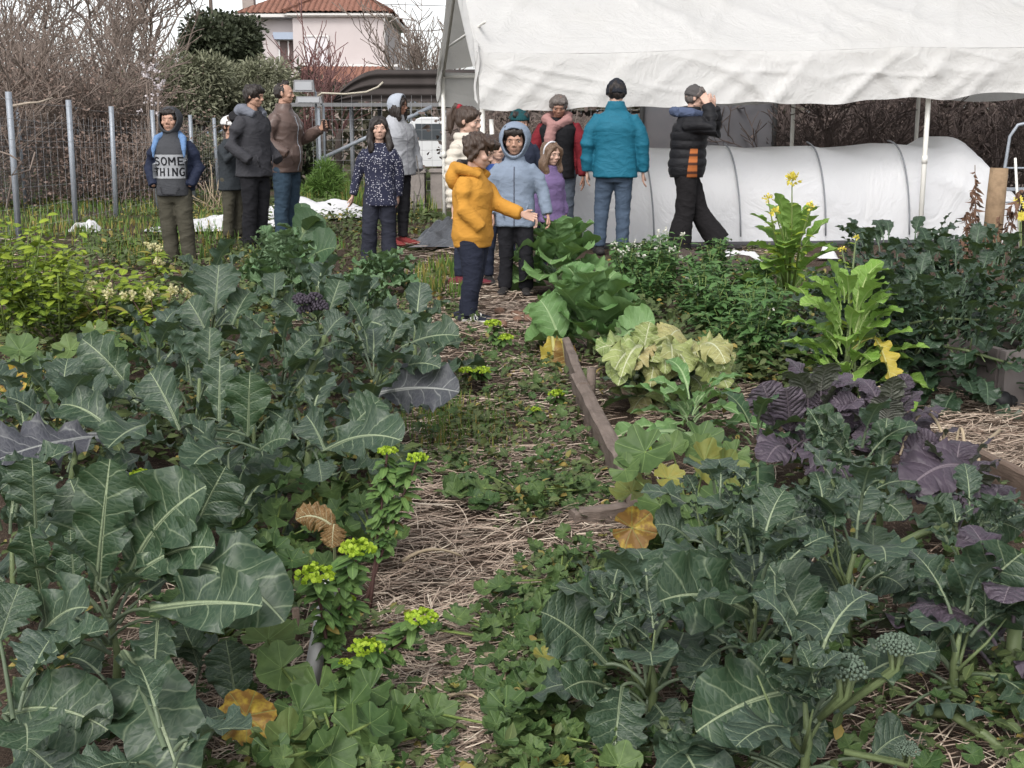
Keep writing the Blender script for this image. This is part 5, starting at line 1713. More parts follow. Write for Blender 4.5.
# ------------------------------------------------------------------ low plastic tunnel
def film_mat():
    n = NT('milky_polythene')
    co = n.coord('Object')
    a = n.noise(co, 2.0, 4, .6, 1.0)
    b = n.noise(co, 9.0, 4, .6, 1.2)
    c = n.mix(a, (0.80, 0.81, 0.84), (0.87, 0.87, 0.88))
    n.base(c, .32, .45)
    n.bump(n.math('ADD', n.math('MULTIPLY', n.math('ABSOLUTE', n.math('SUBTRACT', a, .5)), 3.0), n.math('MULTIPLY', n.math('ABSOLUTE', n.math('SUBTRACT', b, .5)), .5)), .28, .05)
    tr = n.n('ShaderNodeBsdfTranslucent'); n.put(tr.inputs[0], (0.8, 0.82, 0.85))
    mx = n.n('ShaderNodeMixShader'); mx.inputs[0].default_value = .35
    n.t.links.new(n.b.outputs[0], mx.inputs[1]); n.t.links.new(tr.outputs[0], mx.inputs[2]); n.t.links.new(mx.outputs[0], n.out.inputs[0])
    return n.m


TB = at(560, 243, 12.95); TB.z = 0
tun = thing('poly_tunnel', 'low milky plastic tunnel over grey hoops, standing under the tent', 'poly tunnel', (TB.x, TB.y, 0), ang * .85)
TLn, TW, TH = 5.05, 1.5, 1.01
na_, nb2 = 110, 40
u_ = np.linspace(0, TLn, na_); th = np.linspace(0, PI, nb2)
U_, T_ = np.meshgrid(u_, th, indexing='ij')
endf = np.clip((U_ - (TLn - .7)) / .7, 0, 1)
hh_ = TH * (1 + .012 * np.sin(U_ * 1.3) + .012 * U_ + .11 * np.exp(-((U_ - 4.42) / .16) ** 2) * (1 - .4 * np.abs(np.cos(T_)))) * (1 - .45 * endf ** 1.3)
cy = -np.sign(np.cos(T_)) * np.abs(np.cos(T_)) ** .42
yy = TW / 2 + TW / 2 * cy * (1 - .0 * endf)
zz_ = hh_ * np.sin(T_) ** .62
hs = np.abs(np.sin(PI * U_ / .93))
sag = -.025 * hs * np.sin(T_)
P_ = np.stack([U_ + .02 * nz(np.stack([U_, T_, 0 * U_], -1), .8, 3), yy - .025 * hs * cy + .02 * nz(np.stack([U_, T_ * .5, 0 * U_], -1), 1.0, 7) - .09 * np.clip((U_ - 3.6) / 1.2, 0, 1) * (1 - np.abs(nz(np.stack([U_ * .8 + T_, T_ * .3, 0 * U_], -1), 1.2, 27))) ** 3, np.clip(zz_ + sag * 1.2 + .02 * nz(np.stack([U_ + .7 * T_, T_ * .4, 0 * U_], -1), 1.3, 17), -.02, None)], -1)
mb = MB(); mb.grid(P_)
# closed gathered end
E = P_[-1]
c = E.mean(0); c[0] += .25; c[2] = .0
mb.grid(np.stack([E, E * .5 + c * .5 + np.array([.05, 0, .05]), np.repeat(c[None], nb2, 0)]))
build(mb, 'plastic_film', film_mat(), tun)
for x in (.0, .93, 1.86, 2.79, 3.72):
    mb = MB()
    th2 = np.linspace(.02, PI * (.40 + .08 * math.sin(x * 7)), 20)
    cy2 = -np.sign(np.cos(th2)) * np.abs(np.cos(th2)) ** .42
    bow = .10 * np.sin(th2)
    mb.tube(np.stack([x + .06 - bow, TW / 2 + (TW / 2 + .024) * cy2, (TH * (1 + .012 * x) + .03) * np.sin(th2) ** .62 + .01], -1), .009, 8)
    build(mb, 'hoop', MAT['greypipe'], tun)
mb = MB(); mb.box((TLn / 2, -.02, .02), (TLn, .05, .06)); build(mb, 'ground_batten', simple('dark_batten', (0.06, 0.06, 0.065), .8, .3, 5, .2), tun)

# ------------------------------------------------------------------ shade net behind the tent
def net_mat(name, c, alpha):
    n = NT(name)
    n.base(c, .8, .1)
    tr = n.n('ShaderNodeBsdfTransparent')
    mx = n.n('ShaderNodeMixShader'); mx.inputs[0].default_value = alpha
    n.t.links.new(tr.outputs[0], mx.inputs[1]); n.t.links.new(n.b.outputs[0], mx.inputs[2]); n.t.links.new(mx.outputs[0], n.out.inputs[0])
    return n.m


A = at(640, 150, 17.6); B = at(772, 150, 18.2)
t = thing('shade_net', 'grey shade netting stretched between dark posts behind the tent', 'shade net', (A.x, A.y, 0), math.atan2(B.y - A.y, B.x - A.x))
Ln = math.hypot(B.x - A.x, B.y - A.y)
U_, W_ = np.meshgrid(np.linspace(0, Ln, 40), np.linspace(0, 1, 20), indexing='ij')
P_ = np.stack([U_ + .05 * np.sin(W_ * 3), .04 * nz(np.stack([U_, W_, 0 * U_], -1), .8, 5), .1 + 2.1 * W_], -1)
mb = MB(); mb.grid(P_); build(mb, 'netting', net_mat('grey_shade_net', (0.17, 0.17, 0.185), .82), t)
for x in (0, Ln):
    mb = MB(); mb.tube([(x, -.05, -.05), (x, -.05, 2.3)], .035, 8); build(mb, 'post', simple('black_post', (.03, .03, .03), .7), t)

# ------------------------------------------------------------------ fence on the left
fy = [11.6, 14.2, 16.0, 18.2, 20.3, 22.7, 25.2, 27.6]
fh = [1.66, 1.62, 1.58, 1.55, 1.54, 1.5, 1.48, 1.46]
fx = [-5.62, -5.58, -5.55, -5.72, -5.70, -5.72, -5.86, -5.95]


def mesh_fence(name, label, xs_, ys_, hs_, pr, wires, cell, wr, mwire, mpost, group=None):
    t = thing(name, label, 'fence', (xs_[0], ys_[0], 0), 0, group)
    o0 = np.array([xs_[0], ys_[0], 0])
    for x, y, h_ in zip(xs_, ys_, hs_):
        mb = MB()
        tl = R.uniform(-.03, .02)
        q = np.array([x, y, 0]) - o0
        mb.tube([q + [0, 0, -.05], q + [tl * .5, 0, h_ * .5], q + [tl, 0, h_]], pr, 10)
        build(mb, 'post', mpost, t)
    mb = MB()
    for i in range(len(xs_) - 1):
        a = np.array([xs_[i], ys_[i], 0]) - o0; b = np.array([xs_[i + 1], ys_[i + 1], 0]) - o0
        off = np.array([pr + .006, 0, 0])
        h0, h1 = hs_[i], hs_[i + 1]
        for f in wires:
            mb.tube([a + off + [0, 0, h0 * f], (a + b) / 2 + off + [0, 0, (h0 + h1) / 2 * f - .02], b + off + [0, 0, h1 * f]], wr, 3, caps=False)
        L_ = np.linalg.norm(b - a)
        nn = int(L_ / cell)
        for k in range(nn):
            f0 = (k + .5) / nn
            p0 = a + (b - a) * f0 + off
            top_ = (h0 + (h1 - h0) * f0) * .88
            mb.tube([p0 + [0, 0, .02], p0 + [R.uniform(-.01, .01), 0, top_]], wr * .8, 3, caps=False)
        for k in range(6):
            zf = .07 + k * .14
            mb.tube([a + off + [0, 0, h0 * zf], b + off + [0, 0, h1 * zf]], wr * .8, 3, caps=False)
    build(mb, 'wire_mesh', mwire, t)
    return t


mesh_fence('wire_fence', 'wire mesh fence on round galvanised posts along the left side of the garden', fx, fy, fh, .034, (.68, .82, .95), .22, .0020, MAT['wire'], MAT['galv'])
mesh_fence('wire_fence', 'second wire fence on thinner posts beyond the lane, behind the near posts', [-8.2, -8.1, -8.0, -7.9, -7.8], [19.0, 21.0, 23.5, 26, 29], [1.65] * 5, .028, (.7, .85, .95), .2, .0026, MAT['wire'], MAT['galv'])
t = thing('netting_fence', 'grey debris netting hung along the far fence under the thicket', 'netting', (-8.4, 18.5, 0))
U_, W_ = np.meshgrid(np.linspace(0, 13, 50), np.linspace(0, 1, 10), indexing='ij')
P_ = np.stack([-.0 + U_ * .05 + .05 * nz(np.stack([U_, W_, 0 * U_], -1), .5, 5), U_, .08 + 1.32 * W_], -1)
mb = MB(); mb.grid(P_); build(mb, 'net', net_mat('grey_netting', (0.26, 0.25, 0.25), .35), t)
for k in range(6):
    mb = MB(); y = .3 + k * 2.4; mb.tube([(y * .05 - .06, y, -.05), (y * .05 - .06, y, 1.5)], .025, 6); build(mb, 'post', MAT['galv'], t)
mb = MB(); p0 = at(14, 105, 13.85)
mb.tube([(0, 0, 0), (.15, 0, .03), (.26, .05, .04), (.40, .1, .09)], [.016, .015, .012, .008], 6)
o = build(mb, 'dry_branch', MAT['palebark']); o.location = at(13, 106, 13.84); tag(o, 'pale dry branch resting across the nearest fence post', 'branch')
mb = MB()
pp = [at(*q) for q in [(-5, 150, 13.6), (10, 155, 13.6), (22, 162, 13.6), (12, 175, 13.6), (30, 170, 13.7), (35, 152, 13.75)]]
b0 = pp[0]
mb.tube([tuple(q - b0) for q in pp], .011, 5)
o = build(mb, 'vine', MAT['twig']); o.location = b0; tag(o, 'bare vine looped on the nearest fence post', 'vine')
# concrete blocks beyond the fence
MAT['concrete'] = simple('old_concrete', (0.22, 0.195, 0.18), .9, .3, 6, .5, .02)
for lab, px, py, s_ in [('small pale concrete block on the grass beyond the fence, left one', 126, 176, (.42, .3, .3)), ('pale concrete block on the grass beside the leaning fence post', 139, 174, (.3, .25, .36))]:
    mb = MB(); mb.box((0, 0, s_[2] / 2 - .03), s_, taper=.94); mb.box((.02, 0, s_[2] - .01), (s_[0] * .5, s_[1] * .6, .08), taper=.9)
    o = build(mb, 'concrete_block', simple('pale_concrete', (0.36, 0.34, 0.33), .9, .2, 6, .4), smooth=False); o.location = gnd(px, py); tag(o, lab, 'block')
MAT['blockm'] = MAT['concrete']
g0 = gnd(428, 207)
for k, (lab, x, z) in enumerate([('grey concrete block, left one of the low wall in front of the van', -.42, 0), ('grey concrete block, right one of the low wall by the tent pole', .43, 0)]):
    mb = MB(); mb.box((0, 0, .27), (.8, .4, .58)); mb.box((0, 0, .585), (.86, .46, .05), taper=.97)
    o = build(mb, 'concrete_block', MAT['concrete'], smooth=False); o.location = (g0.x + x * 1.05, g0.y + .1 * k, 0); tag(o, lab, 'block')

# ------------------------------------------------------------------ house
def tile_mat():
    n = NT('terracotta_tiles')
    co = n.coord('UV')
    sx = n.n('ShaderNodeSeparateXYZ'); n.put(sx.inputs[0], co)
    wv = n.math('ABSOLUTE', n.math('SINE', n.math('MULTIPLY', sx.outputs[0], PI / .26)))
    row = n.math('FRACT', n.math('DIVIDE', sx.outputs[1], .34))
    a = n.noise(co, 5.0, 4)
    b = n.noise(co, 1.2, 4)
    c = n.mix(a, (0.19, 0.085, 0.062), (0.34, 0.18, 0.135))
    c = n.mix(n.mapr(b, .5, .75, 0, .5), c, (0.17, 0.10, 0.075))
    n.base(c, .9, .1)
    n.bump(n.math('ADD', wv, n.math('MULTIPLY', row, .5)), 1.0, .12)
    return n.m


MAT['tiles'] = tile_mat()
MAT['stucco'] = simple('pale_pink_grey_stucco', (0.50, 0.45, 0.445), .9, .06, 2, .2)


def roof_quad(mb, a, b, c, d, n=30):
    """corrugated tile slope: a-b eave, d-c top edge"""
    a, b, c, d = [np.array(q, float) for q in (a, b, c, d)]
    L_ = np.linalg.norm(b - a); Hh = np.linalg.norm((d + c) / 2 - (a + b) / 2)
    nu = max(8, int(L_ / .26 * 4)); nv = max(4, int(Hh / .34 * 2))
    s, t_ = np.meshgrid(np.linspace(0, 1, nu), np.linspace(0, 1, nv), indexing='ij')
    S, T = s[..., None], t_[..., None]
    P_ = (a + (b - a) * S) * (1 - T) + (d + (c - d) * S) * T
    nn = np.cross(b - a, d - a); nn /= np.linalg.norm(nn)
    if nn[2] < 0:
        nn = -nn
    xx = ((P_ - a) @ ((b - a) / L_))
    vv = t_ * Hh
    P_ = P_ + nn * ((.06 * np.abs(np.sin(xx * PI / .26)) + .035 * (1 - (vv / .34) % 1.0)))[..., None]
    mb.grid(P_, np.stack([xx, vv], -1))


HY = 60.0
def HP(px, py, Y=HY):
    return at(px, py, Y)
hl, hr = HP(243, 17).x, HP(386, 17).x
ez, rz = HP(300, 16).z, HP(300, -16).z
house = thing('house', 'two storey pale house with terracotta tiled hip roofs behind the trees', 'house', (hl, HY, 0))
Wd, Dp = hr - hl, 8.0
mb = MB()
mb.box((Wd / 2, Dp / 2, ez / 2), (Wd, Dp, ez))
build(mb, 'wall', MAT['stucco'], house, False)
xs1 = HP(295, 30).x - hl
mb = MB(); mb.box(((xs1 + Wd) / 2 + .0, -.3, ez / 2 - .02), (Wd - xs1, .6, ez - .05)); build(mb, 'projecting_wall', MAT['stucco'], house, False)
ov = .35
mb = MB()
roof_quad(mb, (-ov, -ov, ez + .05), (Wd + ov, -ov, ez + .05), (Wd * .62, Dp / 2, rz + .4), (Wd * .38, Dp / 2, rz + .4))
roof_quad(mb, (Wd + ov, -ov, ez + .05), (Wd + ov, Dp + ov, ez + .05), (Wd * .62, Dp / 2, rz + .4), (Wd * .62, Dp / 2, rz + .4))
roof_quad(mb, (-ov, Dp + ov, ez + .05), (-ov, -ov, ez + .05), (Wd * .38, Dp / 2, rz + .4), (Wd * .38, Dp / 2, rz + .4))
roof_quad(mb, (Wd + ov, Dp + ov, ez + .05), (-ov, Dp + ov, ez + .05), (Wd * .38, Dp / 2, rz + .4), (Wd * .62, Dp / 2, rz + .4))
rf = build(mb, 'roof', MAT['tiles'], house)
mb = MB()
xm = (xs1 + Wd) / 2
roof_quad(mb, (xs1 - ov, -.6 - ov, ez + .07), (Wd + ov + .05, -.6 - ov, ez + .07), (xm, 2.6, ez + 1.55), (xm, 2.6, ez + 1.55))
roof_quad(mb, (Wd + ov + .05, -.6 - ov, ez + .07), (Wd + ov + .05, 4, ez + .07), (xm, 2.6, ez + 1.55), (xm, 2.6, ez + 1.55))
roof_quad(mb, (xs1 - ov, 4, ez + .07), (xs1 - ov, -.6 - ov, ez + .07), (xm, 2.6, ez + 1.55), (xm, 2.6, ez + 1.55))
build(mb, 'front_roof', MAT['tiles'], house)
mb = MB()
mb.tube([(xs1 - ov, -.6 - ov, ez + .12), (xm, 2.6, ez + 1.62), (Wd + ov, -.6 - ov, ez + .12)], .11, 8)
build(mb, 'ridge_tiles', MAT['tiles'], rf)
mb = MB(); mb.box((Wd / 2, Dp / 2 - .15, ez - .04), (Wd + 2 * ov, Dp + 2 * ov + .5, .14)); mb.box((xm, -.35, ez - .0), (Wd - xs1 + 2 * ov, 1.1, .10)); build(mb, 'eave_board', simple('white_eave', (0.6, 0.58, 0.56), .8, .05), house, False)
cx = HP(236, 5).x - hl
mb = MB(); mb.box((cx + .1, 2.5, rz - .6), (.55, .55, 2.0)); mb.box((cx + .1, 2.5, rz + .45), (.7, .7, .14)); build(mb, 'chimney', simple('grey_chimney', (0.3, 0.26, 0.24), .9, .2), rf, False)


def window(x0, x1, y0, y1, yw, m, nm='window', fr=True, mf=None):
    a, b = HP(x0, y1), HP(x1, y0)
    mb_ = MB(); mb_.box(((a.x + b.x) / 2 - hl, yw - .02, (a.z + b.z) / 2), (b.x - a.x, .06, b.z - a.z))
    o_ = build(mb_, nm, m, house, False)
    if fr:
        mb_ = MB()
        w_ = b.x - a.x; h_ = b.z - a.z
        cx_, cz_ = (a.x + b.x) / 2 - hl, (a.z + b.z) / 2
        for dx in (-w_ / 2, 0, w_ / 2):
            mb_.box((cx_ + dx, yw - .07, cz_), (.07, .05, h_ + .07))
        for dz in (-h_ / 2, h_ / 2):
            mb_.box((cx_, yw - .073, cz_ + dz), (w_ + .07, .05, .07))
        build(mb_, 'frame', mf or MAT['white_paint'], o_, False)
        mb_ = MB(); mb_.box((cx_, yw - .1, cz_ - h_ / 2 - .06), (w_ + .25, .16, .06)); build(mb_, 'sill', simple('grey_sill', (.3, .3, .3), .8), o_, False)


window(280, 298, 40, 62, 0, simple('painted_recess_shade', (0.12, 0.09, 0.085), .8, .1), 'balcony_shade_panel', True)  # flat dark panel on the wall: the balcony's shade is painted as its colour
window(307, 330, 37, 66, -.6, simple('white_shutter', (0.60, 0.58, 0.60), .7, .08), 'shutter')
mb = MB(); a, b = HP(275, 40), HP(296, 33); mb.box(((a.x + b.x) / 2 - hl, -.25, (a.z + b.z) / 2), (b.x - a.x, .5, b.z - a.z)); build(mb, 'awning', simple('pale_blue_awning', (.33, .38, .47), .8, .05), house, False)
mb = MB(); a = HP(362, 20); mb.tube([(a.x - hl + 1.1, -.72, ez - .15), (a.x - hl + 1.1, -.70, ez - 2.2)], .05, 6); mb.tube([(Wd + .25, -.9, ez - .35), (Wd + .6, -.9, ez - .15), (Wd + 1.5, -.9, ez - .3)], .035, 5); build(mb, 'gutter_pipe', simple('grey_pipe', (.4, .38, .37), .7), house)
# porch roof
pz0, pz1 = HP(330, 84, 57).z, HP(330, 66, 58.6).z
x0, x1 = HP(296, 75, 57.5).x - hl, HP(396, 75, 57.5).x - hl
mb = MB(); roof_quad(mb, (x0, -3.2, pz0), (x1, -3.2, pz0), (x1 - .5, -.65, pz1), (x0, -.65, pz1)); pr_ = build(mb, 'porch_roof', MAT['tiles'], house)
mb = MB(); mb.box(((x0 + x1) / 2, -1.9, pz0 / 2 - .1), (x1 - x0 - .6, 2.4, pz0 - .25)); build(mb, 'porch_wall', simple('porch_wall', (.34, .28, .25), .9, .1), house, False)
mb = MB(); mb.box(((x0 + x1) / 2, -.72, pz1 + .06), (x1 - x0, .14, .1)); build(mb, 'flashing', MAT['white_paint'], pr_, False)

# dish and antenna right of the house
t = thing('satellite_dish', 'grey satellite dish on a mast right of the house', 'dish', (at(410, 60, 45).x, 45, 0))
c = at(411, 56, 45)
mb = MB()
rr_ = np.linspace(0, .42, 6); th = np.linspace(0, 2 * PI, 20, endpoint=False)
Rr_, Th = np.meshgrid(rr_, th, indexing='ij')
mb.grid(np.stack([Rr_ * np.cos(Th), .6 * Rr_ ** 2 - .1, c.z + Rr_ * np.sin(Th)], -1), wrap=True)
build(mb, 'reflector', simple('dish_grey', (.32, .31, .31), .6, .1), t)
mb = MB(); mb.tube([(0, .1, 0), (0, .1, c.z + .2)], .04, 6); build(mb, 'mast', MAT['greypipe'], t)
mb = MB(); mb.tube([(0, -.1, c.z - .4), (0, -.55, c.z)], .02, 5); mb.ball((0, -.55, c.z), .06); build(mb, 'feed_arm', MAT['greypipe'], t)
# utility pole with wires behind
q = at(211, 10, 62)
mb = MB(); mb.tube([(0, 0, 0), (0, 0, q.z + 1.5)], [.12, .09], 8)
o = build(mb, 'utility_pole', MAT['bark']); o.location = (q.x, 62, 0); tag(o, 'dark wooden utility pole rising over the round evergreen tree', 'pole')
mb = MB(); a, b = at(395, 30, 59), at(470, 26, 50)
mb.tube([(0, 0, 0), tuple((b - a) / 2 + Vector((0, 0, -.12))), tuple(b - a)], .018, 4); o = build(mb, 'cable', MAT['twigdark']); o.location = a; tag(o, 'overhead cable running right from the house', 'cable')
mb = MB(); a, b = at(380, 4, 62), at(520, 3, 62)
mb.tube([(0, 0, 0), tuple((b - a) / 2 + Vector((0, 0, -.12))), tuple(b - a)], .016, 4); o = build(mb, 'cable', MAT['twigdark']); o.location = a; tag(o, 'higher overhead cable above the satellite dish', 'cable')

# ------------------------------------------------------------------ shed with curved dark roof
SY = 26.0
s0 = at(334, 104, SY)
shed = thing('shed', 'open shed with a dark corrugated roof curved down at its left end', 'shed', (s0.x, SY, 0), 0)
zt, zb = at(400, 71, SY).z, at(400, 102, SY).z
SWd = 7.5
prof = []
for k in range(14):
    f = k / 13
    prof.append((0.95 * f ** 1.0 if f < 1 else .95, zb + (zt - zb) * math.sin(f * PI / 2) ** .8))
prof += [(SWd, zt + .02)]
pr_ = []
for a, b in zip(prof[:-1], prof[1:]):
    m_ = 30 if b[0] > 2 else 3
    for j in range(m_):
        pr_.append((a[0] + (b[0] - a[0]) * j / m_, a[1] + (b[1] - a[1]) * j / m_))
pr_.append(prof[-1])
pr_ = np.array(pr_)
yv = np.linspace(-.2, 3.6, 90)
P_ = np.stack([np.repeat(pr_[:, 0][:, None], 90, 1), np.repeat(yv[None], len(pr_), 0), pr_[:, 1][:, None] + .02 * np.sin(yv * 2 * PI / .16)[None]], -1)
mb = MB(); mb.grid(P_)
MAT['darktin'] = simple('dark_corrugated_sheet', (0.045, 0.038, 0.036), .7, .4, 3, .1, spec=.15)
build(mb, 'roof', MAT['darktin'], shed)
# front fascia sheet (the dark face under the roof edge), with ribs
fx_ = np.linspace(.02, SWd, 120)
zt_ = np.interp(fx_, pr_[:, 0], pr_[:, 1]) - .01
F_, W_ = np.meshgrid(np.arange(120), np.linspace(0, 1, 26), indexing='ij')
mb = MB(); mb.grid(np.stack([fx_[F_], -.22 + .035 * np.sin(W_ * 19), zb + (zt_[F_] - zb) * W_], -1))
build(mb, 'fascia', MAT['darktin'], shed)
mb = MB(); mb.box((SWd / 2 - .4, -.26, zb - .06), (SWd + .9, .08, .075)); build(mb, 'front_beam', simple('pale_steel_beam', (.17, .17, .175), .8, .15), shed, False)
for x in (-.3, 3.6, 5.6, 7.2):
    mb = MB(); mb.box((x, -.2, (zb - .1) / 2 - .02), (.08, .08, zb - .09)); build(mb, 'post', MAT['galv'], shed, False)
for x in (.2, .8):
    mb = MB(); mb.tube([(x, 1.2, 0), (x, 1.2, zb)], .05, 6); build(mb, 'inner_post', MAT['greypipe'], shed)
mb = MB(); mb.tube([(-.3, -.3, .65), (2.0, -.3, zb - .1)], .045, 6); build(mb, 'brace', MAT['galv'], shed)
mb = MB(); mb.box((SWd / 2 + 1.9, 3.6, .85), (SWd - 3.8, .06, 1.7)); build(mb, 'back_wall', simple('dark_shed_wall', (.085, .072, .066), .9, .4, 2, .2), shed, False)
mb = MB()
for k in range(int(SWd / .2)):
    x = -.4 + k * .2
    mb.tube([(x, -.33, .02), (x, -.33, zb + .12)], .003, 3, caps=False)
for k in range(9):
    mb.tube([(-.4, -.335, .05 + k * .2), (SWd, -.335, .05 + k * .2)], .003, 3, caps=False)
build(mb, 'wire_panel', MAT['wire'], shed)
# dark timber post with foliage lamps at its left
q = gnd(321, 186)
mb = MB(); mb.tube([(0, 0, -.05), (.03, 0, 1.2), (0, 0, at(321, 92, q.y).z)], [.14, .13, .12], 9)
o = build(mb, 'timber_post', MAT['bark']); o.location = q; tag(o, 'thick dark timber post at the left end of the shed', 'post')
# curved pale pipe hose along the beam
mb = MB(); pts = [at(*k) for k in [(318, 96, 25.4), (322, 93, 25.4), (345, 94, 25.4), (366, 92, 25.4), (378, 87, 25.4), (383, 82, 25.4)]]
mb.tube([tuple(k - pts[0]) for k in pts], .02, 6); o = build(mb, 'hose', simple('pale_hose', (.42, .38, .31), .6, .1)); o.location = pts[0]; tag(o, 'pale hose curving along the front of the shed roof', 'hose')
for lab, px, py, w_, h_ in [('grey floodlight on a bracket above the balding man, upper one', 304, 86, .36, .20), ('grey floodlight facing down beside the timber post, lower one', 309, 100, .46, .12)]:
    t = thing('floodlight', lab, 'floodlight', at(px, py, 22), 0)
    mb = MB(); mb.box((0, 0, 0), (w_, .12, h_), taper=.9); build(mb, 'housing', simple('grey_lamp_housing', (.20, .20, .21), .6, .1), t, False)
    mb = MB(); mb.box((0, -.065, 0), (w_ * .8, .012, h_ * .7)); build(mb, 'glass', simple('lamp_glass', (.30, .31, .33), .2, .1, 4, 0, spec=.6), t, False)
    mb = MB(); mb.tube([(w_ * .3, .05, 0), (w_ * .5, .1, -.1), (w_ * .5, .1, -py * 0 - t.location.z + .0)], .02, 6); build(mb, 'bracket', MAT['galv'], t)

# ------------------------------------------------------------------ van behind the shed fence
VY = 33.0
v0 = at(368, 176, VY)
van = thing('parked_van', 'white van parked behind the wire panels, seen between the grey hood and the tent pole', 'van', (v0.x, VY, 0))
VL, VWd = 4.4, 1.7
zr = at(430, 117, VY).z
bodyp = [(0, .35), (0, .9), (.08, 1.0), (.75, 1.08), (1.15, zr - .1), (1.4, zr), (VL - .1, zr), (VL, zr - .12), (VL, .35)]
bodyp = [(x, z) for x, z in bodyp]
bm_v = []
mb = MB()
k = len(bodyp)
P_ = np.array([[(x, yy_, z) for x, z in bodyp] for yy_ in (0, .06, VWd - .06, VWd)])
P_[0, :, 2] = .35 + (P_[0, :, 2] - .35) * .98; P_[3] = P_[3]; P_[3, :, 2] = .35 + (P_[3, :, 2] - .35) * .98
mb.grid(P_, wrap=True)
for e in (0, 3):
    c = np.array([[VL / 2, P_[e][0][1], .7]])
    tri = [(k, j, (j + 1) % k) if e == 3 else (k, (j + 1) % k, j) for j in range(k)]
    mb.add(np.concatenate([P_[e], c]), None, tri)
MAT['vanw'] = simple('white_van_paint', (0.68, 0.69, 0.70), .35, .05, 1, 0, spec=.5)
build(mb, 'body', MAT['vanw'], van, False)
MAT['glass'] = simple('dark_glass', (0.05, 0.06, 0.07), .15, .2, 1, 0, spec=.6)
for x0_, x1_ in ((1.25, 1.95), (2.1, 3.0), (3.1, 4.1)):
    mb = MB(); mb.box(((x0_ + x1_) / 2, -.004, zr - .38), (x1_ - x0_, .02, .42)); build(mb, 'window', MAT['glass'], van, False)
for x in (.9, 3.5):
    mb = MB()
    th = np.linspace(0, 2 * PI, 24, endpoint=False)
    ring = lambda r_, y_: np.stack([x + r_ * np.cos(th), np.full(24, y_), .33 + r_ * np.sin(th)], -1)
    mb.grid(np.stack([ring(.2, -.06), ring(.31, -.06), ring(.33, -.02), ring(.33, .16)]), wrap=True)
    w = build(mb, 'wheel', simple('black_tyre', (.02, .02, .02), .8), van)
    mb = MB(); mb.grid(np.stack([ring(.0, -.045), ring(.2, -.05), ring(.205, -.03)]), wrap=True); build(mb, 'rim', MAT['galv'], w)
    mb = MB(); mb.grid(np.stack([ring(.0, -.008), ring(.42, -.008), ring(.42, .05)])[:, :, :], wrap=True); build(mb, 'wheel_arch', simple('dark_wheel_arch', (.015, .015, .015), .9), van)

# ------------------------------------------------------------------ wooden post, rail frame, dead stalks, yellow flowers at right
q = gnd(990, 262)
mb = MB(); zt_ = at(996, 168, q.y).z
mb.tube([(0, 0, -.05), (.01, 0, zt_ * .6), (.02, 0, zt_)], [.085, .085, .08], 12)
o = build(mb, 'wooden_post', MAT['postwood']); o.location = q; tag(o, 'cut pale pine post at the right end of the tunnel', 'post')
t = thing('rail_frame', 'bent grey tube frame with cross rails beside the pine post', 'frame', (at(1000, 200, 12.6).x, 12.6, 0), 0)
z1, z2, z3 = at(1010, 122, 12.6).z, at(1010, 168, 12.6).z, at(1010, 190, 12.6).z
mb = MB(); mb.tube([(0, 0, 0), (.02, 0, z2 - .05), (.05, 0, z1 - .14), (.12, 0, z1 - .03), (.25, 0, z1), (1.2, 0, z1)], .017, 8); build(mb, 'bent_tube', MAT['galv'], t)
for z_ in (z2, z2 - .2, z3, z3 - .12):
    mb = MB(); mb.tube([(.03, -.03, z_), (1.2, -.03, z_)], .011, 6); build(mb, 'rail', MAT['galv'], t)
mb = MB(); mb.tube([(.22, -.05, 0), (.10, -.05, z2 + .1)], .013, 6); build(mb, 'leg', MAT['whitepole'], t)

p = Plant('dead_plant', 'dead brown stalks with shrivelled leaves in front of the pine post', 'dead plant', gnd(985, 300))
for tx, ty in [(975, 165), (972, 190), (966, 212), (1000, 215), (1012, 205), (940, 230), (990, 225), (962, 236), (1020, 190)]:
    c = p.l(at(tx, ty, p.base[1] + R.uniform(-.1, .1)))
    p.stem([(R.uniform(-.05, .05), 0, 0), (c[0] * .8, c[1] * .6, c[2] * .6), tuple(c)], .006, .0025, sides=5)
    n = 34
    f = NR.uniform(.45, 1, n)[:, None]
    aa = NR.rand(n) * 6.28
    leaves_bulk(p.L, np.concatenate([c[:2] * (.3 + .7 * f), c[2] * f], 1), np.stack([np.cos(aa) * .6, np.sin(aa) * .6, NR.uniform(-1, -.2, n)], -1), NR.normal(0, 1, (n, 3)), NR.uniform(.03, .08, n), NR.uniform(.012, .03, n), 'ovate', bend=.7, fold=.6)
p.done('dead', 'dead')
p = Plant('yellow_daisy', 'bright yellow flowers at the right edge beside the tube frame', 'flowers', gnd(1022, 290))
fm = MB()
for tx, ty in [(1018, 200), (1021, 216), (1027, 205)]:
    c = p.l(at(tx, ty, p.base[1]))
    p.stem([(0, 0, 0), tuple(c * .6), tuple(c)], .005, .003)
    a = np.arange(12) * 2 * PI / 12
    leaves_bulk(fm, np.tile(c, (12, 1)), np.stack([np.cos(a), np.full(12, -.35), np.sin(a)], -1), np.tile([0, -1.0, .2], (12, 1)), .04, .015, 'round')
build(fm, 'petals', MAT['yellow'], p.root)
p.done('euph', 'stem')

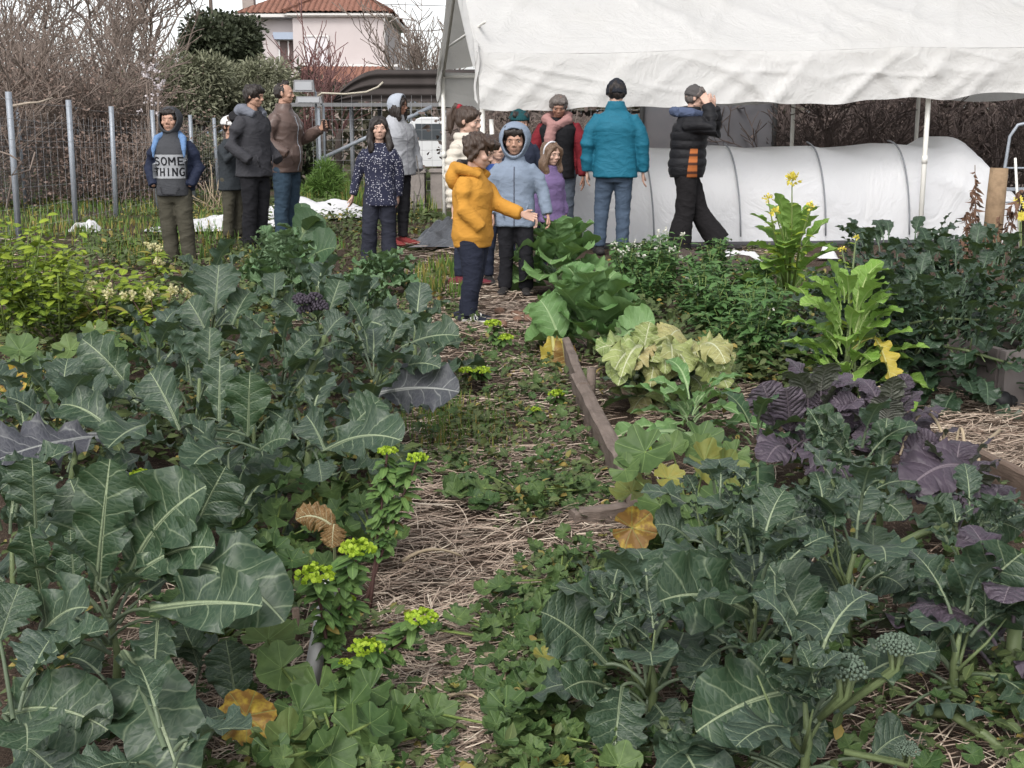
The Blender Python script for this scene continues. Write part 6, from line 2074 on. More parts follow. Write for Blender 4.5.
# ------------------------------------------------------------------ shrubs and trees behind
rr = random.Random(77)
GS = 'bare brown shrubs of the thicket beyond the fence'
twl = ['bare brown thicket shrub at the far left above the fence', 'bare brown thicket shrub behind the second fence post', 'bare brown thicket shrub behind the third fence post', 'bare brown thicket shrub next to the olive tree',
       'low bare shrub at the left edge in front of the thicket', 'tall bare thicket shrub rising behind the others at far left', 'bare thicket shrub behind the gap in the left hedge', 'low tangled bare shrub under the thicket by the netting']
for lab, px, Y, h_, n, sp_ in [(twl[0], 5, 22, 3.3, 17, 1.2), (twl[1], 48, 23, 3.2, 17, 1.2), (twl[2], 92, 24, 2.9, 16, 1.1), (twl[3], 128, 25, 2.2, 12, .9), (twl[4], -30, 20, 3.2, 13, 1.0), (twl[5], 22, 27, 4.4, 15, 1.4), (twl[6], 75, 27, 3.9, 13, 1.3), (twl[7], 110, 22, 1.6, 12, 1.0)]:
    q = at(px, 180, Y)
    t = thing('bare_shrub', lab, 'shrub', (q.x, Y, 0), 0, GS)
    mb = MB(); twigs(mb, (0, 0, 0), h_, sp_, n, 3, .022, 4, .5, .6, 4, .007, rr, .6)
    build(mb, 'twigs', MAT['twig'], t)
    mb = MB()
    m_ = 2600
    pos = np.stack([NR.normal(0, sp_ * .8, m_), NR.normal(0, sp_ * .6, m_), NR.uniform(.05, h_ * .72, m_)], -1)
    a = NR.rand(m_) * 6.28
    leaves_bulk(mb, pos, np.stack([np.cos(a), np.sin(a), NR.normal(0, .5, m_)], -1), NR.normal(0, 1, (m_, 3)), NR.uniform(.03, .08, m_), NR.uniform(.018, .04, m_), 'ovate')
    build(mb, 'dry_leaves', MAT['deadleaf'] if 'deadleaf' in MAT else MAT.setdefault('deadleaf', simple('dry_brown_leaf', (0.20, 0.145, 0.12), .9, .4, 3, 0)), t)
for lab, px, Y, h_, lean_ in [('bare branching tree standing between the thicket and the round evergreen', 140, 30, 5.2, .5), ('bare tree with a wide fan of branches left of the first one', 108, 33, 6.0, .6), ('bare tree at far left with branches crossing the sky', 40, 34, 6.6, .6)]:
    q = at(px, 170, Y)
    t = thing('bare_tree', lab, 'tree', (q.x, Y, 0), 0)
    mb = MB(); mb.tube([(0, 0, -.05), (.05, 0, h_ * .2), (.02, 0, h_ * .38)], [.12, .10, .08], 8); build(mb, 'trunk', MAT['bark'], t)
    mb = MB(); twigs(mb, (0.02, 0, h_ * .33), h_ * .8, .05, 7, 3, .05, 4, lean_ + .3, .5, 5, .010, rr, .62); build(mb, 'branches', MAT['twig'], t)
# fruit tree with whippy shoots in front of the house
for lab, px, Y, h_, n in [('bare fruit tree with upright whippy shoots in front of the house', 305, 34, 3.2, 12), ('bare sapling right of the fruit tree, before the shutter', 338, 36, 3.0, 5)]:
    q = at(px, 150, Y)
    t = thing('bare_tree', lab, 'tree', (q.x, Y, 0), 0)
    mb = MB(); mb.tube([(0, 0, -.05), (0, 0, .8), (.03, 0, 1.3)], [.11, .09, .08], 8); build(mb, 'trunk', MAT['bark'], t)
    mb = MB(); twigs(mb, (0, 0, 1.1), h_, .05, n, 2, .035, 4, .9, 1.4, 5, .010, rr, .65); build(mb, 'branches', MAT['twigred'] if 'twigred' in MAT else MAT.setdefault('twigred', simple('reddish_twig', (0.16, 0.085, 0.08), .9, .3, 5, 0)), t)
q = at(450, 120, 44)
t = thing('bare_tree', 'bare pale tree right of the satellite dish behind the shed', 'tree', (at(440, 120, 44).x, 44, 0), 0)
mb = MB(); mb.tube([(0, 0, -.05), (0, 0, 1.8)], [.14, .1], 8); build(mb, 'trunk', MAT['bark'], t)
mb = MB(); twigs(mb, (0, 0, 1.6), 5.2, .05, 8, 3, .05, 4, .8, .8, 5, .012, rr, .62); build(mb, 'branches', MAT['twig'], t)

# brushwood behind the tent on the right
GB = 'bare dark shrubs behind the tent'
for i, (lab, px, Y, h_, n, sp_) in enumerate([('dark bare shrub just right of the shade net', 795, 18.5, 2.2, 13, .8), ('dark bare shrub behind the rear tent pole', 850, 19, 2.3, 14, .9), ('dark bare shrub behind the right tent pole', 905, 19.5, 2.4, 14, .9),
                                              ('dark bare shrub above the gathered tunnel end', 955, 19, 2.4, 14, .9), ('dark bare shrub behind the tube frame at the right edge', 1010, 19.5, 2.4, 14, .9), ('dark bare shrub outside the right edge behind the frame', 1065, 19.5, 2.4, 10, .9),
                                              ('dark bare shrub behind the shade net', 720, 20.5, 2.4, 10, 1.0), ('bare shrub between the tent pole and the red jacket', 530, 20.5, 2.0, 14, .9), ('bare shrub behind the teal beanie and the pole', 508, 21.5, 1.9, 10, .55)]):
    q = at(px, 180, Y)
    t = thing('bare_shrub', lab, 'shrub', (q.x, Y, 0), 0, GB)
    mb = MB(); twigs(mb, (0, 0, 0), h_, sp_, n, 3, .02, 4, .5, .5, 4, .006, rr, .62)
    build(mb, 'twigs', MAT['twigdark'] if i != 7 else MAT['twig'], t)
    mb = MB(); m_ = 900
    pos = np.stack([NR.normal(0, sp_ * .9, m_), NR.normal(.4, sp_ * .6, m_), NR.uniform(.1, h_ * .8, m_)], -1)
    a = NR.rand(m_) * 6.28
    leaves_bulk(mb, pos, np.stack([np.cos(a), np.sin(a), NR.normal(0, .5, m_)], -1), NR.normal(0, 1, (m_, 3)), NR.uniform(.06, .13, m_), NR.uniform(.04, .08, m_), 'ovate')
    build(mb, 'dry_leaves', MAT['darkleaf'] if 'darkleaf' in MAT else MAT.setdefault('darkleaf', simple('dark_dry_leaf', (0.115, 0.088, 0.078), .9, .4, 3, 0)), t)
for px in (768, 905, 1005):
    pass
mb = MB()
for k in range(3):
    pass
# stone wall / bank behind
mb = MB(); U_, W_ = np.meshgrid(np.linspace(0, 22, 90), np.linspace(0, 1, 12), indexing='ij')
mb.grid(np.stack([U_, .5 * np.sin(W_ * PI / 2) + .12 * nz(np.stack([U_, W_, 0 * U_], -1), .8, 3), 1.5 * W_ * (1 + .12 * nz(np.stack([U_, 0 * U_, 0 * U_], -1), .3, 9))], -1))
o = build(mb, 'stone_wall', simple('rough_stone', (0.11, 0.09, 0.08), .95, .5, 3, 1.0, .08)); o.location = (-1.2, 22.8, 0); tag(o, 'low dark rubble stone wall behind the bare shrubs', 'wall')

# evergreen trees
def leafy_tree(name, label, px, Y, zc, rx, rz_, trunk_h, mleaf, lobes, per, L, W, seed, cat='tree', shape='lance'):
    q = at(px, 150, Y)
    t = thing(name, label, cat, (q.x, Y, 0), 0)
    r_ = random.Random(seed)
    mb = MB(); mb.tube([(0, 0, -.05), (.06, 0, trunk_h * .5), (0, 0, trunk_h)], [.18, .14, .1], 8)
    for k in range(6):
        a = r_.uniform(0, 6.28)
        mb.tube([(0, 0, trunk_h * .8), (math.cos(a) * rx * .3, math.sin(a) * rx * .3, zc), (math.cos(a) * rx * .7, math.sin(a) * rx * .7, zc + r_.uniform(-.2, .6) * rz_)], [.08, .05, .02], 6)
    build(mb, 'trunk', MAT['bark'], t)
    mb = MB()
    for k in range(lobes):
        a = r_.uniform(0, 6.28); e = r_.uniform(-.9, 1.0); u = r_.uniform(.45, 1.12) ** .6
        c = np.array([math.cos(a) * math.cos(e) * rx * .75 * u, math.sin(a) * math.cos(e) * rx * .75 * u, zc + math.sin(e) * rz_ * .75 * u])
        s = r_.uniform(.16, .40) * rx
        d = unit(NR.normal(0, 1, (per, 3)))
        pos = c + d * s * NR.rand(per, 1) ** .4
        dd = d + NR.normal(0, .5, (per, 3)) + np.array([0, 0, .25])
        leaves_bulk(mb, pos, dd, NR.normal(0, 1, (per, 3)) + np.array([0, 0, 1.0]), L * NR.uniform(.6, 1.3, per), W * NR.uniform(.6, 1.2, per), shape, rnd=np.clip(NR.normal(r_.uniform(.25, .75), .2, per), 0, 1))
    build(mb, 'crown', mleaf, t)


MAT['olive'] = weed_mat('olive_leaf', (0.135, 0.15, 0.085), (0.26, 0.26, 0.18))
MAT['evergreen'] = weed_mat('evergreen_leaf', (0.026, 0.036, 0.02), (0.075, 0.088, 0.05))
leafy_tree('evergreen_tree', 'dark round evergreen tree left of the house roof', 226, 40, at(228, 42, 40).z, 1.4, .95, 2.8, MAT['evergreen'], 50, 220, .17, .09, 5, shape='ovate')
leafy_tree('olive_tree', 'grey-green olive tree below the dark evergreen, right one', 258, 31, at(245, 94, 31).z, 1.25, .85, .9, MAT['olive'], 40, 260, .13, .045, 6)
leafy_tree('olive_tree', 'grey-green olive tree beside the thicket, middle one', 200, 30, at(195, 90, 30).z, 1.2, .95, .9, MAT['olive'], 40, 260, .13, .045, 7)
leafy_tree('olive_tree', 'grey-green olive tree behind the blossom twig, left one', 152, 31, at(150, 92, 31).z, 1.2, .9, .8, MAT['olive'], 28, 240, .13, .045, 8)
leafy_tree('laurel_bush', 'dark green bush at the foot of the olive trees behind the fence', 262, 28, .7, 1.0, .7, .4, MAT['evergreen'], 20, 220, .12, .05, 9, 'bush')
leafy_tree('laurel_bush', 'dark bush hiding the fence end behind the two standing men', 190, 28.5, .75, 1.0, .75, .4, MAT['olive'], 20, 220, .12, .05, 19, 'bush')
leafy_tree('laurel_bush', 'dark low bush left of the timber post', 292, 29, .6, .8, .7, .4, MAT['evergreen'], 16, 220, .12, .05, 29, 'bush')
leafy_tree('fennel_bush', 'feathery bright green bush right of the man in the brown jacket', 322, 21.5, .35, .5, .4, .2, MAT['grass'], 14, 240, .16, .012, 39, 'bush', 'blade')
mb = MB()
n_ = 22000
pos = np.stack([NR.uniform(-34, 34, n_), NR.normal(52, 1.5, n_), 0 * NR.rand(n_)], -1)
pos[:, 2] = (3.0 + .9 * nz(pos, .12, 4) + .3 * nz(pos, .5, 5)) * NR.rand(n_) ** .7
leaves_bulk(mb, pos, NR.normal(0, 1, (n_, 3)), NR.normal(0, 1, (n_, 3)), NR.uniform(.2, .45, n_), NR.uniform(.1, .25, n_), 'ovate', rnd=np.clip(NR.normal(.4, .25, n_), 0, 1), age=np.clip(NR.normal(.35, .3, n_), 0, 1))
tag(build(mb, 'far_scrub', weed_mat('scrub_leaf', (0.04, 0.045, 0.025), (0.085, 0.085, 0.055), aged=(0.10, 0.08, 0.06))), 'far-off belt of dull green scrub behind the shed and trees', 'scrub', kind='stuff')
# blossom twig on the fence post
p = Plant('blossom_shrub', 'white blossoming twig above the fourth fence post', 'shrub', (at(152, 150, 20.9).x, 20.9, 0))
fm = MB()
for k in range(9):
    c = p.l(at(152 + R.uniform(-7, 8), 62 + R.uniform(0, 45), 20.9))
    p.stem([(0, 0, 0), (c[0] * .6, 0, c[2] * .6), tuple(c)], .012, .005, sides=4)
    for j in range(6):
        q = c * np.array([1, 1, 1]) * 1.0 + NR.normal(0, .05, 3) + np.array([0, 0, -.04 * j * R.random()])
        dd = unit(NR.normal(0, 1, (4, 3)))
        leaves_bulk(fm, q + dd * .01, dd, unit(NR.normal(0, 1, (4, 3))), .035, .03, 'round')
build(fm, 'blossom', MAT['blossom'] if 'blossom' in MAT else MAT.setdefault('blossom', weed_mat('pale_blossom', (.45, .40, .42), (.62, .57, .58))), p.root)
p.done('euph', 'twig')
# dry grass clump by the fence behind the hooded boy
for lab, px, py in [('dry pale weed stalks behind the hooded boy', 215, 212)]:
    p = Plant('dry_weed', lab, 'dry weeds', gnd(px, py))
    for k in range(22):
        a = R.uniform(0, 6.28); u = R.uniform(.1, .7); hh = R.uniform(.2, .85)
        p.stem([(R.uniform(-.2, .2), R.uniform(-.1, .1), 0), (math.cos(a) * u * .5, 0, hh * .6), (math.cos(a) * u, math.sin(a) * u * .5, hh)], .007, .004, sides=3)
    p.done('dead', 'straw_pale')
# ------------------------------------------------------------------ people
MAT['skin'] = simple('skin', (0.40, 0.235, 0.17), .55, .08, 20, .05, .003, spec=.35)
MAT['skin_pale'] = simple('pale_skin', (0.50, 0.32, 0.25), .55, .08, 20, .05, .003, spec=.35)
MAT['skin_tan'] = simple('tanned_skin', (0.28, 0.15, 0.105), .55, .08, 20, .05, .003, spec=.35)
MAT['eye'] = simple('eye_white', (0.36, 0.33, 0.31), .3, .02, 1, 0)
MAT['iris'] = simple('dark_iris', (0.02, 0.014, 0.010), .25, .02, 1, 0)
MAT['lip'] = simple('lips', (0.30, 0.145, 0.115), .5, .05, 1, 0)
def hair_mat(name, c):
    n = NT(name)
    co = n.coord('Object')
    mp = n.n('ShaderNodeMapping'); mp.inputs['Scale'].default_value = (130, 130, 14); n.put(mp.inputs[0], co)
    f = n.noise(mp.outputs[0], 1.0, 4, .6, .6)
    n.base(n.mix(f, sc(c, .45), sc(c, 1.75)), .45, .4)
    n.bump(f, .7, .008)
    return n.m


MAT['hairblack'] = hair_mat('black_brown_hair', (0.018, 0.013, 0.011))
MAT['hairbrown'] = hair_mat('dark_brown_hair', (0.045, 0.028, 0.02))
MAT['hairlight'] = hair_mat('light_brown_hair', (0.12, 0.075, 0.048))
MAT['hairgrey'] = hair_mat('greying_hair', (0.09, 0.075, 0.068))


def cloth(name, c, rough=.85, var=.12, bs=60, bump=.25):
    n = NT(name)
    co = n.coord('Object')
    mp = n.n('ShaderNodeMapping'); mp.inputs['Scale'].default_value = (1, 1, 1.9); n.put(mp.inputs[0], co)
    f = n.noise(co, 5, 4)
    n.base(n.mix(f, sc(c, 1 - var), sc(c, 1 + var)), rough, .15)
    def ridge(v, p):
        return n.math('POWER', n.math('SUBTRACT', 1.0, n.math('ABSOLUTE', n.math('MULTIPLY', n.math('SUBTRACT', v, .5), 3.2)), None, True), p)
    r1 = ridge(n.noise(mp.outputs[0], 4.5, 2, .5, .8), 3.0)
    r2 = ridge(n.noise(mp.outputs[0], 11.0, 2, .5, .8), 3.0)
    w = n.noise(co, bs * 3, 2)
    h_ = n.math('ADD', r1, n.math('ADD', n.math('MULTIPLY', r2, .35), n.math('MULTIPLY', w, .08)))
    n.bump(h_, .22, .02)
    return n.m


def remeshed(mb, name, m, parent, vox, smooth=4, post=None, fac=.5):
    me = mb.mesh(name + '_raw')
    ob = bpy.data.objects.new(name + '_raw', me)
    COL.objects.link(ob)
    md = ob.modifiers.new('r', 'REMESH'); md.mode = 'VOXEL'; md.voxel_size = vox; md.use_smooth_shade = True
    if smooth:
        s = ob.modifiers.new('s', 'SMOOTH'); s.factor = fac; s.iterations = smooth
    dg = bpy.context.evaluated_depsgraph_get()
    dg.update()
    new = bpy.data.meshes.new_from_object(ob.evaluated_get(dg))
    bpy.data.objects.remove(ob)
    bpy.data.meshes.remove(me)
    new.name = name
    n = len(new.vertices)
    if post:
        co = np.zeros(n * 3, np.float32); new.vertices.foreach_get('co', co); co = co.reshape(-1, 3)
        no = np.zeros(n * 3, np.float32); new.vertices.foreach_get('normal', no); no = no.reshape(-1, 3)
        co2 = post(co.astype(float), no.astype(float)).astype(np.float32)
        new.vertices.foreach_set('co', co2.ravel())
        new.update()
    new.polygons.foreach_set('use_smooth', np.ones(len(new.polygons), bool))
    new.materials.clear()
    return link(name, new, m, parent)


def loft(mb, rings, seg=28, p=2.3):
    """rings: (z, cx, cy, rx, ry) closed with flat caps; superellipse sections"""
    th = np.arange(seg) / seg * 2 * PI
    c, s = np.cos(th), np.sin(th)
    c = np.sign(c) * np.abs(c) ** (2 / p); s = np.sign(s) * np.abs(s) ** (2 / p)
    P_ = np.array([np.stack([r[1] + r[3] * c, r[2] + r[4] * s, np.full(seg, r[0])], -1) for r in rings])
    mb.grid(P_, wrap=True)
    n = len(rings)
    for e, flip in ((0, True), (n - 1, False)):
        ctr = P_[e].mean(0, keepdims=True)
        tri = [(seg, (j + 1) % seg, j) if flip else (seg, j, (j + 1) % seg) for j in range(seg)]
        mb.add(np.concatenate([P_[e], ctr]), None, tri)


def wrinkle(amp, f, seed, puffer=None):
    k_ = amp * .38

    def fn(co, no):
        d = k_ * .8 * nz(co * np.array([1, 1, .7]), f * .8, seed) + k_ * 1.5 * (1 - np.abs(nz(co * np.array([.8, .8, 1.3]), f * 1.1, seed + 1))) ** 3 + k_ * .8 * (1 - np.abs(nz(co * np.array([1, 1, 1.4]), f * 2.2, seed + 2))) ** 3 - k_ * .8
        if puffer:
            per, pa = puffer
            d = d + pa * (np.abs(np.sin(co[:, 2] * PI / per + .4 * nz(co, 2.0, seed + 3))) ** .7 - .6)
        return co + no * d[:, None]
    return fn


def hand(mb, wrist, d, side_n, H, curl=.5, spread=.12, k=1.0):
    """d: pointing direction, side_n: towards the thumb"""
    d = Vector(d).normalized(); t = Vector(side_n); t = (t - d * t.dot(d)).normalized(); n = d.cross(t)
    s = H / 1.7 * k
    w = Vector(wrist)
    pl = .092 * s
    for f in (-1, -.33, .33, 1):
        mb.tube([w + t * f * .014 * s, w + d * pl * .5 + t * f * .024 * s, w + d * pl + t * f * .029 * s], [.015 * s, .0165 * s, .0125 * s], 8)
    for i, (f, ln) in enumerate(((1, .066), (.33, .075), (-.33, .070), (-1, .054))):
        p0 = w + d * pl * .92 + t * f * .029 * s
        dd = (d + t * f * spread).normalized()
        a = curl * (.5 + .12 * i)
        d1 = (dd * math.cos(a * .7) + n * math.sin(a * .7)); d2 = (dd * math.cos(a * 1.6) + n * math.sin(a * 1.6)); d3 = dd * math.cos(a * 2.2) + n * math.sin(a * 2.2)
        p1 = p0 + d1 * ln * .45 * s; p2 = p1 + d2 * ln * .32 * s; p3 = p2 + d3 * ln * .26 * s
        mb.tube([p0 - dd * .012 * s, p1, p2, p3], [.0105 * s, .0095 * s, .0085 * s, .006 * s], 8)
    p0 = w + d * pl * .28 + t * .02 * s
    d1 = (d * .75 + t * .65 + n * .25).normalized(); d2 = (d * .95 + t * .25 + n * .35).normalized()
    p1 = p0 + d1 * .042 * s; p2 = p1 + d2 * .035 * s; p3 = p2 + d2 * .02 * s
    mb.tube([p0, p1, p2, p3], [.015 * s, .012 * s, .0105 * s, .007 * s], 8)


def person(label, px, Y, H, rot, top, legs, hair=None, hat=None, hood=None, skin='skin', kid=False, arms=None, leg=None, lean=0.0, head_yaw=0.0, head_pitch=0.0, inner=None, shoe=None, wide=1.0, hands=(1, 1), hem_leg=None, group='people in the garden', gz=0.0, curl=(.5, .5), hdir=(None, None)):
    """rot 0 faces the viewer, 90 faces right"""
    b = at(px, 300, Y)
    t = thing('person', label, 'person', (b.x, Y, gz), rad(rot))
    hh = H / (6.55 if kid else 7.8)
    if kid == 2:
        hh = H / 5.95
    hz = H - hh / 2
    shz = H - hh * 1.36 - (.005 if kid else .02) * H
    hipz = (.47 if kid else .495) * H
    sw = (.106 if kid else .115) * H * wide
    def sy(z):          # forward lean, grows with height above the hip
        return -math.tan(lean) * max(0, z - hipz)
    shY = sy(shz)
    J = {}
    for s, nm in ((1, 'L'), (-1, 'R')):
        S = Vector((s * sw, shY, shz))
        a = (arms or {}).get(nm)
        if a is None:
            a = ((.035, .012, -.17), (.012, -.03, -.15))
        E = S + Vector((s * a[0][0], a[0][1], a[0][2])) * H
        W = E + Vector((s * a[1][0], a[1][1], a[1][2])) * H
        l = (leg or {}).get(nm) or ((.005, -.005, -.235), (.0, .012, -.215))
        hip = Vector((s * .052 * H * wide, 0, hipz))
        K = hip + Vector((s * l[0][0], l[0][1], l[0][2])) * H
        A = K + Vector((s * l[1][0], l[1][1], l[1][2])) * H
        A.z = max(A.z, .045 * H)
        J[nm] = dict(S=S, E=E, W=W, hip=hip, K=K, A=A)
    hc = Vector((0, sy(hz) - .012 * H, hz))
    neck = Vector((0, shY, shz - .01 * H))
    Rm = Matrix.Rotation(rad(head_yaw), 4, 'Z') @ Matrix.Rotation(rad(head_pitch), 4, 'X')
    piv = Vector((0, shY + .01 * H, H - hh * 1.05))
    hc = piv + Rm.to_3x3() @ (hc - piv)
    R3 = Rm.to_3x3()

    def hp(x, y, z):
        return hc + R3 @ (Vector((x, y, z)) * hh)

    # ---- body: one continuous skin surface
    mb = MB()
    def ell(c, r, rt=None):
        mb.ball(hp(*c), tuple(k * hh for k in r), (Rm if rt is None else Rm @ rt), 16, 12)
    ell((0, .06, .12), (.365, .45, .375))
    ell((0, -.08, .02), (.32, .33, .36))
    ell((0, -.10, -.20), (.275, .29, .27))
    ell((0, -.235, -.385), (.12, .12, .10))
    ell((0, -.33, .10), (.24, .09, .08))
    for s in (-1, 1):
        ell((s * .19, -.255, -.11), (.11, .12, .10))
        ell((s * .375, .03, -.02), (.045, .085, .125))
        mb.tube([hp(s * .25, .05, -.28), hp(s * .08, -.26, -.40)], [.07 * hh, .06 * hh], 8)
    mb.tube([hp(0, -.37, .06), hp(0, -.43, -.06), hp(0, -.475, -.13)], [.035 * hh, .045 * hh, .06 * hh], 8)
    for s in (-1, 1):
        ell((s * .055, -.425, -.14), (.045, .05, .038))
    ell((0, -.365, -.245), (.10, .055, .03)); ell((0, -.36, -.295), (.085, .055, .033))
    nr = .205 * hh if kid else .235 * hh
    mb.tube([neck - Vector((0, 0, .04 * H)), neck, hp(0, .08, -.22)], [nr * 1.5, nr * 1.15, nr], 12)
    loft(mb, [(hipz - .04 * H, 0, 0, .05 * H, .04 * H), (hipz + .1 * H, 0, sy(hipz + .1 * H), .065 * H, .045 * H), (shz - .06 * H, 0, sy(shz - .06 * H), .085 * H, .05 * H), (shz + .01 * H, 0, shY, .06 * H, .035 * H)], 16, 2)
    for i, nm in enumerate(('L', 'R')):
        j = J[nm]
        mb.tube([j['S'] * .6 + neck * .4 - Vector((0, 0, .04 * H)), j['S'] - Vector((0, 0, .035 * H)), j['E'], j['E'] * .35 + j['W'] * .65, j['W']], [.020 * H, .020 * H, .018 * H, .0165 * H, .0145 * H], 10)
        mb.tube([j['hip'], j['K'], j['A'], j['A'] - Vector((0, 0, .03 * H))], [.034 * H, .026 * H, .018 * H, .018 * H], 10)
        if hands[i]:
            d = (j['W'] - j['E']).normalized()
            hd = hdir[i] or d
            hd = Vector(hd).normalized()
            th_ = Vector((0, -1, .2)) if abs(hd.y) < .8 else Vector((0, 0, 1))
            hand(mb, j['W'] + hd * .006, hd, th_, H, curl[i])
    bo = remeshed(mb, 'body', MAT[skin], t, .0052 if H > 1.3 else .0046, 3)
    fb = BVHTree.FromPolygons([v.co for v in bo.data.vertices], [p_.vertices for p_ in bo.data.polygons])

    def face(x, z, off=0.0):
        o_ = hp(x, -1.2, z); d_ = R3 @ Vector((0, 1, 0))
        h_ = fb.ray_cast(o_, d_, 1.2 * hh)
        return (h_[0] if h_[0] is not None else hp(x, -.36, z)) - d_ * off * hh
    # ---- eyes, brows, lips
    for s in (-1, 1):
        e = MB(); e.ball(face(s * .15, .0, -.026), tuple(k * hh for k in (.055, .036, .026)), Rm, 12, 8)
        eo = build(e, 'eye', MAT['eye'], t)
        e = MB(); e.ball(face(s * .15, .0, .0), tuple(k * hh for k in (.030, .014, .025)), Rm, 10, 6)
        build(e, 'iris', MAT['iris'], eo)
        e = MB(); e.tube([face(s * .07, .075, -.004), face(s * .15, .10, -.004), face(s * .235, .075, -.004)], [.014 * hh, .018 * hh, .008 * hh], 6)
        build(e, 'eyebrow', MAT[(hair or {}).get('m', 'hairblack')], t)
    e = MB(); e.tube([face(-.09, -.268, -.004), face(-.03, -.26, -.006), face(.03, -.26, -.006), face(.09, -.268, -.004)], [.006 * hh, .018 * hh, .018 * hh, .006 * hh], 6)
    build(e, 'mouth', MAT['lip'], t)

    # ---- trousers
    mb = MB()
    r0, r1, r2 = [k_ * .9 for k_ in legs.get('r', (.062, .045, .038))]
    hz_ = legs.get('hem', .05) * H
    wst = legs.get('waist', .56) * H
    loft(mb, [(hipz - .07 * H, 0, 0, (.052 + r0) * H * wide * .93, r0 * 1.05 * H), (hipz, 0, .004 * H, .115 * H * wide, r0 * 1.28 * H), (wst, 0, sy(wst), .105 * H * wide, .072 * H)], 22)
    for nm in ('L', 'R'):
        j = J[nm]
        A = j['A'].copy(); A.z = A.z - .045 * H + hz_ if A.z - .045 * H + hz_ > .02 else .02
        M1 = j['hip'] * .5 + j['K'] * .5; M2 = j['K'] * .55 + A * .45
        mb.tube([j['hip'] + Vector((0, 0, .01 * H)), M1 + Vector((0, -.006 * H, 0)), j['K'], M2 + Vector((0, .006 * H, 0)), A], [r0 * 1.08 * H, (r0 * .62 + r1 * .4) * H, r1 * H, (r1 * .5 + r2 * .5) * H, r2 * H], 16)
    remeshed(mb, 'trousers', legs['m'], t, .011, 4, wrinkle(.012, 3.6, int(px) + 5))
    # ---- shoes
    for i, nm in enumerate(('L', 'R')):
        j = J[nm]
        A = j['A']
        dr = Vector((.12 * (1 if nm == 'L' else -1), -1, 0)).normalized()
        if shoe and shoe.get('pitch'):
            pass
        sd = Vector((-dr.y, dr.x, 0))
        z0 = max(0.0, A.z - .045 * H)
        mb = MB()
        fl = .15 * H * (1.05 if kid else 1)
        for f, w, h_ in ((-.28, .030, .034), (0.0, .031, .046), (.25, .031, .034), (.5, .033, .026), (.72, .026, .02)):
            c = Vector((A.x, A.y, z0)) + dr * fl * f
            mb.ball(c + Vector((0, 0, h_ * H * .55)), (w * H * 1.0, w * H * 1.3, h_ * H * .75), Matrix.Rotation(math.atan2(dr.y, dr.x) + PI / 2, 4, 'Z'), 12, 8)
        mb.tube([A - Vector((0, 0, .02 * H)), A + Vector((0, 0, .02 * H))], .026 * H, 10)
        z_f = z0 + .006
        so = remeshed(mb, 'shoe', (shoe or {}).get('m') or MAT['shoedark'], t, .007, 3, lambda co, no: np.stack([co[:, 0], co[:, 1], np.maximum(co[:, 2], z_f)], -1))
        if (shoe or {}).get('sole'):
            mb = MB()
            th = np.linspace(0, 2 * PI, 24, endpoint=False)
            rg = []
            for zz, k in ((0.0, .97), (.012 * H, 1.03), (.020 * H, 1.0)):
                rg.append([np.array(Vector((A.x, A.y, z0 + zz)) + dr * fl * (.22 + .62 * math.cos(a) * k) + sd * .036 * H * math.sin(a) * k * (1 + .1 * math.cos(a))) for a in th])
            mb.grid(np.array(rg), wrap=True)
            mb.add(np.concatenate([np.array(rg[0]), np.mean(rg[0], 0)[None]]), None, [(24, (k + 1) % 24, k) for k in range(24)])
            build(mb, 'sole', shoe['sole'], so)
        if (shoe or {}).get('stripes'):
            bv = BVHTree.FromPolygons([v.co for v in so.data.vertices], [p.vertices for p in so.data.polygons])
            for sgn in (-1, 1):
                for q in range(3):
                    mb = MB(); pts = []
                    for f in np.linspace(0, 1, 5):
                        for ww in (-.5, .5):
                            o_ = Vector((A.x, A.y, z0)) + dr * fl * (.10 + .12 * q + .10 * f + .055 * ww) + Vector((0, 0, (.052 - .036 * f) * H)) + sd * sgn * .12
                            hit = bv.ray_cast(o_, -sd * sgn, .2)
                            pts.append(tuple((hit[0] if hit[0] is not None else o_ - sd * sgn * .09) + sd * sgn * .003))
                    mb.grid(np.array(pts).reshape(5, 2, 3)); build(mb, 'stripe', MAT['white_paint'], so)
    # ---- upper garment(s)
    objs = {}
    for li, g in enumerate(([inner] if inner else []) + [top]):
        mb = MB()
        th_ = g.get('t', .012)
        hem = g.get('hem', .46) * H
        rx = g.get('rx', .112) * H * wide * .92; ry = g.get('ry', .078) * H * .9
        oy = g.get('oy', 0) * H
        fl = g.get('flare', 1.0)
        rings = [(hem, 0, sy(hem) + oy, rx * 1.02 * fl + th_, ry * 1.06 * fl + th_), (hem + .06 * H, 0, sy(hem + .06 * H) + oy, rx * 1.02 + th_, ry * 1.05 + th_)]
        if g.get('rib'):
            rings[0] = (hem, 0, sy(hem) + oy, rx * .9 + th_, ry * .93 + th_)
            rings.insert(1, (hem + .03 * H, 0, sy(hem) + oy, rx * .92 + th_, ry * .95 + th_))
        rings += [(hipz + (shz - hipz) * .45, 0, sy(hipz + (shz - hipz) * .45) + oy, rx * g.get('waist', .93) + th_, ry * .96 * g.get('waist', 1) + th_),
                  (shz - .075 * H, 0, sy(shz - .075 * H) + oy, rx * 1.06 + th_, ry * 1.04 + th_), (shz - .03 * H, 0, shY + oy, sw * 1.0 + th_ * .6, ry * .88 + th_), (shz + .008 * H, 0, shY + oy * .6, sw * .76 + th_ * .4, ry * .72 + th_ * .5), (shz + .026 * H, 0, shY + oy * .4, sw * .52 + th_ * .4, ry * .62 + th_ * .5),
                  (shz + .04 * H, 0, shY, .05 * H + th_, .045 * H + th_)]
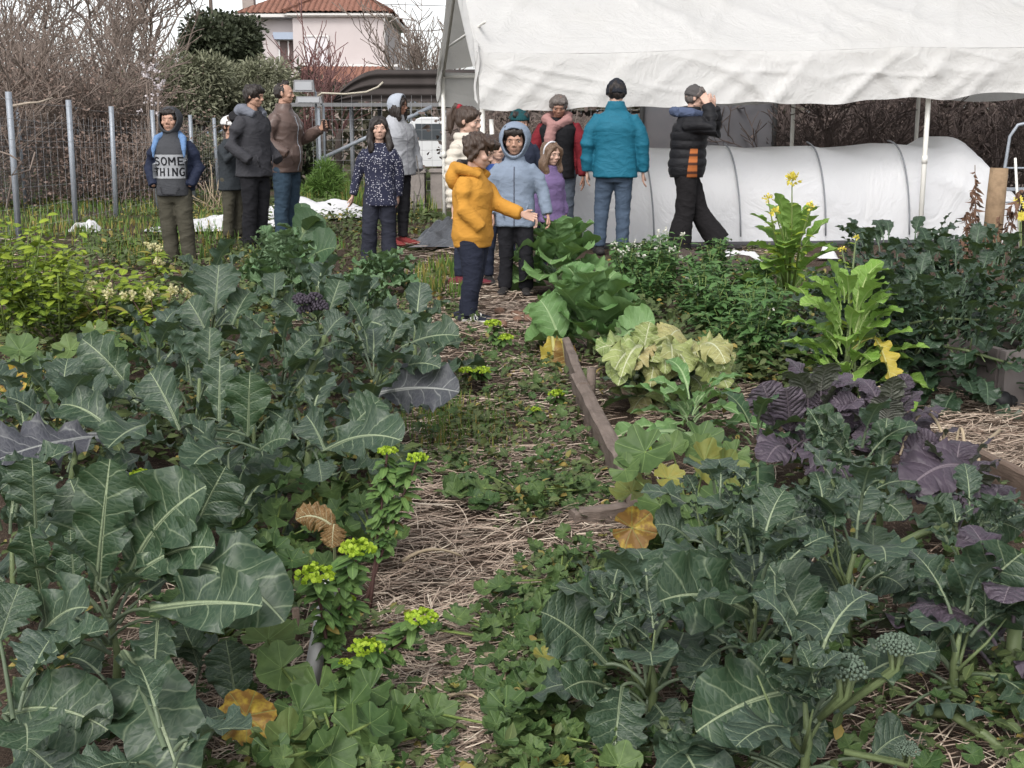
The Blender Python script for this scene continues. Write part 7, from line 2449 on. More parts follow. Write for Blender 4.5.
        if g.get('collar'):
            c = g['collar'] * H
            rings += [(shz + .045 * H + c * .5, 0, shY - .002 * H, .042 * H + th_ * .8, .045 * H + th_ * .8), (shz + .045 * H + c, 0, shY - .004 * H, .04 * H + th_ * .8, .045 * H + th_ * .8)]
        loft(mb, rings, 30)
        if g.get('belly'):
            mb.ball((0, sy(hem + .1 * H) - ry * .55, hem + .11 * H), (rx * .8, ry * .75, .1 * H), None, 16, 12)
        if g.get('sleeves', True):
            for nm in ('L', 'R'):
                j = J[nm]
                sr = g.get('sr', .04) * H * .88
                W = j['W'] + (j['W'] - j['E']).normalized() * g.get('cuff', 0.0) * H
                sg = Vector((.008 * H * (-1 if nm == 'L' else 1), oy * .5, -.032 * H))
                mb.tube([j['S'] * .55 + neck * .45 + Vector((0, oy * .5, -.045 * H)), j['S'] + sg, j['S'] * .5 + j['E'] * .5, j['E'], j['E'] * .5 + j['W'] * .5, W], [sr * 1.0, sr * 1.12, sr * 1.04, sr * .98, sr * .9, sr * g.get('cw', .75)], 16)
        o = remeshed(mb, g.get('name', 'jacket'), g['m'], t, g.get('vox', .010), 4, wrinkle(g.get('wr', .009), g.get('wf', 2.6), int(px) + li * 17, g.get('puffer')))
        objs[g.get('name', 'jacket')] = o
        if g.get('pocket'):
            for s in (-1, 1):
                mb = MB(); mb.tube([(s * rx * .75, sy(hem) - ry * 1.02 - th_ + oy, hem + .13 * H), (s * rx * .55, sy(hem) - ry * 1.1 - th_ + oy, hem + .055 * H)], .006, 6)
                build(mb, 'pocket_edge', g.get('pm') or g['m'], o)
        if g.get('zip'):
            bv = BVHTree.FromPolygons([v.co for v in o.data.vertices], [p.vertices for p in o.data.polygons])
            pts = []
            for z in np.linspace(hem + .01, shz - .01 * H, 24):
                h_ = bv.ray_cast(Vector((0, -1, z)), Vector((0, 1, 0)))
                if h_[0] is not None:
                    pts.append(tuple(h_[0] + Vector((0, -.001, 0))))
            if len(pts) > 3:
                mb = MB(); mb.tube(pts, .0045, 6); build(mb, 'zip', g['zip'], o)
    # ---- hair
    if hair:
        mb = MB()
        k = hair['kind']
        m_ = MAT[hair['m']]
        vol = hair.get('vol', 1.0) * (.94 if isinstance(hat, dict) else 1)
        def he(c, r):
            mb.ball(hp(*c), tuple(q * hh for q in r), Rm, 16, 12)
        if k in ('short', 'mop', 'pony', 'long'):
            he((0, .09, .15), (.425 * vol, .465 * vol, .385 * vol))
            he((0, .16, -.02), (.41 * vol, .34 * vol, .32 * vol))
            for s in (-1, 1):
                mb.tube([hp(s * .30, -.18, .30), hp(s * .385, -.06, .14), hp(s * .39, -.01, -.06)], [.08 * hh, .06 * hh, .035 * hh], 8)
        if k == 'short':
            for s in (-1, 1):
                mb.tube([hp(s * .36, -.10, .16), hp(s * .372, -.05, -.02)], [.07 * hh, .03 * hh], 8)
            for q in range(9):
                x = -.26 + q * .065
                mb.tube([hp(x, -.1, .47), hp(x * 1.05, -.34, .34), hp(x * 1.1, -.385, .24 + R.uniform(-.03, .03))], [.08 * hh, .06 * hh, .025 * hh], 8)
        if k == 'mop':
            for q in range(46):
                a = R.uniform(0, 6.28); e = R.uniform(-.15, 1.4)
                d = Vector((math.cos(a) * math.cos(e), math.sin(a) * math.cos(e), math.sin(e)))
                if d.y < -.5 and d.z < .45:
                    continue
                c = Vector((0, .07, .12)) + Vector((d.x * .40, d.y * .45, d.z * .38))
                he(tuple(c), (.12, .12, .11))
            for q in range(9):
                x = -.30 + q * .075
                mb.tube([hp(x, -.12, .48), hp(x * 1.1, -.38, .34), hp(x * 1.12, -.41, .18 + R.uniform(-.04, .04))], [.10 * hh, .08 * hh, .03 * hh], 8)
            for s in (-1, 1):
                mb.tube([hp(s * .36, -.12, .2), hp(s * .41, -.02, -.10), hp(s * .36, .1, -.32)], [.10 * hh, .09 * hh, .07 * hh], 8)
        if k == 'pony':
            he((0, .0, .24), (.40, .385, .27))
            for s in (-1, 1):
                mb.tube([hp(s * .1, -.36, .36), hp(s * .33, -.2, .18), hp(s * .37, -.02, .0)], [.06 * hh, .06 * hh, .04 * hh], 8)
            mb.tube([hp(0, .42, .40), hp(.0, .62, .42), hp(.02, .74, .1), hp(.0, .70, -.4), hp(0, .62, -.8)], [.10 * hh, .13 * hh, .14 * hh, .12 * hh, .04 * hh], 10)
        if k == 'long':
            L = hair.get('len', 1.0)
            mb.ball(hp(0, .22, -.45 * L), (.40 * hh, .22 * hh, .62 * hh * L), Rm, 16, 12)
            for s in (-1, 1):
                mb.tube([hp(s * .05, -.30, .42), hp(s * .27, -.31, .22), hp(s * .36, -.22, -.10), hp(s * .42, -.16, -.5), hp(s * .40, -.20, -.85 * L), hp(s * .34, -.22, -1.15 * L)], [.07 * hh, .08 * hh, .10 * hh, .15 * hh, .17 * hh, .09 * hh], 10)
                mb.tube([hp(s * .30, .05, .1), hp(s * .40, .05, -.4), hp(s * .40, .06, -.9 * L)], [.16 * hh, .18 * hh, .14 * hh], 10)
        if k == 'bald':
            he((0, .19, .02), (.40, .34, .28))
            he((0, .155, .15), (.395, .43, .345))
            mb.tube([hp(0, -.2, .44), hp(0, .1, .5)], [.12 * hh, .2 * hh], 8)
            for s in (-1, 1):
                mb.tube([hp(s * .33, -.02, .2), hp(s * .385, -.03, .08), hp(s * .375, .0, -.06)], [.07 * hh, .04 * hh, .02 * hh], 8)
        sd_ = int(px) * 3
        amp = hair.get('amp', .014)
        ho = remeshed(mb, 'hair', m_, t, .008, 3, lambda co, no: co + no * (amp * .7 * nz(co * np.array([1, 1, .35]), 12.0, sd_) + amp * .5 * nz(co * np.array([1, 1, .25]), 34.0, sd_ + 1))[:, None])
        if k == 'pony':
            e = MB(); e.tube([hp(0, .40, .41), hp(0, .52, .43)], .125 * hh, 10); build(e, 'hair_tie', MAT['redtie'], ho)
    if hat == 'headband':
        e = MB(); a = np.linspace(-.15 * PI, 1.15 * PI, 22)
        e.tube([hp(.425 * math.cos(q), .02 - .04 * math.sin(q), .14 + .415 * math.sin(q)) for q in a], .045 * hh, 8)
        build(e, 'headband', MAT['headband'], t)
    elif hat:
        mb = MB()
        rg = []
        th = np.arange(26) / 26 * 2 * PI
        zb_ = hat.get('z', .12)
        tp = hat.get('h', .56)
        prof = [(zb_ - .0, .445, .50), (zb_ + .02, .465, .52), (zb_ + .13, .46, .515), (zb_ + .15, .445, .50), (zb_ + (tp - zb_) * .55, .42, .46), (zb_ + (tp - zb_) * .82, .31, .33), (tp, .13, .13), (tp + .02, .02, .02)]
        for z, a, b2 in prof:
            rg.append([np.array(hp(a * math.cos(q), .04 + b2 * math.sin(q) , z + .06 * -math.sin(q) * (-1) * .6)) for q in th])
        P_ = np.array(rg)
        mb.grid(P_, wrap=True)
        mb.add(np.concatenate([P_[0], P_[0].mean(0)[None]]), None, [(26, (q + 1) % 26, q) for q in range(26)])
        sdh = int(px)
        remeshed(mb, hat.get('name', 'beanie'), hat['m'], t, .007, 3, lambda co, no: co + no * (.004 * nz(co, 9, sdh) + .0025 * np.sin(np.arctan2(co[:, 1] - hc.y, co[:, 0] - hc.x) * 36))[:, None])
    if hood:
        op = rad(hood.get('open', 47))
        k = hood.get('k', 1.0)
        th = np.linspace(PI, op, 20)
        ph = np.linspace(0, 2 * PI, 36, endpoint=False)
        outer = []
        for i_, q in enumerate(list(th) + list(th[::-1])):
            inner_ = i_ >= 20
            row = []
            for f in ph:
                lx = math.sin(q) * math.cos(f); lz = math.sin(q) * math.sin(f); ly = -math.cos(q)
                rr2 = Vector((.50, .56, .55)) * k * (.91 if inner_ else 1.0)
                low = max(0, -lz)
                P0 = Vector((lx * rr2.x * (1 - .12 * low), .03 + ly * rr2.y - .03 * low, .035 + lz * rr2.z * (1 + .28 * low)))
                if hood.get('peak'):
                    P0.z += .06 * max(0, lz) * max(0, ly)
                row.append(np.array(hp(*P0)))
            outer.append(row)
        mb = MB(); P_ = np.array(outer)
        P_ = P_ + (.007 * nz(P_, 5.0, int(px)))[..., None]
        mb.grid(P_, wrap=True)
        ho = build(mb, 'hood', hood['m'], t)
    return t, objs, dict(H=H, J=J, hp=hp, hh=hh, shz=shz, hipz=hipz, Rm=Rm)


MAT['shoedark'] = cloth('dark_shoe', (0.03, 0.028, 0.028), .6)
MAT['redtie'] = cloth('red_hair_tie', (0.28, 0.03, 0.04))
MAT['headband'] = cloth('white_headband', (0.55, 0.54, 0.56))
denim = cloth('blue_denim', (0.060, 0.085, 0.125), .9, .3, 30, .3)
denim2 = cloth('dark_blue_denim', (0.035, 0.058, 0.085), .9, .25, 30, .3)
blackc = cloth('black_cloth', (0.016, 0.016, 0.019))
navy = cloth('navy_cloth', (0.022, 0.027, 0.045))
olive = cloth('olive_cloth', (0.060, 0.056, 0.042))

# 1 boy with the printed sweatshirt
t, ob, I = person('boy in a printed charcoal hoodie, hood up, under an open navy jacket', 180, 11.35, 1.385, -2,
                  dict(m=cloth('navy_jacket', (0.016, 0.021, 0.042), .7), rx=.128, ry=.074, oy=.032, hem=.47, t=.014, wr=.011, sr=.046, cw=.85, name='jacket'),
                  dict(m=olive, r=(.068, .056, .052), hem=.03), kid=True, hair=dict(kind='short', m='hairblack'), hood=dict(m=cloth('charcoal_hood', (0.05, 0.052, 0.058)), open=50),
                  inner=dict(m=cloth('charcoal_hoodie', (0.05, 0.052, 0.058)), name='hoodie', rx=.105, ry=.092, hem=.445, t=.010, sleeves=False, oy=-.012, collar=.02, wr=.006),
                  arms={'L': ((.055, .03, -.165), (-.045, -.085, -.115)), 'R': ((.055, .03, -.165), (-.045, -.085, -.115))}, hands=(0, 0), shoe=dict(m=MAT['shoedark']), leg={'L': ((.02, -.02, -.23), (.01, .01, -.21)), 'R': ((-.005, .0, -.235), (-.01, .01, -.215))})
oh = ob['hoodie']
bv = BVHTree.FromPolygons([v.co for v in oh.data.vertices], [p.vertices for p in oh.data.polygons])
Hb = I['H']


def press(o_or_pts, off):
    out = []
    for p in o_or_pts:
        h_ = bv.ray_cast(Vector((p[0], -1, p[2])), Vector((0, 1, 0)))
        y = h_[0].y if h_[0] is not None else -.13
        out.append((p[0], y - off, p[2]))
    return np.array(out)


zc_ = I['shz'] - .155 * Hb
pw, ph_ = .104 * Hb, .075 * Hb
U_, W_ = np.meshgrid(np.linspace(-pw, pw, 30), np.linspace(-ph_, ph_, 22), indexing='ij')
Pp = press(np.stack([U_, 0 * U_, zc_ + W_], -1).reshape(-1, 3), .004).reshape(30, 22, 3)
mb = MB(); mb.grid(Pp)
panel = build(mb, 'printed_panel', cloth('grey_white_print', (0.31, 0.32, 0.34), .8, .05), oh)
def arc(cx, cy, rx, ry, a0, a1, n=12):
    return [(cx + rx * math.cos(rad(a0 + (a1 - a0) * k / n)), cy + ry * math.sin(rad(a0 + (a1 - a0) * k / n))) for k in range(n + 1)]


GLYPH = {'S': [arc(.5, .73, .36, .22, 20, 270) + arc(.5, .27, .36, .24, 90, -160)[1:]], 'O': [arc(.5, .5, .37, .44, 0, 360, 24)],
         'M': [[(.1, 0), (.1, 1)], [(.9, 0), (.9, 1)], [(.12, .95), (.5, .38)], [(.88, .95), (.5, .38)]], 'E': [[(.2, 0), (.2, 1)], [(.2, .93), (.85, .93)], [(.2, .5), (.72, .5)], [(.2, .07), (.85, .07)]],
         'T': [[(.5, 0), (.5, 1)], [(.08, .93), (.92, .93)]], 'H': [[(.15, 0), (.15, 1)], [(.85, 0), (.85, 1)], [(.15, .5), (.85, .5)]], 'I': [[(.5, 0), (.5, 1)]],
         'N': [[(.15, 0), (.15, 1)], [(.85, 0), (.85, 1)], [(.15, .98), (.85, .02)]], 'G': [arc(.5, .5, .37, .44, 50, 330, 18) + [(.85, .45)], [(.55, .45), (.9, .45)]]}
for txt, zz in (('SOME', zc_ + .034 * Hb), ('THING', zc_ - .034 * Hb)):
    mb = MB()
    nl_ = len(txt)
    tw = .205 * Hb
    cw_ = tw / nl_
    chh = .052 * Hb
    for q, ch in enumerate(txt):
        for li_, stv in enumerate(GLYPH[ch]):
            pts = np.array(stv, float)
            if len(pts) == 2:
                pts = np.linspace(pts[0], pts[1], 5)
            xy = np.stack([-tw / 2 + q * cw_ + cw_ * (.06 + .88 * pts[:, 0]), zz - chh / 2 + chh * pts[:, 1]], -1)
            tn = np.gradient(xy, axis=0); tn /= np.linalg.norm(tn, axis=1)[:, None] + 1e-9
            nn_ = np.stack([-tn[:, 1], tn[:, 0]], -1) * .0062
            P3 = np.stack([xy - nn_, xy + nn_], 1)
            P3 = press(np.stack([P3[..., 0], 0 * P3[..., 0], P3[..., 1]], -1).reshape(-1, 3), .0075 + .0006 * li_).reshape(len(pts), 2, 3)
            mb.grid(P3)
    build(mb, 'lettering', cloth('black_print', (0.014, 0.015, 0.018)), panel)
# light blue lining of the jacket at both lapels
for s in (-1, 1):
    mb = MB()
    mb.tube([(s * .03 * Hb, .035 * Hb, I['shz'] + .055 * Hb), (s * .085 * Hb, -.035 * Hb, I['shz'] + .022 * Hb), (s * .098 * Hb, -.075 * Hb, I['shz'] - .045 * Hb), (s * .100 * Hb, -.080 * Hb, I['shz'] - .10 * Hb)], [.024 * Hb, .024 * Hb, .016 * Hb, .005 * Hb], 10)
    remeshed(mb, 'lining', cloth('light_blue_lining', (0.115, 0.20, 0.36)), ob['jacket'], .007, 3)
mb = MB(); c = I['shz'] - .30 * Hb
mb.tube([(-.06 * Hb, -.108 * Hb, c + .02 * Hb), (-.045 * Hb, -.112 * Hb, c - .03 * Hb), (.045 * Hb, -.112 * Hb, c - .03 * Hb), (.06 * Hb, -.108 * Hb, c + .02 * Hb)], .004, 6)
build(mb, 'pocket_edge', cloth('charcoal_seam', (0.03, 0.03, 0.034)), oh)

# 2 person mostly hidden, eating
person('child in a white cap almost hidden behind the teenager, hand at the mouth', 237, 13.7, 1.34, 60,
       dict(m=cloth('dark_green_jacket', (0.03, 0.035, 0.04)), hem=.42, t=.014, flare=1.1), dict(m=olive, r=(.06, .05, .046)), kid=True, hair=dict(kind='short', m='hairbrown'),
       hat=dict(m=cloth('white_cap', (.55, .55, .55)), name='cap', h=.55, z=.08), arms={'R': ((.03, -.08, -.13), (-.06, -.09, .13))}, curl=(.5, 1.1))
# 3 teenager
t, ob, I = person('tall teenager in a charcoal jacket with a grey hood down, looking right', 259, 12.6, 1.635, 62,
                  dict(m=cloth('charcoal_jacket', (0.042, 0.042, 0.048), .75), rx=.112, ry=.086, hem=.455, t=.018, wr=.012, sr=.048, flare=1.06, pocket=True), dict(m=blackc, r=(.062, .05, .046), hem=.03),
                  hair=dict(kind='short', m='hairblack', vol=1.04), arms={'L': ((.05, .035, -.165), (-.03, -.12, -.09)), 'R': ((.05, .035, -.165), (-.03, -.12, -.09))}, head_yaw=10, head_pitch=8, hands=(0, 0))
mb = MB(); H_ = I['H']
mb.ball((0, .05 * H_, I['shz'] + .035 * H_), (.085 * H_, .055 * H_, .05 * H_), None, 16, 10)
for s in (-1, 1):
    mb.tube([(s * .03 * H_, .06 * H_, I['shz'] + .05 * H_), (s * .075 * H_, .0, I['shz'] + .045 * H_), (s * .05 * H_, -.06 * H_, I['shz'] + .015 * H_)], [.035 * H_, .032 * H_, .022 * H_], 10)
remeshed(mb, 'folded_hood', cloth('grey_marl', (0.14, 0.15, 0.18)), t, .009, 4, wrinkle(.008, 5, 3))
mb = MB()
mb.tube([(-.09 * H_, .07 * H_, I['shz'] + .012 * H_), (0, .105 * H_, I['shz'] - .02 * H_), (.09 * H_, .07 * H_, I['shz'] + .012 * H_)], [.03 * H_, .045 * H_, .03 * H_], 10)
remeshed(mb, 'jacket_hood', cloth('black_hood', (0.018, 0.018, 0.02)), t, .009, 4, wrinkle(.008, 5, 4))
# 4 balding man with cup
t, ob, I = person('balding man in a brown leather jacket and jeans holding a dark cup', 290, 14.0, 1.70, 70,
                  dict(m=simple('brown_leather', (0.105, 0.072, 0.062), .45, .25, 6, .4, .012, spec=.4, bscale=14), rx=.122, ry=.098, hem=.44, t=.016, wr=.014, sr=.048, belly=True, rib=True, collar=.025, zip=MAT['galv'], pocket=True), dict(m=denim2, r=(.070, .055, .05)),
                  hair=dict(kind='bald', m='hairblack'), wide=1.08, arms={'L': ((.05, -.03, -.165), (-.02, -.15, .075)), 'R': ((.05, .02, -.17), (-.03, -.12, -.08))}, head_yaw=14, curl=(1.2, .6), hands=(1, 0))
Wp = t.matrix_basis @ (I['J']['L']['W'] + Vector((-.0, -.07, .03)))
cup = thing('cup', 'dark cup held up by the balding man', 'cup', tuple(Wp))
mb = MB(); loft(mb, [(-.06, 0, 0, .030, .030), (.055, 0, 0, .040, .040)], 16, 2); build(mb, 'cup_body', cloth('dark_cup', (.035, .022, .02), .5), cup)
mb = MB(); loft(mb, [(.056, 0, 0, .043, .043), (.068, 0, 0, .041, .041)], 16, 2); build(mb, 'lid', cloth('black_lid', (.015, .015, .015), .4), cup)


def dots_mat():
    n = NT('navy_with_white_specks')
    vo = n.n('ShaderNodeTexVoronoi'); vo.inputs['Scale'].default_value = 55; n.put(vo.inputs['Vector'], n.coord('Object')); vo.inputs['Randomness'].default_value = .75
    f = n.mapr(vo.outputs['Distance'], .22, .32, 1, 0)
    n.base(n.mix(f, (0.022, 0.024, 0.045), (0.42, 0.42, 0.47)), .85, .15)
    return n.m


# 5 girl with long dark hair
person('long haired girl in a speckled navy top and wide dark jeans', 382, 11.4, 1.305, -8,
       dict(m=dots_mat(), rx=.108, ry=.074, hem=.40, t=.012, flare=1.12, wr=.008, sr=.042, name='blouse', cw=.85), dict(m=cloth('dark_jeans', (0.026, 0.028, 0.040), .9, .2), r=(.064, .056, .064), hem=.02), kid=True, skin='skin_pale',
       hair=dict(kind='long', m='hairblack', len=.92, vol=1.05), head_yaw=18, arms={'R': ((.05, .01, -.17), (.03, -.03, -.145)), 'L': ((.03, .03, -.17), (-.02, .02, -.15))}, leg={'R': ((.02, -.03, -.23), (.02, .03, -.21)), 'L': ((.0, .02, -.235), (0, -.0, -.21))})
# 6 adult in pale grey hood
t, ob, I = person('adult in a pale grey hooded jacket turned away behind the long haired girl', 399, 13.4, 1.56, 55,
                  dict(m=cloth('pale_grey_jacket', (0.33, 0.34, 0.365), .75), rx=.128, ry=.092, hem=.47, t=.02, wr=.012, sr=.052, collar=.02, flare=1.04, zip=cloth('grey_zip', (.2, .2, .22))), dict(m=blackc, r=(.06, .046, .04)),
                  hair=dict(kind='long', m='hairblack', len=.7), hood=dict(m=cloth('pale_grey_hood', (0.34, 0.37, 0.42), .75), open=62, k=1.06), skin='skin_tan', head_yaw=20, head_pitch=6, wide=1.12,
                  arms={'L': ((.06, .0, -.165), (-.02, -.05, -.14)), 'R': ((.07, .03, -.16), (-.02, -.05, -.13))}, hands=(0, 0), shoe=dict(m=cloth('red_shoe', (.16, .03, .03))))
mb = MB(); H_ = I['H']
mb.tube([(.09 * H_, -.10 * H_, .60 * H_), (.07 * H_, -.15 * H_, .40 * H_), (.03 * H_, -.12 * H_, .22 * H_), (.06 * H_, -.10 * H_, .36 * H_)], .007, 6)
build(mb, 'hanging_strap', cloth('grey_strap', (.12, .11, .10)), t)
# 7 girl with ponytail
person('girl with a high brown ponytail in a cream quilted coat behind the boy in yellow', 466, 9.75, 1.365, 62,
       dict(m=cloth('cream_quilt', (0.50, 0.46, 0.40), .7), rx=.108, ry=.086, hem=.44, t=.022, wr=.004, sr=.046, puffer=(.062, .016), collar=.03, cw=.9, cuff=-.01), dict(m=navy, r=(.056, .044, .036)), kid=True, skin='skin_pale',
       hair=dict(kind='pony', m='hairbrown'), head_pitch=10, head_yaw=5, shoe=dict(m=cloth('dark_red_shoe', (.14, .03, .04))))
# 8 boy in yellow hoodie
t, ob, I = person('small bushy haired boy in a mustard hoodie pointing right, striped shoes', 473, 7.8, 1.165, 68,
                  dict(m=cloth('mustard_fleece', (0.46, 0.225, 0.04), .9, .08), rx=.118, ry=.098, hem=.40, t=.014, wr=.009, sr=.050, rib=True, name='hoodie', collar=.012, cw=.8), dict(m=cloth('navy_track', (0.018, 0.021, 0.035)), r=(.074, .06, .052), hem=.035), kid=2, skin='skin_pale',
                  hair=dict(kind='mop', m='hairbrown', vol=1.06, amp=.016), head_pitch=20, head_yaw=6, arms={'L': ((.0, -.095, -.14), (-.01, -.145, -.05)), 'R': ((.02, -.005, -.16), (-.04, -.085, -.10))}, curl=(.25, .6), hands=(1, 0), hdir=((0, -1, -.22), None),
                  leg={'L': ((.0, .015, -.225), (0, .05, -.20)), 'R': ((.0, -.02, -.23), (.0, .02, -.20))}, shoe=dict(m=cloth('navy_suede', (0.02, 0.022, 0.035)), sole=cloth('white_sole', (.6, .58, .55)), stripes=True))
mb = MB(); H_ = I['H']
mb.ball((0, .085 * H_, I['shz'] + .0 * H_), (.10 * H_, .055 * H_, .075 * H_), None, 16, 10)
for s in (-1, 1):
    mb.tube([(s * .03 * H_, .09 * H_, I['shz'] + .05 * H_), (s * .085 * H_, .02 * H_, I['shz'] + .045 * H_), (s * .05 * H_, -.07 * H_, I['shz'] + .012 * H_)], [.036 * H_, .032 * H_, .022 * H_], 10)
hd = remeshed(mb, 'folded_hood', cloth('mustard_hood', (0.44, 0.215, 0.038), .9, .08), t, .009, 4, wrinkle(.007, 5, 3))
mb = MB(); mb.tube([(-.05 * H_, .05 * H_, I['shz'] + .075 * H_), (0, .075 * H_, I['shz'] + .078 * H_), (.05 * H_, .05 * H_, I['shz'] + .075 * H_), (.045 * H_, -.03 * H_, I['shz'] + .055 * H_)], .02 * H_, 8)
remeshed(mb, 'hood_lining', cloth('dark_lining', (0.05, 0.05, 0.055)), hd, .008, 3)
# 9 boy's face between
person('small boy in a blue top peering out between the yellow and the grey hoodies', 497, 9.9, 1.15, 20,
       dict(m=cloth('royal_blue_top', (0.035, 0.075, 0.25)), hem=.44, name='top'), dict(m=navy), kid=2, skin='skin_pale', hair=dict(kind='short', m='hairbrown', vol=1.05))
# 10 boy in grey-blue hoodie
person('boy in a grey-blue zipped hoodie with the hood up, looking down, arms hanging', 515, 9.2, 1.225, -4,
       dict(m=cloth('grey_blue_fleece', (0.185, 0.225, 0.29), .92, .1), rx=.116, ry=.085, hem=.405, t=.015, wr=.011, sr=.047, name='hoodie', rib=False, collar=.01, zip=cloth('grey_zipper', (.09, .10, .13)), pocket=True, cw=.82), dict(m=cloth('black_track', (0.014, 0.014, 0.017)), r=(.066, .05, .045), hem=.03), kid=2, skin='skin',
       hair=dict(kind='short', m='hairblack'), hood=dict(m=cloth('grey_blue_hood', (0.19, 0.23, 0.295), .92, .1), open=52, k=1.10), head_pitch=10, arms={'L': ((.06, .0, -.155), (.03, -.035, -.135)), 'R': ((.045, .0, -.155), (-.02, -.045, -.135))}, curl=(1.0, .7), leg={'L': ((.015, -.02, -.225), (.0, .02, -.21)), 'R': ((.0, .005, -.23), (.01, .01, -.215))})
# 11 beanie behind
person('person in a dark teal beanie seen only above the grey-blue hood', 519, 11.6, 1.36, 10, dict(m=navy), dict(m=navy), kid=True, hair=dict(kind='short', m='hairblack'), hat=dict(m=cloth('teal_beanie', (0.012, 0.055, 0.062)), h=.58), skin='skin')
# 12 little girl
person('little girl in a purple coat with a white headband, looking right', 548, 10.6, 1.09, 40,
       dict(m=cloth('purple_coat', (0.15, 0.105, 0.215)), rx=.115, ry=.09, hem=.40, t=.02, sr=.048, flare=1.12, wr=.01, collar=.02, puffer=(.10, .006)), dict(m=navy, r=(.06, .05, .042)), kid=2, skin='skin_pale', hair=dict(kind='long', m='hairlight', len=.85), hat='headband', head_pitch=8)
# 13 man in red
t, ob, I = person('man in a dark red jacket and pink scarf bending his head to the children', 558, 12.5, 1.56, -12,
                  dict(m=cloth('dark_red_jacket', (0.16, 0.018, 0.025)), rx=.128, ry=.075, oy=.03, hem=.49, t=.016, sr=.046, wr=.011), dict(m=cloth('grey_blue_jeans', (0.07, 0.085, 0.11), .9, .2), r=(.062, .046, .04)),
                  inner=dict(m=cloth('black_vest', (0.012, 0.012, 0.014)), name='vest', rx=.106, ry=.094, oy=-.014, hem=.47, t=.01, sleeves=False), skin='skin_tan', hair=dict(kind='short', m='hairgrey', vol=1.0), lean=.10, head_pitch=26, head_yaw=10)
mb = MB(); H_ = I['H']; y_ = -math.tan(.10) * (I['shz'] - I['hipz'])
mb.tube([(-.05 * H_, y_ + .04 * H_, I['shz'] + .05 * H_), (-.07 * H_, y_ - .05 * H_, I['shz'] + .025 * H_), (0, y_ - .10 * H_, I['shz'] - .02 * H_), (.07 * H_, y_ - .05 * H_, I['shz'] + .025 * H_), (.05 * H_, y_ + .04 * H_, I['shz'] + .05 * H_)], .034 * H_, 10)
mb.tube([(-.02 * H_, y_ - .10 * H_, I['shz'] - .0 * H_), (-.035 * H_, y_ - .115 * H_, I['shz'] - .10 * H_), (-.03 * H_, y_ - .105 * H_, I['shz'] - .20 * H_)], [.034 * H_, .036 * H_, .028 * H_], 10)
remeshed(mb, 'scarf', cloth('dusty_pink_scarf', (0.30, 0.165, 0.155), .95, .3), t, .009, 3, wrinkle(.010, 7, 9))
# 14 teal jacket from behind
person('person seen from behind in a teal jacket, black beanie and blue jeans', 613, 12.15, 1.655, 176,
       dict(m=cloth('teal_jacket', (0.014, 0.115, 0.175), .65, .08), rx=.126, ry=.084, hem=.455, t=.018, wr=.012, sr=.05, collar=.035, waist=.93, flare=1.04, cuff=.0), dict(m=denim, r=(.062, .048, .041)), skin='skin_pale',
       hat=dict(m=cloth('black_beanie', (0.02, 0.022, 0.028)), h=.60, z=-.10), hair=dict(kind='short', m='hairblack', vol=1.06), arms={'R': ((.042, .008, -.168), (.008, -.03, -.15)), 'L': ((.05, .012, -.165), (.0, -.035, -.15))}, wide=.97, head_pitch=6, leg={'R': ((.0, -.005, -.235), (.0, .012, -.215)), 'L': ((.025, -.03, -.23), (.01, .01, -.215))})
# 15 black puffer
t, ob, I = person('man in a black quilted jacket and wide trousers striding right, hand at ear', 683, 12.1, 1.60, 78,
                  dict(m=cloth('black_quilt', (0.014, 0.014, 0.016), .6), rx=.122, ry=.104, hem=.47, t=.024, wr=.006, sr=.054, puffer=(.085, .012), collar=.03, rib=True), dict(m=cloth('black_wool', (0.014, 0.013, 0.014), .95), r=(.066, .064, .082), hem=.045), skin='skin_pale',
                  hat=dict(m=cloth('grey_beanie', (0.075, 0.07, 0.07)), h=.58, z=.06), hair=dict(kind='short', m='hairgrey'), lean=.05, head_pitch=8,
                  arms={'R': ((.04, -.14, -.06), (-.075, .035, .145)), 'L': ((.03, -.15, -.07), (-.06, .02, .14))},
                  leg={'R': ((.0, .0, -.235), (.0, .03, -.21)), 'L': ((.0, -.075, -.225), (.0, -.13, -.185))}, curl=(.9, .9), hdir=((-.3, .45, .8), (.3, .45, .8)))
H_ = I['H']
oj = ob['jacket']
bvj = BVHTree.FromPolygons([v.co for v in oj.data.vertices], [p.vertices for p in oj.data.polygons])


def plaid():
    n = NT('orange_plaid')
    sx = n.n('ShaderNodeSeparateXYZ'); n.put(sx.inputs[0], n.coord('UV'))
    a = n.mapr(n.math('ABSOLUTE', n.math('SUBTRACT', n.math('FRACT', n.math('MULTIPLY', sx.outputs[0], 3.2)), .5)), .12, .2, 1, 0)
    b = n.mapr(n.math('ABSOLUTE', n.math('SUBTRACT', n.math('FRACT', n.math('MULTIPLY', sx.outputs[1], 7.0)), .5)), .06, .12, 1, 0)
    c = n.mix(n.math('MULTIPLY', a, .9), (0.36, 0.12, 0.04), (0.03, 0.02, 0.02))
    c = n.mix(n.math('MULTIPLY', b, .4), c, (0.22, 0.06, 0.03))
    n.base(c, .9, .1)
    return n.m


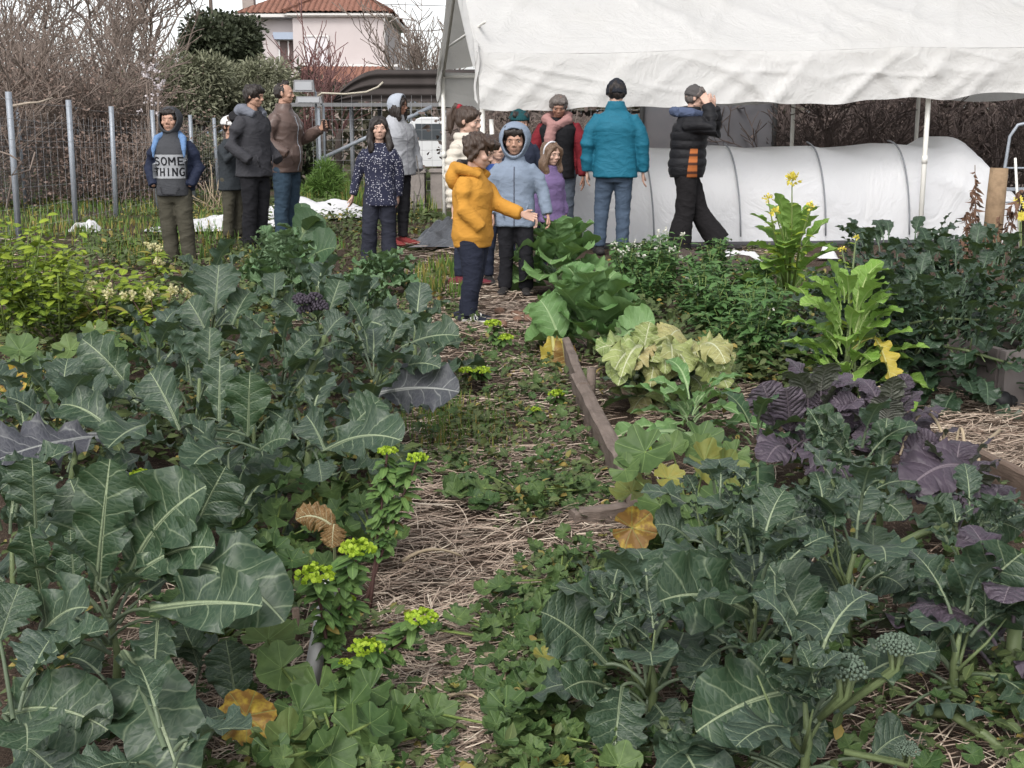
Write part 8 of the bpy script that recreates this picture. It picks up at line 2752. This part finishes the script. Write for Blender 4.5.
# the plaid lining shows on the flank under the raised arm
nu, nv = 9, 20
pts = []
for i_ in range(nu):
    for k_ in range(nv):
        f, g_ = i_ / (nu - 1), k_ / (nv - 1)
        z = H_ * (.475 + .165 * g_)
        y = H_ * (-.07 + (.06 * (1 - .3 * g_)) * f) - .0 * g_
        h_ = bvj.ray_cast(Vector((-1.0, y, z)), Vector((1, 0, 0)))
        x = h_[0].x if h_[0] is not None else -.15
        pts.append((x - .006, y, z))
mb = MB(); mb.grid(np.array(pts).reshape(nu, nv, 3)); build(mb, 'plaid_lining', plaid(), oj)
mb = MB()
mb.tube([(-.06 * H_, .05 * H_, I['shz'] + .045 * H_), (-.065 * H_, -.03 * H_, I['shz'] + .04 * H_), (0, -.085 * H_, I['shz'] + .02 * H_), (.065 * H_, -.03 * H_, I['shz'] + .04 * H_), (.06 * H_, .05 * H_, I['shz'] + .045 * H_), (0, .085 * H_, I['shz'] + .05 * H_), (-.06 * H_, .05 * H_, I['shz'] + .045 * H_)], .03 * H_, 10)
remeshed(mb, 'scarf', cloth('blue_grey_scarf', (0.07, 0.09, 0.15), .95, .2), t, .009, 3, wrinkle(.008, 7, 2))
# ------------------------------------------------------------------ sky, light, view
w = bpy.data.worlds.new('World')
scene.world = w
w.use_nodes = True
nt = w.node_tree
bg = nt.nodes['Background']
sky = nt.nodes.new('ShaderNodeTexSky')
sky.sky_type = 'NISHITA'
sky.sun_disc = False
SUN_EL, SUN_AZ = rad(48), rad(200)
sky.sun_elevation = SUN_EL
sky.sun_rotation = SUN_AZ
sky.air_density = 1.0
sky.dust_density = 4.0
hs = nt.nodes.new('ShaderNodeHueSaturation')
hs.inputs['Saturation'].default_value = 0.22
nt.links.new(sky.outputs[0], hs.inputs['Color'])
# overcast: soft cloud brightness
tc = nt.nodes.new('ShaderNodeTexCoord')
nz_ = nt.nodes.new('ShaderNodeTexNoise'); nz_.inputs['Scale'].default_value = 3.0; nz_.inputs['Detail'].default_value = 5
nt.links.new(tc.outputs['Generated'], nz_.inputs['Vector'])
mr = nt.nodes.new('ShaderNodeMapRange'); mr.inputs[1].default_value = .3; mr.inputs[2].default_value = .7; mr.inputs[3].default_value = .85; mr.inputs[4].default_value = 1.15
nt.links.new(nz_.outputs[0], mr.inputs[0])
mx = nt.nodes.new('ShaderNodeMix'); mx.data_type = 'RGBA'; mx.blend_type = 'MULTIPLY'; mx.inputs[0].default_value = 1
nt.links.new(hs.outputs[0], mx.inputs[6]); nt.links.new(mr.outputs[0], mx.inputs[7])
# thin bright cloud: brightest towards the horizon
sz = nt.nodes.new('ShaderNodeSeparateXYZ'); nt.links.new(tc.outputs['Generated'], sz.inputs[0])
m2 = nt.nodes.new('ShaderNodeMapRange'); m2.inputs[1].default_value = 0; m2.inputs[2].default_value = .5; m2.inputs[3].default_value = 3.6; m2.inputs[4].default_value = 1.7
nt.links.new(sz.outputs[2], m2.inputs[0])
mx3 = nt.nodes.new('ShaderNodeMix'); mx3.data_type = 'RGBA'; mx3.blend_type = 'MULTIPLY'; mx3.inputs[0].default_value = 1
nt.links.new(mx.outputs[2], mx3.inputs[6]); nt.links.new(m2.outputs[0], mx3.inputs[7])
nt.links.new(mx3.outputs[2], bg.inputs[0])
bg.inputs[1].default_value = 0.15
sl = bpy.data.lights.new('sun', 'SUN')
sl.energy = 1.5
sl.angle = rad(16)
sl.color = (1.0, 0.96, 0.9)
so = bpy.data.objects.new('sun', sl)
COL.objects.link(so)
# Nishita: rotation 0 = sun towards +Y, growing clockwise seen from above
d = Vector((math.sin(SUN_AZ) * math.cos(SUN_EL), math.cos(SUN_AZ) * math.cos(SUN_EL), math.sin(SUN_EL)))
so.rotation_euler = d.to_track_quat('Z', 'Y').to_euler()
scene.view_settings.view_transform = 'Standard'
scene.view_settings.look = 'None'
scene.view_settings.exposure = -0.17
scene.view_settings.gamma = 1.0
scene.cycles.max_bounces = 5
scene.cycles.diffuse_bounces = 2
scene.cycles.glossy_bounces = 1
scene.cycles.transmission_bounces = 3
scene.cycles.transparent_max_bounces = 6
